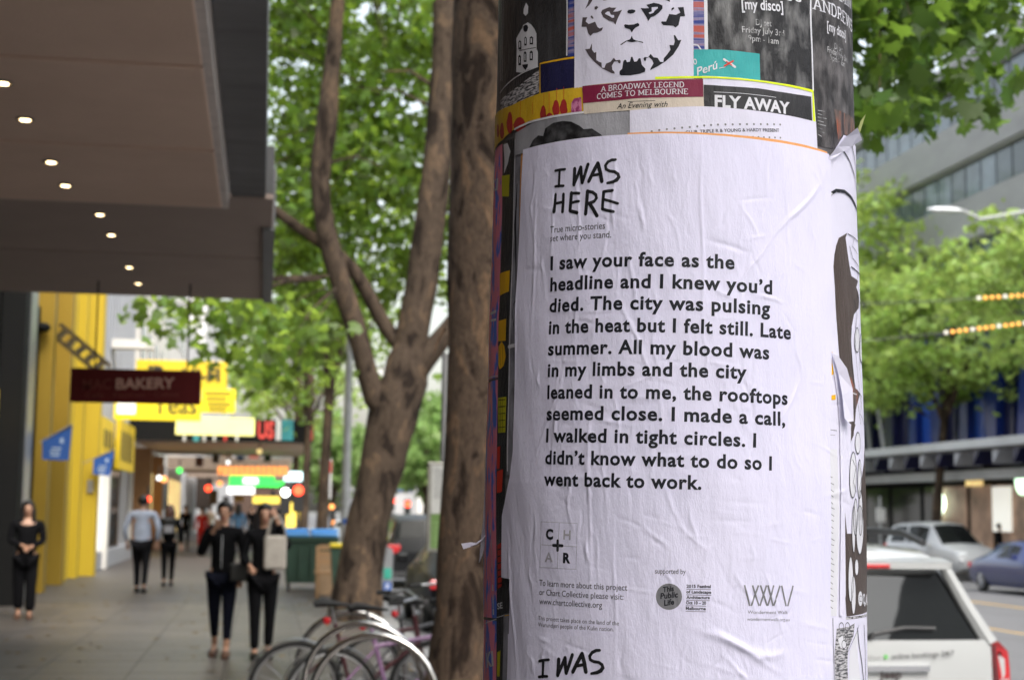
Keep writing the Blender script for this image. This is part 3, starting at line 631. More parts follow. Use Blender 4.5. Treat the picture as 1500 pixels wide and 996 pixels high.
k.text('Q.A', q6([(320, 560)])[0], q6([(343, 566)])[0], 16, .03); k.build(4.3, iWhite, rp, 'white_marks')
fold = S('folded_paper_strip', q5([(118,120),(140,125),(165,190),(185,300),(195,455),(215,470),(205,700),(185,900),(190,1300),(175,1400),(160,1400),(165,900),(160,480),(150,350)]), 4.6, pWhite2, 'folded white paper strip peeling beside the brown illustrated poster', 'paper strip')
gp = S('dark_paper_gap', q5([(112,120),(145,130),(150,350),(150,600),(160,900),(158,1720),(100,1720),(105,900),(108,590)]), 1.9, pBlack, 'dark older poster showing in the gap right of the big white poster')
k = Ink(); k.poly(q5([(120,115),(131,120),(133,225),(118,235)])); k.poly(q5([(115,330),(142,325),(142,350),(118,352)])); k.build(2.8, iGold, gp, 'gold_strip', split=True)
k = Ink(); k.poly(q5([(112,590),(150,590),(160,900),(150,1400),(110,1400)])); k.build(2.8, iWhite, gp, 'pale_paper')
k = Ink()
for i in range(22): k.line(q5([(112, 720+i*30), (128+(i*7) % 9, 728+i*30+(i*5) % 11)]), 1.1)
k.line(q5([(112,495),(148,500)]), .8); k.line(q5([(112,520),(140,522)]), .6); k.build(3.3, iGrey, gp, 'torn_print')
lp = S('lower_illustrated_poster', [(1215, 905), ('R', 896), ('R', 1075), (1210, 1075)], 2.9, pWhite2, 'lower right poster with looped black line drawing')
k = Ink(); k.line([(1239, 905), (1268, 900)], 4); k.poly(q6([(175,700),(245,690),(275,670),(270,740),(240,820),(235,900),(240,1010),(165,1010),(160,850)])); k.build(3.4, pBall, lp, 'engraving')
k = Ink(); k.line(q6([(290,700),(300,800),(315,900),(325,1000)]), 3.4); k.line(q6([(235,840),(300,680)]), 1.0); k.line(q6([(325,680),(330,820),(335,1000)]), 2.2)
for cx, cy in ((200,690),(235,690),(225,750),(215,790),(245,730)): k.line(q6([(cx+13*math.cos(t), cy+24*math.sin(t)) for t in [j*math.pi/5 for j in range(11)]]), 1.3)
k.line(q6([(152,640),(158,1010)]), 1.2); tag(k.build(3.9, iSoft, lp, 'drawn_outlines'), kind='stuff')
k = Ink(); k.poly(q6([(205,740),(225,770),(230,820),(195,810),(180,760)])); k.poly(q6([(250,830),(290,700),(292,850),(308,1010),(240,1010)])); k.build(3.8, iWhite, lp, 'white_shapes')
# peeled corner at the top right of the illustrated poster
def curl(name, px, lift, m_, label, cat, layer=6):
    v = poly_px(px); P = on_col(v, layer); P = np.array([p-np.array([COL.x, COL.y, 0]) for p in P]); Q_ = []
    for p, lf in zip(P, lift):
        d_ = np.array([p[0], p[1], 0]); d_ /= np.linalg.norm(d_); Q_.append(p+d_*lf)
    bk = [tuple(np.array(q)-np.array([er.x, er.y, 0])*0.0012) for q in Q_]
    nn = len(Q_); f = [tuple(t) for t in tessellate_polygon([[Vector((a, b, 0)) for a, b in v]])]
    f += [tuple(nn+i for i in reversed(t)) for t in f]+[(i, (i+1) % nn, (i+1) % nn+nn, i+nn) for i in range(nn)]
    o = mobj(name, Q_+bk, f, m_, None, False); o.location = (COL.x, COL.y, 0); return tag(o, label, cat)
curl('peeled_corner', [(1210, 232), (1218, 217), (1226, 203), (1235, 190), (1243, 197), (1251, 206), (1240, 215), (1228, 224), (1219, 231), (1213, 236)], [.001, .008, .014, .024, .018, .010, .008, .005, .003, .001], pWhite2, 'white paper corner peeling away at the upper right of the column', 'paper scrap')
curl('peeled_flap', q5([(118,125),(135,140),(160,200),(182,300),(190,455),(170,460),(158,440),(152,330),(140,220)]), [.001,.006,.012,.014,.012,.010,.008,.006,.003], pWhite2, 'white paper flap lifting from a gap right of the big poster', 'paper scrap', 7)
curl('paper_spike', [(1252, 208), (1255, 192), (1258, 178), (1261, 168), (1259, 186), (1258, 205)], [.001, .004, .01, .02, .012, .003], mat('pale_green_paper', (0.45, 0.5, 0.2)), 'thin pale green torn paper spike on the right edge', 'paper scrap', 3)
tr = S('torn_brown_layers', [(1222, 160), ('R', 170), ('R', 236), (1251, 206), (1236, 196), (1228, 205)], 1.9, pTorn, 'torn brown and red paper layers above the peeled corner', 'paper scrap')
tr2 = S('torn_brown_patch', q5([(180,230),(215,240),(235,290),(260,320),(240,400),(215,450),(195,460),(185,400)]), 3.6, pTorn, 'small torn patch showing brown layers in the illustrated poster', 'paper scrap')
k = Ink(); k.line(q5([(215,315),(216,450)]), 1.4); k.line(q5([(215,315),(245,325)]), 1.4); k.build(4.2, iWhite, tr2, 'white_edge')
# ---- the two big white posters
MAINP = [(769, 220), (887, 200), (922.7, 197.7), (1024.7, 198), (1126.7, 208.3), (1211, 226.5), (1214, 232), (1217, 390), (1215.5, 519), (1213, 655), (1214, 800), (1214, 952), (990, 946), (748, 936), (750, 848), (737.5, 845), (737.5, 755), (742, 733), (749, 700), (754, 660), (757, 559), (758, 480), (762, 369)]
main = S('story_poster', MAINP, 7.0, pWhite, 'large white wrinkled poster telling a short story in bold black lines')
low = S('lower_story_poster', [(747, 928), (860, 928), (990, 934), (1110, 939), (1213, 944), (1214, 1075), (744, 1075)], 7.6, pWhite, 'second large white poster below, only its top line in view')
q = lambda pts: [(780+x/5.859, 210+y/5.859) for x, y in pts]
HAND = [([(210,240),(250,232),(292,228)],3.2),([(247,235),(243,300),(240,373)],3.6),([(208,375),(245,370),(280,370)],3.2),
 ([(374,225),(372,300),(368,360)],4.8),([(368,360),(398,285),(426,212)],4.2),([(426,212),(430,280),(438,342)],4.6),([(438,342),(465,262),(488,186)],4.2),
 ([(494,332),(530,255),(570,176)],4.6),([(570,178),(590,255),(603,332)],4.8),([(522,282),(598,268)],3.6),
 ([(720,147),(690,148),(655,165),(634,198),(640,228),(670,244),(712,250),(740,270),(748,295),(730,322),(698,338),(650,346)],[3.2,3.6,3.8,3.8,3.8,3.6,3.6,4,4.6,4.6,4,3]),
 ([(210,445),(206,520),(202,592)],4.4),([(279,442),(276,520),(271,592)],4.2),([(206,522),(276,508)],3.4),
 ([(346,430),(340,510),(334,582)],4.4),([(342,435),(375,432),(410,434)],3.6),([(340,518),(375,506),(407,502)],3.4),([(334,584),(362,592),(394,600)],4.2),
 ([(482,416),(474,510),(464,610)],4.6),([(482,418),(525,425),(553,448),(558,475),(540,502),(500,518),(476,522)],4.0),([(498,520),(530,570),(560,626)],4.6),
 ([(620,422),(612,500),(608,568)],3.8),([(618,420),(655,414),(696,410)],3.6),([(614,484),(670,500),(740,522)],3.2),([(608,568),(650,582),(702,592)],3.6)]
k = Ink()
for pts, w in HAND: k.line(q(pts), [t*1.3 for t in w] if isinstance(w, list) else w*1.3)
k.build(7.6, iMark, main, 'handwritten_title')
k = Ink()
for pts, w in HAND[:11]: k.line([(x-22.5+(y-210)*-.01, y+716.5) for x, y in q(pts)], [t*1.3 for t in w] if isinstance(w, list) else w*1.3)
k.build(8.2, iMark, low, 'handwritten_title')
LINES = [('I saw your face as the', 808.8, 396, 1074.7, 394.7), ('headline and I knew you’d', 808, 426.9, 1128.8, 431.5), ('died. The city was pulsing', 806.7, 457.6, 1125.9, 462.0),
 ('in the heat but I felt still. Late', 806, 489.5, 1156, 497.2), ('summer. All my blood was', 805.3, 520.5, 1124.8, 526.4), ('in my limbs and the city', 804.8, 552, 1092, 555.2),
 ('leaned in to me, the rooftops', 804, 584, 1151.5, 592.8), ('seemed close. I made a call,', 802.7, 615.2, 1148, 623.5), ('I walked in tight circles. I', 801.9, 647.2, 1105.9, 654.7),
 ('didn’t know what to do so I', 800.8, 679.2, 1128.8, 688.3), ('went back to work.', 799.2, 710.7, 1026.7, 716.5)]
for b_, x0, y0, x1, y1 in LINES:
    k = Ink(); k.text(b_, (x0, y0), (x1, y1), 20.8, 0.029, space=1.09); k.build(7.55, iBlack, main, 'story_line')
k = Ink(); T = k.text
T('True micro-stories', (808.7, 342.3), (887.5, 335.8), 10.2, .002); T('set where you stand.', (809, 354.8), (896.4, 348.8), 10.2, .002)
T('To learn more about this project', (792.9, 857), (919.6, 864.4), 9.4, .002); T('or Chart Collective please visit:', (792.9, 870.6), (914.2, 877.8), 9.4, .002)
T('www.chartcollective.org', (792.9, 884), (883.3, 889.8), 9.4, .002); T('supported by', (960, 839.4), (1004, 840.3), 8, .002)
tag(k.build(7.55, iSoft, main, 'small_print'), kind='stuff')
k = Ink(); T = k.text; T('This project takes place on the land of the', (791.6, 907.2), (907.7, 915.2), 6.6, -.004); T('Wurundjeri people of the Kulin nation.', (791.6, 916.8), (900, 923.9), 6.6, -.004); tag(k.build(7.55, iSoft, main, 'small_print'), kind='stuff')
k = Ink(); T = k.text; T('C', (802.3, 788.6), (813, 789.2), 14.5, .05); T('R', (827.3, 823.4), (837.8, 824), 14.5, .05); k.line([(819.8, 791.6), (819.6, 805.6)], 4.6); k.line([(813.3, 798.3), (826.2, 798.9)], 4.6); k.build(7.6, iBlack, main, 'logo_letters')
k = Ink(); k.text('H', (827.7, 789.3), (838, 789.9), 14, .02); k.text('A', (800.5, 822), (812.5, 822.7), 14, .02); k.build(7.6, iPale, main, 'logo_letters')
k = Ink(); k.line([(795.4, 763.9), (847.8, 766.2), (846, 833.3), (793.4, 830.5)], .55, True); k.line([(821.9, 765), (819.1, 832)], .5); k.line([(794.7, 797.3), (847.3, 800.4)], .5); k.build(7.6, iGrey, main, 'logo_frame')
k = Ink(); c0 = (979.9, 873.2); k.poly([(c0[0]+18.9*math.cos(t*math.pi/14), c0[1]+19.2*math.sin(t*math.pi/14)) for t in range(28)]); k.build(7.5, iGrey, main, 'round_logo')
k = Ink(); T = k.text; T('This', (972, 866.8), (987.6, 864.6), 8, .03, .2); T('Public', (967.5, 876.4), (993.6, 873.8), 8.5, .03, .2); T('Life', (973, 886.6), (988, 884.2), 8.5, .03, .2); k.build(8.05, iBlack, main, 'round_logo_lettering')
k = Ink(); T = k.text
for b_, x0, y0, x1, y1 in (('2015 Festival', 1005.3, 860, 1040.4, 860.4), ('of Landscape', 1005, 868, 1041, 868.8), ('Architecture', 1005, 876.2, 1038.8, 876.6), ('Oct 10 – 20', 1004.5, 884, 1033.5, 884.6), ('Melbourne', 1004.2, 892.2, 1032.9, 892.8)):
    T(b_, (x0, y0), (x1, y1), 4.6, .03); k.line([(x0, y0+2.3), (x1, y1+2.4)], .6)
k.build(7.6, iSoft, main, 'festival_lettering')
k = Ink(); q8 = lambda pts: [(940+x/5.081, 800+y/5.081) for x, y in pts]
for a, b_ in (((758,286),(797,440)), ((862,288),(808,440)), ((818,288),(866,440)), ((920,288),(874,440)), ((876,288),(926,440)), ((972,288),(930,440)), ((930,288),(968,440)), ((1018,290),(972,440)), ((1030,290),(1062,442)), ((1112,290),(1074,442))):
    k.line(q8([a, b_]), 2.6)
k.build(7.6, iGrey, main, 'ribbon_logo')
k = Ink(); T = k.text; T('Wonderment Walk', (1093.9, 898), (1151.8, 898.4), 5, .0); T('wondermentwalk.org.au', (1093, 908.2), (1154, 909), 5, -.003); tag(k.build(7.6, iGrey, main, 'small_print'), kind='stuff')
k = Ink(); k.poly([(740.5, 848), (749.5, 847), (749, 897), (740, 898)]); bs = S('black_strip', [(740.5, 848), (749.5, 847), (749, 897), (740, 898)], 4.0, pBlack, 'small black paper rectangle at the lower left of the big poster', 'paper strip')
bs2 = S('grey_strip', [(738, 899), (748.5, 898), (748, 1050), (736, 1050)], 3.2, pDkGrey, 'grey paper strip below the small black rectangle at lower left', 'paper strip')
k = Ink(); k.line([(740, 901.5), (747.5, 900)], 1.6); k.build(3.8, iGold, bs2, 'gold_line')
# paper tie fluttering on the left
b = MB(); tp = [PY(u, v, COL.y+0.02) for u, v in ((716, 778), (706, 790), (697, 797), (690, 799))]
b.tube(tp, [.003, .003, .005, .004], 6, flat=.4); e_ = [PY(u, v, COL.y+0.02) for u, v in ((676, 796), (690, 794), (701, 795), (692, 800), (679, 804))]
b.prism(e_, (0, .004, 0)); o = b.build('paper_tie', pWhite2, None, origin=(COL.x, COL.y, 0)); tag(o, 'torn white paper tie fluttering off the left side of the column', 'paper scrap')
b = MB(); e_ = [PY(u, v, COL.y+0.02) for u, v in ((715, 640), (712, 660), (710, 720), (708, 760), (704, 800), (702, 824), (707, 812), (713, 790), (717, 740), (718, 690), (719, 645))]
b.prism(e_, (0, .004, 0)); o = b.build('torn_strip', paper('grey_torn_paper', (.3, .3, .36)), None, origin=(COL.x, COL.y, 0)); tag(o, 'grey torn paper strip hanging down the left edge of the column', 'paper scrap')
# ================================================================== ground, road, pavements
mPave = mat('bluestone_paving', (0.085, 0.075, 0.068), rough=0.5, scale=.9, var=0.22, col2=(.066, .06, .057), bump=0.25, bscale=30)
mPaver = mat('bluestone_paver', (0.082, 0.068, 0.057), rough=0.42, scale=1.1, var=0.2, col2=(.062, .054, .048), bump=0.25, bscale=30, rnd=0.22)
mJoint = mat('paving_joint', (0.05, 0.048, 0.045), rough=0.9)
mRoad = mat('asphalt', (0.13, 0.13, 0.135), rough=0.8, scale=0.8, var=0.15, bump=0.5, bscale=60)
mKerb = mat('kerb_stone', (0.19, 0.19, 0.185), rough=0.7, scale=3)
mLineW = mat('white_road_paint', (0.75, 0.75, 0.72), rough=0.6); mLineY = mat('yellow_road_paint', (0.62, 0.38, 0.06), rough=0.6)
mGround = mat('city_ground', (0.13, 0.13, 0.12), rough=0.9, scale=0.05)
KX, FX, BX = 2.0, 24.4, 28.5            # near kerb, far kerb, far building line
def rz(x): return -0.15-0.015*(x-KX)
b = MB(); b.add([(-900,-600,-0.75),(900,-600,-0.75),(900,1500,-0.75),(-900,1500,-0.75)], [(0,1,2,3)]); tag(b.build('ground', mGround), kind='structure')
b = MB(); b.prism([(KX-.02,-40,-0.74),(FX,-40,-0.74),(FX,-40,rz(FX)),(KX-.02,-40,rz(KX))], (0, 460, 0)); tag(b.build('road', mRoad), kind='structure')
PV = tag(MB().box(-4.9, KX-.30, -40, 420, -0.73, -0.006).build('pavement', mPave), kind='structure')
b = MB(); b.box(KX-.30, KX, -40, 420, -.73, 0.0); tag(b.build('kerb', mKerb), kind='structure')
FZ = rz(FX)+.14
b = MB(); b.box(FX, BX+.2, -40, 420, -.73, FZ); tag(b.build('far_pavement', mPave), kind='structure')
PV.data.materials[0] = mPave
jb = MB().box(-4.88, KX-.302, 9.0, 27.3, -0.0058, -0.003).build('joint_bed', mJoint, PV)
bm_ = MB().box(-.448, .448, -.298, .298, -.012, 0, 0.003); pm_ = None
nx, n0 = 7, 0
for j in range(30):
    for i in range(nx):
        x = -4.42+i*0.905+(0.45 if j % 2 else 0)*0; y = 9.3+j*0.605
        if j % 2: x += 0.0
        if pm_ is None:
            pm_ = bm_.build('paver', mPaver, PV); o = pm_
        else: o = pm_.copy(); C.objects.link(o)
        o.location = (x+(.0 if j % 2 else -.0), y, 0.0005+rng.uniform(-.0012, .0012))
# blown leaves and gum spots on the paving
lr = np.random.default_rng(21); lb_ = MB(); gb_s = MB()
for _ in range(260):
    x_, y_ = lr.uniform(-4, 1.9), lr.uniform(10, 34); a_ = lr.uniform(0, 6.28); s_ = lr.uniform(.03, .07)
    if lr.random() < .45: x_ = lr.uniform(.6, 1.95)
    lb_.add([(x_+s_*math.cos(a_+t)*q_, y_+s_*math.sin(a_+t)*q_, .006+.008*(i % 2)) for i, (t, q_) in enumerate(((0, 1), (.9, .6), (1.8, .9), (3.1, .5), (4.2, .9), (5.3, .6)))], [(0, 1, 2), (0, 2, 3), (0, 3, 4), (0, 4, 5)])
for _ in range(420):
    x_, y_ = lr.uniform(-4.2, 1.7), lr.uniform(9.5, 27); s_ = lr.uniform(.012, .03); gb_s.add([(x_+s_*math.cos(t*1.05), y_+s_*math.sin(t*1.05)*.8, .0022) for t in range(6)], [tuple(range(6))])
tag(lb_.build('leaf_litter', mat('dry_leaf', (.20, .13, .04), rough=.8, var=.4)), 'small dry leaves scattered over the footpath', 'leaf litter', kind='stuff'); tag(gb_s.build('gum_spots', mat('gum_spot', (.03, .028, .026), rough=.8)), 'dark gum spots dotted over the footpath', 'gum', kind='stuff')
# lane markings
def rline(x0, x1, y0, y1, m_, nm):
    b = MB(); b.add([(x0,y0,rz(x0)+.004),(x1,y0,rz(x1)+.004),(x1,y1,rz(x1)+.004),(x0,y1,rz(x0)+.004)], [(0,1,2,3)]); return tag(b.build(nm, m_), kind='structure')
for k_ in range(24): rline(8.6, 8.72, 4+k_*7, 7+k_*7, mLineW, 'lane_marking')
rline(16.7, 16.85, -20, 300, mLineY, 'tram_lane_line'); rline(12.6, 12.7, -20, 300, mLineY, 'tram_lane_line'); rline(4.6, 4.7, -20, 300, mLineW, 'parking_line')
# ================================================================== left side: stepped canopies
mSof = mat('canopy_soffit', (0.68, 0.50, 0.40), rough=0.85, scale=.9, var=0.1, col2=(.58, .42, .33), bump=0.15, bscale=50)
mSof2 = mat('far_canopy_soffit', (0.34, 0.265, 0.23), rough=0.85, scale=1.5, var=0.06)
mFas = mat('dark_fascia', (0.115, 0.115, 0.12), rough=0.7, scale=1.2, var=0.25, stretch=(1, 4, 1))
mRec = mat('dark_recess', (0.02, 0.02, 0.02), rough=0.9)
mLamp = mat('downlight_glow', (1.0, 0.74, 0.40), var=0, emit=4.5)
mRim = mat('downlight_rim', (0.16, 0.14, 0.12), rough=0.5, metal=0.3)
def canopy(name, x0, x1, y0, y1, z, seams, m_, label, lamps):
    r = empty(name, ((x0+x1)/2, (y0+y1)/2, z), label, 'canopy', 'stepped canopies over the left footpath')
    off = Vector(r.location); ys = [y0]+seams+[y1]
    for a, c in zip(ys[:-1], ys[1:]):
        b = MB().box(x0, x1, a+(.035 if a != y0 else 0), c-(.035 if c != y1 else 0), z, z+.05, .012); b.build('soffit_panel', m_, r, origin=off).location = (0, 0, 0)
        if c != y1: MB().box(x0, x1, c-.035, c+.035, z+.02, z+.05).build('seam', m_, r, origin=off).location = (0, 0, 0)
    MB().box(x0, x1, y0, y1, z+.05, z+.42).build('canopy_body', mFas, r, origin=off).location = (0, 0, 0)
    for (lx, ly) in lamps:
        d = MB().ring((lx, ly, z-.004), (0,0,1), .044, .008, 20, 6).build('downlight', mRim, r, origin=off); d.location = (0, 0, 0)
        MB().disc((lx, ly, z-.006), (0,0,1), .029, .008, 16).build('lamp', mLamp, d, origin=off).location = (0, 0, 0)
    return r
Z1, Z2 = CAM.z+2.17, CAM.z+2.35
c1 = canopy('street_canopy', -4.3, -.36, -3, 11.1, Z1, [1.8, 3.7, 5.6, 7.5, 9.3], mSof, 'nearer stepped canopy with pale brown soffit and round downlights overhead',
    [(-1.39, y) for y in (3.2, 4.4, 6.1, 7.2, 7.97, 8.72, 9.79, 10.5)])
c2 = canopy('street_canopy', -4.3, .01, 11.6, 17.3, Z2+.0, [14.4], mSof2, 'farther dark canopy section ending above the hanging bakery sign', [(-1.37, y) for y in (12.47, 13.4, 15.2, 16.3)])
ed = MB().box(-.36, -.315, -3, 11.16, Z1+.012, Z1+.5).build('edge_trim', mat('pale_edge_trim', (.6, .53, .5), rough=.7), c1, origin=Vector(c1.location)); ed.location = (0, 0, 0)
bb = MB().box(-.31, -.05, -3, 12.35, Z2+.02, Z2+.55).build('outer_beam', mFas, c1, origin=Vector(c1.location)); bb.location = (0, 0, 0)
bb = MB().box(-.07, .03, 12.75, 17.35, Z2-.03, Z2+.5).build('outer_edge', mat('grey_edge', (.2, .2, .205), rough=.7), c2, origin=Vector(c2.location)); bb.location = (0, 0, 0)
bb = MB().box(-.28, -.04, 12.36, 12.74, Z2+.06, Z2+.5).build('gap_recess', mRec, c2, origin=Vector(c2.location)); bb.location = (0, 0, 0)
# hanging bakery sign
mMar = mat('dark_red_sign', (0.12, 0.012, 0.012), rough=0.6, spec=.2, var=.1); mBkT = mat('faded_sign_letters', (0.60, 0.34, 0.26), rough=.6); mBkR = mat('dull_red_letters', (0.20, 0.035, 0.02), rough=.6)
YB = 16.2; p0, p1 = PY(101.5, 588, YB), PY(295, 543.5, YB)
sg = empty('hanging_sign', ((p0.x+p1.x)/2, YB, p1.z), 'dark red hanging sign with pale BAKERY lettering under the canopy', 'sign')
o = MB().box(p0.x, p1.x, YB, YB+.10, p0.z, p1.z, .01).build('sign_board', mMar, sg, origin=sg.location); o.location = (0, 0, 0)
for u in (138, 274):
    q_ = PY(u, 540, YB); MB().tube([(q_.x, YB+.05, p1.z), (q_.x, YB+.05, Z2+.01)], .009, 6).build('hanging_rod', mRec, sg, origin=sg.location).location = (0, 0, 0)
def stext(body, u0, v0, u1, v1, Y, h, m_, parent, bold=.02, push=-.012, name='lettering'):
    o = flat_text(body, PY(u0, v0, Y), PY(u1, v1, Y), (0, push, 0), h*Y/2225*1.0, m_, parent, bold, name)
    if parent: o.data.transform(Matrix.Translation(-Vector(parent.location)))
    return o
stext('BAKERY', 169.5, 570.5, 256, 569, YB, 16, mBkT, sg, .03); stext('MAC', 121, 571, 163, 570, YB, 15, mBkR, sg, .01)
stext('Cafe · Pastries · Cakes', 125, 582.5, 262, 580.5, YB, 7, mBkR, sg, .0)
# ================================================================== left facades
mYel = mat('yellow_cladding', (0.58, 0.42, 0.02), rough=0.6, scale=1.4, var=.08, stretch=(1, 1, .12), col2=(.48, .33, .015)); mYelShade = mat('shaded_yellow_cladding', (0.30, 0.19, 0.012), rough=0.6, scale=.8, var=.1, stretch=(1, 1, .2))  # second yellow is the same cladding with shade put into its colour
mBlk = mat('black_metal', (0.005, 0.005, 0.005), rough=0.7, spec=.2); mGlass = mat('shop_glass', (0.03, 0.035, 0.035), rough=0.06, spec=.8, var=.3, scale=.8); mSteel = mat('brushed_steel', (0.45, 0.45, 0.46), rough=0.35, metal=.7, scale=3)
def part(b, name, m_, root, smooth=False):
    o = b.build(name, m_, root, smooth, origin=Vector(root.location)); o.location = (0, 0, 0); return o
def bx(name, m_, root, *a): return part(MB().box(*a), name, m_, root)
nb = empty('corner_shop', (-5, 20, 0), 'dark glazed shopfront with black column at far left', 'building')
bx('wall', mRec, nb, -9, -4.42, -3, 26.6, 0.0, 9)
bk_ = empty('street_block', (-12, -30, 0), 'grey shop block continuing behind the camera on the left', 'building'); bx('wall', mFas, bk_, -18, -4.4, -60, -3.4, 0, 14)
bk_ = empty('street_block', (36, 0, 0), 'pale office block across the street behind the camera', 'building'); bx('wall', mat('pale_block', (.4, .4, .4)), bk_, 28.6, 42, -60, 29, -.5, 19)
for k_ in range(9): bx('window', mGlass, nb, -4.42, -4.36, 1+k_*2.8, 3.6+k_*2.8, .1, 3.7)
bx('column', mBlk, nb, -4.36, -3.98, 26.0, 26.5, 0, 6.5); bx('trim', mSteel, nb, -4.34, -4.02, 26.9, 27.6, 0, 6.2)
bx('reflected_sign', mat('yellow_sign_reflection', (.7, .5, .03), rough=.4, emit=.15), nb, -4.40, -4.33, 25.0, 25.9, 2.7, 3.5)  # a sign's reflection in the shop glass, made as a glowing yellow panel
ys_ = empty('yellow_shop', (-5, 33, 0), 'bright yellow shop facade with tall stepped vertical fins', 'building')
bx('wall', mYel, ys_, -9, -4.62, 26.7, 38.0, 0, 8.6)
for (y, x1, d, m_, zt) in ((28.3, -4.32, .3, mYel, 8.4), (30.0, -4.06, .45, mYelShade, 8.4), (31.6, -4.3, .3, mYel, 8.5), (33.0, -4.10, .45, mYelShade, 8.5), (34.9, -4.25, .3, mYel, 8.5), (36.2, -4.17, .4, mYel, 8.6), (37.3, -3.90, .5, mYel, 8.6)):
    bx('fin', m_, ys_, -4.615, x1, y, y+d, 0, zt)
for y in (28.8, 30.6, 32.0, 33.6): bx('window', mGlass, ys_, -4.617, -4.57, y, y+.95, .15, 3.1)
bx('door_strip', mBlk, ys_, -4.40, -4.30, 29.75, 29.9, 0, 5.4); part(MB().ball((-4.25, 29.8, 5.0), (.16, .16, .1)), 'wall_lamp', mBlk, ys_)
bx('notice_plate', mSteel, ys_, -4.12, -3.98, 37.25, 37.285, 1.95, 2.25)
a0, a1 = PY(84, 484, 31), PY(152, 541, 31)
sk = empty('tilted_bracket', a0, 'bronze tilted bracket frame on the yellow facade above the bakery sign', 'bracket')
d_ = (a1-a0)/2; mBr = mat('bronze_metal', (.10, .075, .04), rough=.35, metal=.6)
for o_ in (-.09, .09): part(MB().obox((a0+a1)/2+Vector((o_, 0, o_)), d_, (0, .35, 0), (.03, 0, .03)), 'rail', mBr, sk)
for t in (.1, .3, .5, .7, .9): part(MB().obox(a0+(a1-a0)*t, (.09, 0, .09), (0, .3, 0), d_*.03), 'slat', mBr, sk)
# blue pennants
mBlue = mat('blue_flag', (0.012, 0.075, 0.30), rough=.7, var=.1); mFlT = mat('flag_print', (.35, .45, .62), rough=.7); mPole = mat('flag_pole', (.35, .33, .3), rough=.4, metal=.4)
for (pts, Y, pole, lb) in (([(62,643.5),(105.5,622.5),(101,674.5),(62,673)], 29, [(58,648),(106,621)], 'larger blue pennant on a wall pole beside the black column'), ([(137,671.5),(167.5,659),(161,697),(136,694.5)], 37, [(118,680),(168,658)], 'smaller blue pennant further along the yellow wall')):
    q_ = [PY(u, v, Y) for u, v in pts]; fl_ = empty('pennant', q_[0], lb, 'flag', 'blue pennants on the yellow shop wall')
    part(MB().prism([p+Vector((0, .03*math.sin(i*2), 0)) for i, p in enumerate(q_)], (0, .012, 0)), 'cloth', mBlue, fl_)
    part(MB().tube([PY(u, v, Y) for u, v in pole], .014, 6), 'pole', mPole, fl_)
    cx, cy = sum(p[0] for p in pts)/4, sum(p[1] for p in pts)/4; k_ = 29/Y
    for i, (dx, dy, w) in enumerate(((8, -8, 5), (0, 3, 13), (-2, 8, 14), (-2, 13, 12))):
        c_ = PY(cx+dx*k_, cy+dy*k_, Y-.012); part(MB().obox(c_, (w*k_*Y/4450, 0, 0), (0, .004, 0), (0, 0, (3.5 if i == 0 else 1.3)*k_*Y/2225)), 'print_mark', mFlT, fl_)
# buildings further along on the left
mGryCl = mat('grey_corrugated_cladding', (.33, .34, .37), rough=.6, scale=3, var=.15, stretch=(1, 6, .1)); mCream = mat('cream_render', (.68, .66, .62), rough=.8, scale=.6, var=.08)
mWin = mat('upper_window', (.08, .09, .10), rough=.1, spec=.7); mWhLit = mat('lit_shop_white', (.9, .88, .8), var=.05, emit=.3); mWarm = mat('warm_shop_light', (1, .62, .25), var=.3, scale=2, emit=.4)
gb = empty('grey_shop', (-5, 45, 0), 'grey clad building just past the yellow shop', 'building')
bx('wall', mGryCl, gb, -10, -4.4, 38.2, 52, 0, 13)
for k_ in range(16): bx('rib', mGryCl, gb, -4.4, -4.33, 38.3+k_*.85, 38.6+k_*.85, 3.6, 12.8)
bx('shopfront', mWhLit, gb, -4.395, -4.2, 38.3, 41.5, .5, 3.1); bx('pillar', mCream, gb, -4.395, -4.05, 41.6, 42.1, 0, 3.3); bx('shopfront', mGlass, gb, -4.395, -4.25, 42.2, 47, .4, 3.0)
bx('stall_riser', mGryCl, gb, -4.395, -4.15, 38.3, 51.5, 0, .45)
bx('ledge', mCream, gb, -4.39, -3.2, 44, 44.6, 6.1, 6.35)
cb = empty('cream_building', (-5, 64, 0), 'cream rendered building with upper windows behind the yellow signs', 'building')
bx('wall', mCream, cb, -12, -4.3, 52.2, 82, 0, 15)
for z_ in (6, 9.3, 12.4):
    for k_ in range(9): bx('window', mWin, cb, -4.3, -4.26, 53.3+k_*3.2, 54.9+k_*3.2, z_, z_+1.9)
bx('shopfront', mWarm, cb, -4.29, -4.2, 53, 60, .5, 2.9); bx('shopfront', mGlass, cb, -4.29, -4.2, 61, 70, .5, 2.9); bx('shopfront', mWarm, cb, -4.29, -4.2, 71, 80, .5, 2.9)
mOrP = mat('orange_brown_pillar', (.30, .15, .06), rough=.6); bx('pillar', mOrP, cb, -4.29, -3.75, 52.3, 53, 0, 3.6); bx('pillar', mOrP, cb, -4.29, -3.85, 60.2, 60.8, 0, 3.6)
fbx = empty('far_left_terrace', (-6, 120, 0), 'pale terrace buildings far along the left side', 'building')
mPaleB = mat('pale_far_render', (.58, .57, .56), rough=.85, scale=.4)
for i, (y0, y1, h) in enumerate(((82.3, 110, 12), (110.3, 140, 17), (140.3, 230, 13))):
    bx('wall', mPaleB, fbx, -14, -4.4, y0, y1, 0, h)
    for k_ in range(6): bx('window', mWin, fbx, -4.4, -4.36, y0+2+k_*4, y0+4+k_*4, 5.5, 7.5)
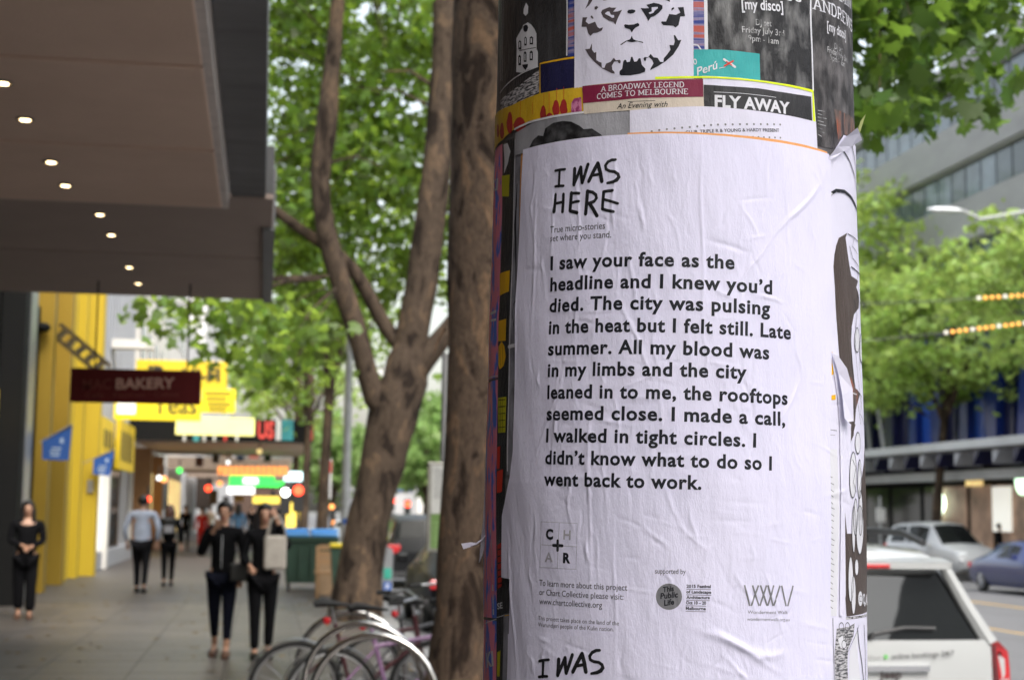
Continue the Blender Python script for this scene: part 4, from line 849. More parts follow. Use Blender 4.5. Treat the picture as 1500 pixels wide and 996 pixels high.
# far canopies: dark fascia, brown soffit, lit things under them
cz = PY(300, 646, 50).z
fc = empty('far_awning', (-2, 52, cz), 'far awning with black fascia and brown soffit above the distant shops', 'awning')
mBrnS = mat('brown_soffit', (.40, .30, .24), rough=.8, scale=1)
bx('fascia', mBlk, fc, -4.3, 1.55, 50, 50.15, cz, PY(300, 613, 50).z); bx('soffit', mBrnS, fc, -4.25, 1.5, 50.15, 64, cz+.02, cz+.2)
mRedL = mat('red_letters', (.55, .05, .04), rough=.5, emit=.2); mTealP = mat('teal_panel', (.05, .32, .36), rough=.5); mWhP = mat('white_panel', (.7, .7, .7), rough=.5)
stext('US', 377, 643, 401, 643, 50, 26, mRedL, fc, .04)
for (u0, u1, m_) in ((404, 412, mWhP), (412, 430, mTealP), (448, 458, mRedL)):
    a_, c_ = PY(u0, 645, 50), PY(u1, 615, 50); bx('fascia_panel', m_, fc, a_.x, c_.x, 49.95, 49.998, a_.z, c_.z)
for i, u in enumerate((268, 283, 297, 312, 328, 345)):
    a_, c_ = PY(u, 646, 50), PY(u+(4 if i != 1 else 9), 638, 50); bx('fascia_panel', (mWhP, mTealP, mWhP, mWhP, mRedL, mWhP)[i], fc, a_.x, c_.x, 49.95, 49.998, a_.z, c_.z)
for i, y in enumerate((70, 88, 110)):
    f2 = empty('far_awning', (-2, y, 3.5), ('second', 'third', 'fourth')[i]+' distant awning with pale fascia along the left shops', 'awning')
    bx('fascia', mat('pale_fascia', (.24, .18, .14), rough=.7), f2, -4.3, 1.2, y, y+.12, 3.35, 3.9); bx('soffit', mBrnS, f2, -4.25, 1.15, y+.12, y+14, 3.5, 3.6)
def board(name, u0, v0, u1, v1, Y, m_, label, cat='sign', d=.12, group=None):
    a_, c_ = PY(u0, v1, Y), PY(u1, v0, Y); r = empty(name, ((a_.x+c_.x)/2, Y, a_.z), label, cat, group)
    part(MB().box(a_.x, c_.x, Y, Y+d, a_.z, c_.z, .015), 'panel', m_, r); return r
mYs = mat('yellow_sign_face', (.80, .60, .015), rough=.5, var=.04, emit=.25); mYd = mat('yellow_sign_faint_glow', (.75, .52, .02), rough=.5, var=.06, emit=.03); mYp = mat('pale_yellow_lightbox', (.95, .85, .30), var=.12, scale=1.2, emit=.35); mSgB = mat('sign_black', (.02, .02, .015), rough=.6)  # second, dimmer yellow keeps a faint glow of its own
s1 = board('shop_sign', 198, 530, 333, 568, 46, mYd, 'upper yellow projecting sign with black letters cut off by the bakery sign')
stext('JB', 212, 566, 240, 566, 46, 30, mSgB, s1, .06); stext('HI-FI', 266, 560, 322, 560, 46, 20, mSgB, s1, .04)
s2 = board('shop_sign', 166, 586, 295, 614, 43, mYs, 'wide glowing yellow sign with black serif letters below the bakery sign')
stext('Teas', 224, 607, 288, 607, 43, 27, mSgB, s2, .012)
a_, c_ = PY(171, 606, 43), PY(199, 589, 43); bx('white_patch', mWhLit, s2, a_.x, c_.x, 42.97, 42.998, a_.z, c_.z)
s3 = board('shop_sign', 294, 570, 345, 604, 44, mYs, 'small yellow sign with rows of black writing right of bakery sign')
for i, v in enumerate((576, 584, 592, 599)):
    a_, c_ = PY(300+i*2, v+1.6, 44), PY(338-(i % 2)*6, v-1.6, 44); bx('text_row', mat('olive_text', (.25, .19, .02)), s3, a_.x, c_.x, 43.975, 43.998, a_.z, c_.z)
board('lightbox_sign', 257, 613, 373, 636, 49, mYp, 'long pale yellow glowing lightbox above the far awning')
for i, (y0, y1, z0, z1, lb) in enumerate(((39.5, 42.5, 2.9, 3.9, 'yellow wall poster panel nearer the yellow shop'), (44.3, 49.2, 2.7, 4.1, 'large yellow wall panel with black vertical marks beyond'))):
    r = empty('wall_panel', (-4.1, y0, z0), lb, 'sign'); part(MB().box(-4.18, -4.05, y0, y1, z0, z1, .01), 'panel', mYd, r)
    for k_ in range(3+i*2): bx('mark', mSgB, r, -4.048, -4.035, y0+.4+k_*.8, y0+.75+k_*.8, z0+.25, z1-.3)
mGrn = mat('green_neon', (.05, .85, .10), var=.05, emit=.8); mWhN = mat('white_neon', (1, 1, .95), var=.02, emit=.9); mOrN = mat('orange_neon', (1, .33, .08), var=.1, emit=.8); mRedN = mat('red_light', (1, .06, .02), var=.05, emit=2); mYeN = mat('amber_neon', (1, .66, .10), var=.2, scale=6, emit=.7); mCyN = mat('pale_cyan_light', (.6, .85, .9), var=.1, emit=1.3); mDkI = mat('shop_interior_dark', (.05, .035, .03), rough=.8)
g_ = board('neon_sign', 336, 697, 402, 712, 60, mGrn, 'bright green neon shop sign under the far awning'); a_, c_ = PY(356, 708, 60), PY(378, 700, 60); bx('glow_patch', mWhN, g_, a_.x, c_.x, 59.93, 59.995, a_.z, c_.z)
board('neon_sign', 392, 705, 416, 713, 61, mGrn, 'short green neon strip right of the larger green sign')
board('neon_sign', 333, 713, 373, 723, 57, mWhN, 'white lit strip sign below the green neon')
board('neon_sign', 370, 727, 414, 737, 63, mYeN, 'amber lit shop sign behind the two women'); board('shop_poster', 414, 736, 443, 772, 58, mYeN, 'lit yellow poster case left of the green skip', 'poster')
board('neon_sign', 416, 691, 444, 704, 56, mCyN, 'pale cyan lit sign at the end of the far awning'); board('shop_sign', 286, 700, 312, 745, 66, mDkI, 'dark hanging shop sign in the distant arcade')
dl = empty('dotted_valance', PY(320, 690, 55), 'orange and white dotted valance above the green sign', 'valance')
a_, c_ = PY(318, 696, 55), PY(424, 682, 55); bx('band', mat('pale_valance', (.6, .45, .3), emit=.1), dl, a_.x, c_.x, 55, 55.06, a_.z, c_.z)
for r_ in range(2):
    for i in range(13):
        q_ = PY(322+i*8, 686+r_*7, 54.98); part(MB().ball(q_, .075, 6, 4), 'dot', mOrN, dl)
for i, (u, v, Y, r_, m_, lb) in enumerate(((263, 689, 50, .13, mGrn, 'small green shop light on the orange pillar'), (322, 708, 52, .14, mOrN, 'small orange light left of the green neon'), (305, 715, 56, .17, mRedN, 'small red shop light in the far arcade'), (217, 731, 40, .10, mRedN, 'small red light above the white shirted man'),
    (240, 702, 44, .13, mOrN, 'orange lit dot on the grey shopfront'), (233, 700, 44, .10, mWhN, 'white lit dot on the grey shopfront'), (335, 685, 58, .15, mWarm, 'warm lamp left of the dotted valance'), (380, 661, 51, .13, mWarm, 'warm spot lamp hanging under the far awning'), (334, 677, 54, .1, mWhN, 'tiny white lamp under far awning'))):
    r = empty('shop_light', PY(u, v, Y), lb, 'light'); part(MB().ball(r.location, r_*.7, 10, 6), 'bulb', m_, r); part(MB().box(r.location.x-.02, r.location.x+.02, Y-.02, Y+.02, r.location.z+r_, r.location.z+r_+.25), 'fitting', mRec, r)
for i, (u, v, w, h, Y, c, nm) in enumerate(((316, 668, 9, 16, 62, (.05, .02, .02), 'dark maroon'), (332, 664, 14, 9, 66, (.25, .12, .03), 'ochre'), (352, 668, 10, 12, 70, (.02, .05, .10), 'navy'), (372, 672, 12, 8, 74, (.30, .05, .03), 'brick red'), (392, 668, 9, 14, 62, (.03, .03, .03), 'black'),
    (405, 676, 12, 9, 78, (.05, .15, .14), 'sea green'), (313, 728, 10, 18, 64, (.18, .08, .04), 'russet'), (331, 735, 8, 14, 68, (.06, .05, .05), 'charcoal'), (350, 730, 12, 7, 80, (.35, .22, .05), 'mustard'), (364, 716, 7, 12, 86, (.04, .06, .03), 'olive'), (383, 741, 10, 12, 84, (.12, .03, .05), 'plum'), (400, 728, 7, 15, 90, (.04, .04, .06), 'slate'), (424, 745, 7, 22, 76, (.10, .05, .03), 'brown'), (292, 676, 10, 12, 58, (.08, .03, .02), 'rust coloured'))):
    board('small_sign', u-w*.6, v-h*.6, u+w*.6, v+h*.6, Y, mat('sign_'+nm.replace(' ', '_'), c, rough=.6, var=.4, scale=3), nm+' small sign among the clutter under the far awnings', 'sign', .08, 'small signs under the far awnings')
# ================================================================== right side of the street
mPre = mat('precast_concrete', (.36, .36, .36), rough=.8, scale=.35, var=.08, col2=(.28, .28, .285), stretch=(1, 1, 3)); mPreD = mat('dark_soffit_band', (.05, .05, .055), rough=.7)
mCur = mat('curtained_glass', (.12, .15, .18), rough=.15, spec=.6, rnd=.55, var=.3, scale=.9); mFr = mat('window_frame_grey', (.25, .25, .26), rough=.5)
ob = empty('office_building', (BX+6, 60, FZ), 'grey concrete office block with long window bands across the street', 'building')
bx('wall', mPreD, ob, BX+.35, BX+14, 30, 86, FZ, 20.6)
zb = [(19.72, 18.26), (16.3, 14.9), (12.9, 11.5)]; pz = 20.95
for i, (zt, zl) in enumerate(zb):
    bx('spandrel', mPre, ob, BX, BX+.36, 30, 86, zt+.16, (20.95 if i == 0 else zb[i-1][1]-.08)); bx('upper_ledge', mPre, ob, BX+.12, BX+.36, 30, 86, zt+.04, zt+.155)
    for k_ in range(34):
        y = 36+k_*1.35; w = bx('window', mCur, ob, BX+.30, BX+.349, y+.05, y+1.27, zl, zt); bx('frame', mFr, w, BX+.22, BX+.30, y-.04, y+.05, zl, zt)
bx('spandrel', mPre, ob, BX, BX+.36, 30, 86, 9.2, 11.42)
mBlF = [mat('blue_fin_'+n_, c_, rough=.35, coat=.3) for n_, c_ in (('deep', (.01, .03, .22)), ('mid', (.02, .09, .50)), ('bright', (.03, .30, .68)), ('navy', (.01, .012, .06)))]
bf = empty('blue_fin_facade', (BX, 60, 4.4), 'angular blue panelled facade behind the street tree', 'facade')
for k_ in range(30):
    y = 50+k_*.8; m_ = mBlF[(2, 1, 0, 1, 3, 0)[k_ % 6]] if y < 63.5 else mBlF[3]
    part(MB().prism([(BX-.02, y, 4.4), (BX-.02, y+.8, 4.4), (BX-.02, y+1.1*(k_ % 2)+.2, 9.1), (BX-.02, y-.1, 9.1)], (-.5-.3*(k_ % 3), 0, 0)), 'blue_panel' if y < 63.5 else 'dark_panel', m_, bf)
mGyB = mat('grey_bar', (.45, .46, .5), rough=.5)
for k_ in range(6): part(MB().obox((BX-1.4, 64.5+k_*1.5, 6.2), (0, .5, 1.6), (.05, 0, 0), (0, .08, 0)), 'slanted_bar', mGyB, bf)
aw = empty('shop_awning', (25.5, 60, 3.4), 'long flat white edged awning over the shops across the street', 'awning')
mAwn = mat('awning_white', (.55, .56, .57), rough=.6, scale=.5); mAwS = mat('awning_underside', (.10, .10, .11), rough=.7)
bx('top_edge', mAwn, aw, 25.0, 25.14, 40, 76, 4.1, 4.4); bx('deck', mAwS, aw, 25.14, BX-.05, 40, 76, 4.0, 4.3); bx('lower_edge', mAwn, aw, 26.4, 26.5, 40, 76, 3.05, 3.4); bx('soffit', mAwS, aw, 26.5, BX-.05, 40, 76, 3.1, 3.25)
for k_ in range(24): part(MB().prism([(25.2, 40.5+k_*1.5, 4.0), (25.2, 41.0+k_*1.5, 4.0), (25.2, 41.0+k_*1.5, 3.5)], (1.1, 0, 0)), 'fin', mBlF[3] if k_ % 2 else mGyB, aw)
sf = empty('shopfronts', (BX, 60, FZ), 'row of dark framed lit shopfronts under the awning across the street', 'shopfront')
bx('wall', mBlk, sf, BX-.1, BX+.3, 40, 86, FZ, 4.3)
shp = [(56.4, 58.2, mWarm), (58.6, 61, mWarm), (61.4, 62.6, mGlass), (63, 66, mGlass), (66.4, 69, mGlass), (69.4, 73, mWarm), (73.4, 80, mGlass), (46, 51, mGlass), (51.4, 56, mWarm)]
mSh = mat('shop_interior_mixed', (.20, .13, .09), var=.6, scale=.9, emit=.25, rough=.5)
for (y0, y1, m_) in shp:
    w = bx('shop_window', mSh if m_ is mWarm else m_, sf, BX-.16, BX-.1, y0, y1, FZ+.3, 2.9); bx('frame', mFr, w, BX-.2, BX-.1, y1+.02, y1+.3, FZ, 3.0)
    for j in range(3): bx('display', (mWhP, mTealP, mOrP)[j], w, BX-.19, BX-.165, y0+.3+j*.45, y0+.55+j*.45, .4+.3*j, 1.0+.35*j)
for (u0, v0, u1, v1, m_, lb) in ((1370, 718, 1381, 755, mat('pale_green_neon', (.8, 1, .75), var=0, emit=1.6), 'pale glowing curved sign in the shop window across the street'), (1456, 712, 1480, 778, mWhLit, 'tall white lit panel in the right hand shop'), (1493, 690, 1503, 720, mat('lit_green_disc', (.6, .9, .6), var=0, emit=1.2), 'round pale green sign at the right frame edge'), (1416, 690, 1438, 712, mWarm, 'warm lit display over the shop door across the street')):
    a_, c_ = PX(u0, v1, BX-.35), PX(u1, v0, BX-.35); r = empty('lit_sign', (BX-.35, (a_.y+c_.y)/2, a_.z), lb, 'sign')
    if 'curved' in lb: part(MB().tube([(BX-.35, a_.y+(c_.y-a_.y)*(.2+.8*math.sin(t*.52)), a_.z+(c_.z-a_.z)*t/6) for t in range(7)], .14, 8), 'tube', m_, r)
    elif 'round' in lb: part(MB().disc(((BX-.35), (a_.y+c_.y)/2, (a_.z+c_.z)/2), (1, 0, 0), .5, .1), 'disc', m_, r)
    else: part(MB().box(BX-.4, BX-.3, min(a_.y, c_.y), max(a_.y, c_.y), a_.z, c_.z), 'panel', m_, r)
# distant right-hand terraces and the city closing the street
fr = empty('far_right_terrace', (BX+6, 150, FZ), 'grey buildings further along the right side of the street', 'building')
for i, (y0, y1, h) in enumerate(((86.5, 120, 16), (120.4, 170, 22), (170.4, 260, 18))):
    bx('wall', (mPaleB, mPre, mCream)[i], fr, BX, BX+16, y0, y1, FZ, h)
    for z_ in range(3, 15, 4): bx('window_band', mWin, fr, BX-.05, BX, y0+2, y1-2, z_+.5, z_+2.2)
def tower(x0, x1, Y, h, m1, m2, lb, fl=4.0, d=18):
    r = empty('city_tower', ((x0+x1)/2, Y, 0), lb, 'building'); bx('core', m1, r, x0, x1, Y, Y+d, 0, h)
    z = 5.0
    while z < h-2: bx('window_band', m2, r, x0+.8, x1-.8, Y-.25, Y-.01, z, z+1.9); z += fl
    return r
mBlW = mat('blue_window_band', (.16, .24, .38), rough=.2)
tower(19, 27, 270, 27, mPaleB, mBlW, 'pale tower with blue window bands far down the street', 4.5); tower(27.5, 38, 300, 24, mCream, mWin, 'cream block closing the street behind the trees', 4.2)
tower(13.2, 18, 235, 13, mPre, mWin, 'grey low block behind the street pole', 3.6); tower(-9, 3, 235, 9, mat('brown_brick_far', (.09, .055, .04), rough=.9), mWin, 'brown low block at the end of the footpath', 4); tower(42, 60, 330, 26, mPre, mBlW, 'grey block at the far right end of the street', 4)
# ================================================================== trees
mBark = barkmat('plane_bark', (.19, .125, .08), (.105, .075, .055), (.028, .018, .013), 6.5)
mBark2 = barkmat('plane_bark_pale', (.13, .09, .06), (.075, .055, .04), (.022, .015, .011), 3.5)
def leafmat(name, c, tr, v=.35):
    M = bpy.data.materials.new(name); M.use_nodes = True; n = M.node_tree.nodes; l = M.node_tree.links; b = n['Principled BSDF']
    b.inputs['Roughness'].default_value = .5; ge = n.new('ShaderNodeNewGeometry'); hs = n.new('ShaderNodeHueSaturation'); mr = n.new('ShaderNodeMapRange')
    mr.inputs[3].default_value = 1-v; mr.inputs[4].default_value = 1+v; l.new(ge.outputs['Random Per Island'], mr.inputs[0]); l.new(mr.outputs[0], hs.inputs['Value'])
    mh = n.new('ShaderNodeMapRange'); mh.inputs[3].default_value = .485; mh.inputs[4].default_value = .515; l.new(ge.outputs['Random Per Island'], mh.inputs[0]); l.new(mh.outputs[0], hs.inputs['Hue'])
    hs.inputs['Color'].default_value = (*c, 1); l.new(hs.outputs[0], b.inputs['Base Color'])
    t = n.new('ShaderNodeBsdfTranslucent'); h2 = n.new('ShaderNodeHueSaturation'); h2.inputs['Color'].default_value = (*tr, 1); l.new(mr.outputs[0], h2.inputs['Value']); l.new(h2.outputs[0], t.inputs[0])
    mx = n.new('ShaderNodeMixShader'); mx.inputs[0].default_value = .5; l.new(b.outputs[0], mx.inputs[1]); l.new(t.outputs[0], mx.inputs[2]); l.new(mx.outputs[0], n['Material Output'].inputs[0])
    return M
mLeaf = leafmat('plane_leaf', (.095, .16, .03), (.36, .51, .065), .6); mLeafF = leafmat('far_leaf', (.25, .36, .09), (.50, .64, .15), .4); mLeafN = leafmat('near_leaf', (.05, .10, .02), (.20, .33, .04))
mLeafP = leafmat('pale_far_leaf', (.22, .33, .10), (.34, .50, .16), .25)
LEAF = np.array([(0,0),(.30,-.10),(.52,.02),(.40,.18),(.62,.42),(.34,.42),(.28,.60),(.12,.55),(0,.95),(-.12,.55),(-.28,.60),(-.34,.42),(-.62,.42),(-.40,.18),(-.52,.02),(-.30,-.10)])
LEAFS = np.array([(0,0),(.42,.05),(.5,.42),(.16,.52),(0,.95),(-.16,.52),(-.5,.42),(-.42,.05)])
def leaves(name, pts, size, m_, parent, shape=LEAFS, seed=1, flat=.5):
    r = np.random.default_rng(seed); n = len(pts); k = len(shape)
    nz = r.normal(size=(n, 3))*np.array([1, 1, .7]); nz[:, 2] += r.choice([-1, 1], n)*flat*1.6; nz /= np.linalg.norm(nz, axis=1)[:, None]
    a = r.normal(size=(n, 3)); a -= (a*nz).sum(1)[:, None]*nz; a /= np.linalg.norm(a, axis=1)[:, None]; a[:, 2] -= .2; c = np.cross(nz, a)
    s = size*(r.uniform(.6, 1.25, n))
    off = a[:, None, :]*(shape[:, 1]-.45)[None, :, None]*s[:, None, None]+c[:, None, :]*shape[:, 0][None, :, None]*s[:, None, None]
    off += nz[:, None, :]*(np.abs(shape[:, 0])*.28*np.where(np.arange(k) % 2, 1, .7))[None, :, None]*s[:, None, None]*r.uniform(-1, 1, n)[:, None, None]
    V = (pts[:, None, :]+off).reshape(-1, 3)
    tri = np.array([(0, i, i+1) for i in range(1, k-1)]) if k == 8 else np.array([(0, i, i+1) for i in range(1, k-1)])
    Fc = (np.arange(n)[:, None, None]*k+tri[None]).reshape(-1, 3)
    me = bpy.data.meshes.new(name); me.vertices.add(len(V)); me.vertices.foreach_set('co', V.ravel().astype(np.float32)); me.loops.add(Fc.size); me.loops.foreach_set('vertex_index', Fc.ravel().astype(np.int32))
    me.polygons.add(len(Fc)); me.polygons.foreach_set('loop_start', np.arange(0, Fc.size, 3, dtype=np.int32)); me.polygons.foreach_set('loop_total', np.full(len(Fc), 3, dtype=np.int32)) if False else None
    me.update(calc_edges=True); me.materials.append(m_); me.validate()
    o = bpy.data.objects.new(name, me); C.objects.link(o); o.parent = parent; return o
def crown_pts(centres, per, spread, seed):
    r = np.random.default_rng(seed); P = []
    for c in centres:
        n = int(per*r.uniform(.5, 1.5)); d = r.normal(size=(n, 3))*np.array([1, 1, .55])*spread*r.uniform(.6, 1.3); P.append(np.array(c)+d)
    return np.concatenate(P)
def ell(centre, rad, n, seed, hollow=.35, keep=None):
    r = np.random.default_rng(seed); out = []
    while len(out) < n:
        d = r.normal(size=3); d /= np.linalg.norm(d); d *= r.uniform(hollow, 1)**.7; p = np.array(centre)+d*np.array(rad)
        if math.sin(p[0]*1.7+seed)+math.sin(p[1]*1.3+seed*2)+math.sin(p[2]*1.9+seed*3)+r.normal()*.6 < -.5: continue
        if keep is None or keep(p): out.append(p)
    return np.array(out)
def limb(pts, r0, r1, bm, seed=0, wob=.02):
    r = random.Random(seed); P = []; Rr = []
    for i in range(len(pts)-1):
        a, c = Vector(pts[i]), Vector(pts[i+1]); n = max(2, int((c-a).length/.35))
        for k in range(n): P.append(a.lerp(c, k/n))
    P.append(Vector(pts[-1]))
    Q_ = [P[0]]+[(P[i-1]+P[i]*2+P[i+1])/4 for i in range(1, len(P)-1)]+[P[-1]]
    for i, p in enumerate(Q_):
        t = i/(len(Q_)-1); rr = r0 if not isinstance(r0, list) else None
        if isinstance(r0, list):
            f = t*(len(r0)-1); j = min(int(f), len(r0)-2); rr = r0[j]+(r0[j+1]-r0[j])*(f-j)
        else: rr = r0+(r1-r0)*t
        Rr.append(rr*(1+r.uniform(-1, 1)*.05)); Q_[i] = p+Vector((r.uniform(-1, 1), r.uniform(-1, 1), 0))*wob*rr*2
    n0 = len(bm.v); bm.tube(Q_, Rr, 22)
    for i in range(n0, len(bm.v)):
        j = (i-n0)//22; p = bm.v[i]; d = p-Q_[min(j, len(Q_)-1)]
        w = math.sin(p.z*3.1+seed)*math.sin(math.atan2(d.y, d.x)*3+p.z*1.3+seed)*.05+math.sin(p.z*9.7+math.atan2(d.y, d.x)*5)*.022
        bm.v[i] = Q_[min(j, len(Q_)-1)]+d*(1+w)
def tree(loc, label, group, trunk, limbs, cpts, leaf, lm, bark, seed, shape=LEAFS, twigs=None):
    r = empty('street_tree', loc, label, 'tree', group); off = -Vector(loc)
    b = MB(); limb(*trunk, b, seed); b.v = [v+off for v in b.v]; b.build('trunk', bark, r, True)
    for i, (pts, ra, rb) in enumerate(limbs):
        b = MB(); limb(pts, ra, rb, b, seed+i+1); b.v = [v+off for v in b.v]; b.build('limb', bark, r, True)
    if twigs:
        b = MB()
        for (a_, c_, w_) in twigs: b.tube([Vector(a_)+off, (Vector(a_)+Vector(c_))/2+off+Vector((0, 0, .15)), Vector(c_)+off], [w_, w_*.7, w_*.3], 5)
        tag(b.build('twigs', bark, r), kind='stuff')
    o = leaves('crown', cpts+np.array(off), leaf, lm, r, shape, seed); tag(o, kind='stuff')
    return r
def tw(c, root, n, seed, w=.02):
    r = random.Random(seed); return [(tuple(Vector(root)+(Vector(c[i])-Vector(root))*.25), tuple(c[i]), w) for i in r.sample(range(len(c)), min(n, len(c)))]
GL = 'plane trees along the near kerb'
# T1: trunk right behind the column, boughs arching over the road
Y1 = 9.7
tp = [(u, v) for u, v in ((676, 1112), (690, 996), (699, 900), (706, 750), (706, 500), (711, 250), (714, 0), (716, -180))]
t1 = [tuple(PY(u, v, Y1)) for u, v in tp]; t1[0] = (t1[0][0], t1[0][1], -.02)
c1a = ell((1.6, 9.5, 8.2), (5.0, 5.5, 2.6), 110, 3, .2)
ov = []
r_ = random.Random(4)
for (u, v, Y, k) in ((1290, 30, 8, 3), (1330, 80, 8.3, 3), (1270, 100, 7.6, 3), (1380, 40, 8.6, 3), (1430, 60, 8.8, 2), (1300, 150, 7.8, 2), (1345, 165, 8.2, 1.6), (1275, 170, 7.7, 2), (1400, 10, 8.2, 3), (1460, 20, 8.8, 2), (1350, 10, 8.2, 4), (1290, -10, 7.6, 4), (1440, 175, 9, .8), (1490, 110, 9, 1), (1260, 50, 7.4, 3), (1475, 150, 9.2, .8), (1365, 120, 8.4, 1.3), (1410, 110, 8.8, .8), (1500, 30, 9, 2.0), (1320, -30, 8, 4), (1400, -40, 8, 4), (1480, -30, 8.6, 4), (1322, 110, 8, 1.6), (1262, 140, 7.6, 2)):
    for j in range(max(1, round(k*2.1))): ov.append(np.array(PY(u+r_.gauss(0, 22), v+r_.gauss(0, 15), Y+r_.gauss(0, .3))))
tree((t1[0][0], Y1, 0), 'large plane tree with patchy bark right behind the poster column', GL, (t1, [.36, .29, .25, .235, .23, .225, .22, .21], None),
     [([PY(716, -150, Y1), (1.9, 9.2, 6.4), (3.0, 8.4, 6.2), (3.9, 8.0, 5.2)], .12, .02), ([PY(716, -170, Y1), (.6, 9.9, 7.4), (-.4, 9.0, 8.6)], .13, .03), ([PY(652, 480, Y1), PY(640, 500, Y1), PY(633, 530, Y1)], .012, .004)],
     np.concatenate([crown_pts(c1a, 60, .5, 5), crown_pts(ov, 11, .10, 6)]), .115, mLeafN, mBark, 31, LEAF, [(tuple(PY(1290, -60, 8)), tuple(p), .006) for p in ov[::5]]+tw(c1a, (1.5, 9.6, 6.5), 30, 2))
# T2: the forked tree
Y2 = 23.2
W2 = lambda u, v, dy=0: tuple(PY(u, v, Y2+dy))
base = W2(520, 898); 
c2a = ell((1.3, 23, 8.8), (5.4, 5.2, 4.4), 330, 7, .25, lambda p: p[2] > 4.3 and (p[1] > 23.9 or p[2] > 10.4))
low = [np.array(PY(u, v, 21+r_.gauss(0, 1.2))) for u, v in [(r_.uniform(200, 470), r_.uniform(438, 560)) for _ in range(300)] if v < 575-abs(u-330)*.22 and v < 460+(u-190)*.55 and v > 430]
low = low[:52]
fill = [np.array(PY(r_.uniform(395, 660), r_.uniform(-60, 440), Y2+1.3+abs(r_.gauss(0, 2.2)))) for _ in range(190)]
fill2 = [np.array(PY(r_.uniform(400, 500), r_.uniform(430, 560), 25+r_.gauss(1, 1.8))) for _ in range(22)]
tree((base[0], Y2, 0), 'forked plane tree with three leaning limbs beyond the bike racks', GL,
     ([(base[0], Y2, -.02), W2(524, 850), W2(540, 760), W2(560, 680), W2(576, 610), W2(592, 555), W2(603, 510)], [.42, .345, .315, .33, .37, .36, .27], None),
     [([W2(575, 620), W2(548, 590, -.1), W2(528, 500, -.2), W2(505, 430, -.2), W2(476, 340, -.2), W2(466, 262, -.2), W2(476, 200, -.2), W2(487, 100, -.2), W2(500, -60, -.2)], [.17, .17, .16, .15, .145, .17, .13, .11, .09], None),
      ([W2(600, 520), W2(566, 485, .2), W2(530, 410, .2), W2(500, 375, .2), W2(460, 350, .2), W2(425, 325, .2), W2(400, 306, .2)], .13, .07),
      ([W2(600, 520), W2(612, 450), W2(625, 370), W2(636, 280), W2(643, 200), W2(652, 60), W2(640, -120)], [.27, .25, .24, .22, .19, .16, .12], None),
      ([W2(585, 580), W2(625, 525, -.1), W2(655, 485, -.1), W2(690, 440, -.1), W2(730, 330, -.1), W2(752, 180, .2), W2(758, 20, .4), W2(745, -140, .4)], [.19, .15, .13, .10, .07, .04], None)],
     np.concatenate([crown_pts(c2a, 22, .40, 8), crown_pts(low, 12, .24, 9), crown_pts(fill, 30, .34, 10), crown_pts(fill2, 12, .3, 11)]), .19, mLeaf, mBark2, 41, LEAFS, tw(c2a, (1.9, 23, 8), 14, 3, .012)+tw(low, (1.2, 22.5, 5.2), 12, 5, .02)+[(W2(640, 130), W2(560, 105), .04), (W2(640, 160), W2(520, 130), .03), (W2(480, 240), W2(560, 245), .03)])
# further along the near kerb
def simple(x, y, h, cr, cz, seed, label, group, lm, leaf, n, per, gz=0, lean=0, ld=None, r0=.16, bark=None):
    c = ell((x+lean*.6, y, cz), cr, n, seed, .2, (lambda p: p[2] > ld) if ld else None)
    top = (x+lean, y, cz+.5); bk = bark or mBark2
    lm_ = [([(x+lean*.5, y, h), (x+lean+math.cos(a)*cr[0]*.5, y+math.sin(a)*cr[1]*.5, cz+cr[2]*.3)], r0*.55, r0*.15) for a in (.5+seed, 2.6+seed, 4.6+seed)]
    return tree((x, y, gz), label, group, ([(x, y, gz-.02), (x+lean*.2, y, h*.5), (x+lean*.5, y, h), top], [r0*1.25, r0, r0*.9, r0*.5], None), lm_, crown_pts(c, per, .5, seed), leaf, lm, bk, seed, LEAFS, tw(c, (x+lean*.5, y, h), 18, seed, .03))
simple(1.35, 36, 4.6, (3.2, 3.6, 3.3), 7.6, 51, 'slim leaning plane tree beside the green skip', GL, mLeaf, .22, 60, 24, 0, .25, 3.6, .12)
simple(1.3, 50, 4.4, (3.2, 4, 3.2), 7.4, 52, 'plane tree in the distance between skip and grey pole', GL, mLeaf, .26, 50, 24, 0, .2, 4.4, .13)
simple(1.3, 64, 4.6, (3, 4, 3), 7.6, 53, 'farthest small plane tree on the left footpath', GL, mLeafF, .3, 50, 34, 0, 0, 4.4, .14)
GF = 'plane trees across the street'
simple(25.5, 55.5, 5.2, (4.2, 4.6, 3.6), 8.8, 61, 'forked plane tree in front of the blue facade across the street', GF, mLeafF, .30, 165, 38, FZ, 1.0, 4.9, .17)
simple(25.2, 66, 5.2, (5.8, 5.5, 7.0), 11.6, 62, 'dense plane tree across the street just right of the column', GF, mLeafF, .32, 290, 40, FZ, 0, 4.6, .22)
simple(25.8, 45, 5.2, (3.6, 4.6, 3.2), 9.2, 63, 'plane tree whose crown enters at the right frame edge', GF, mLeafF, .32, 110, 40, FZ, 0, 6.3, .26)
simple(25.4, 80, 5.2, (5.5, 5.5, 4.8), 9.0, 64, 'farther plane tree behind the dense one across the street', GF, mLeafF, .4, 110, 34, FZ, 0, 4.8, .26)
GM = 'pale trees far down the street'
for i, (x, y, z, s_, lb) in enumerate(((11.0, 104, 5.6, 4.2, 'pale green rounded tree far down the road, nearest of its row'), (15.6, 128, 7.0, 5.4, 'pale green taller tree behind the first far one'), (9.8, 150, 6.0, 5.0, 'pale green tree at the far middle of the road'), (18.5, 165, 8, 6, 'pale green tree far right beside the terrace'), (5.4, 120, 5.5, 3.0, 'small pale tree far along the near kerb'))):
    simple(x, y, z*.45, (s_, s_, z*.62), z*1.0, 71+i, lb, GM, mLeafP, .6, 90, 34, rz(x), 0, 1.8, .2)
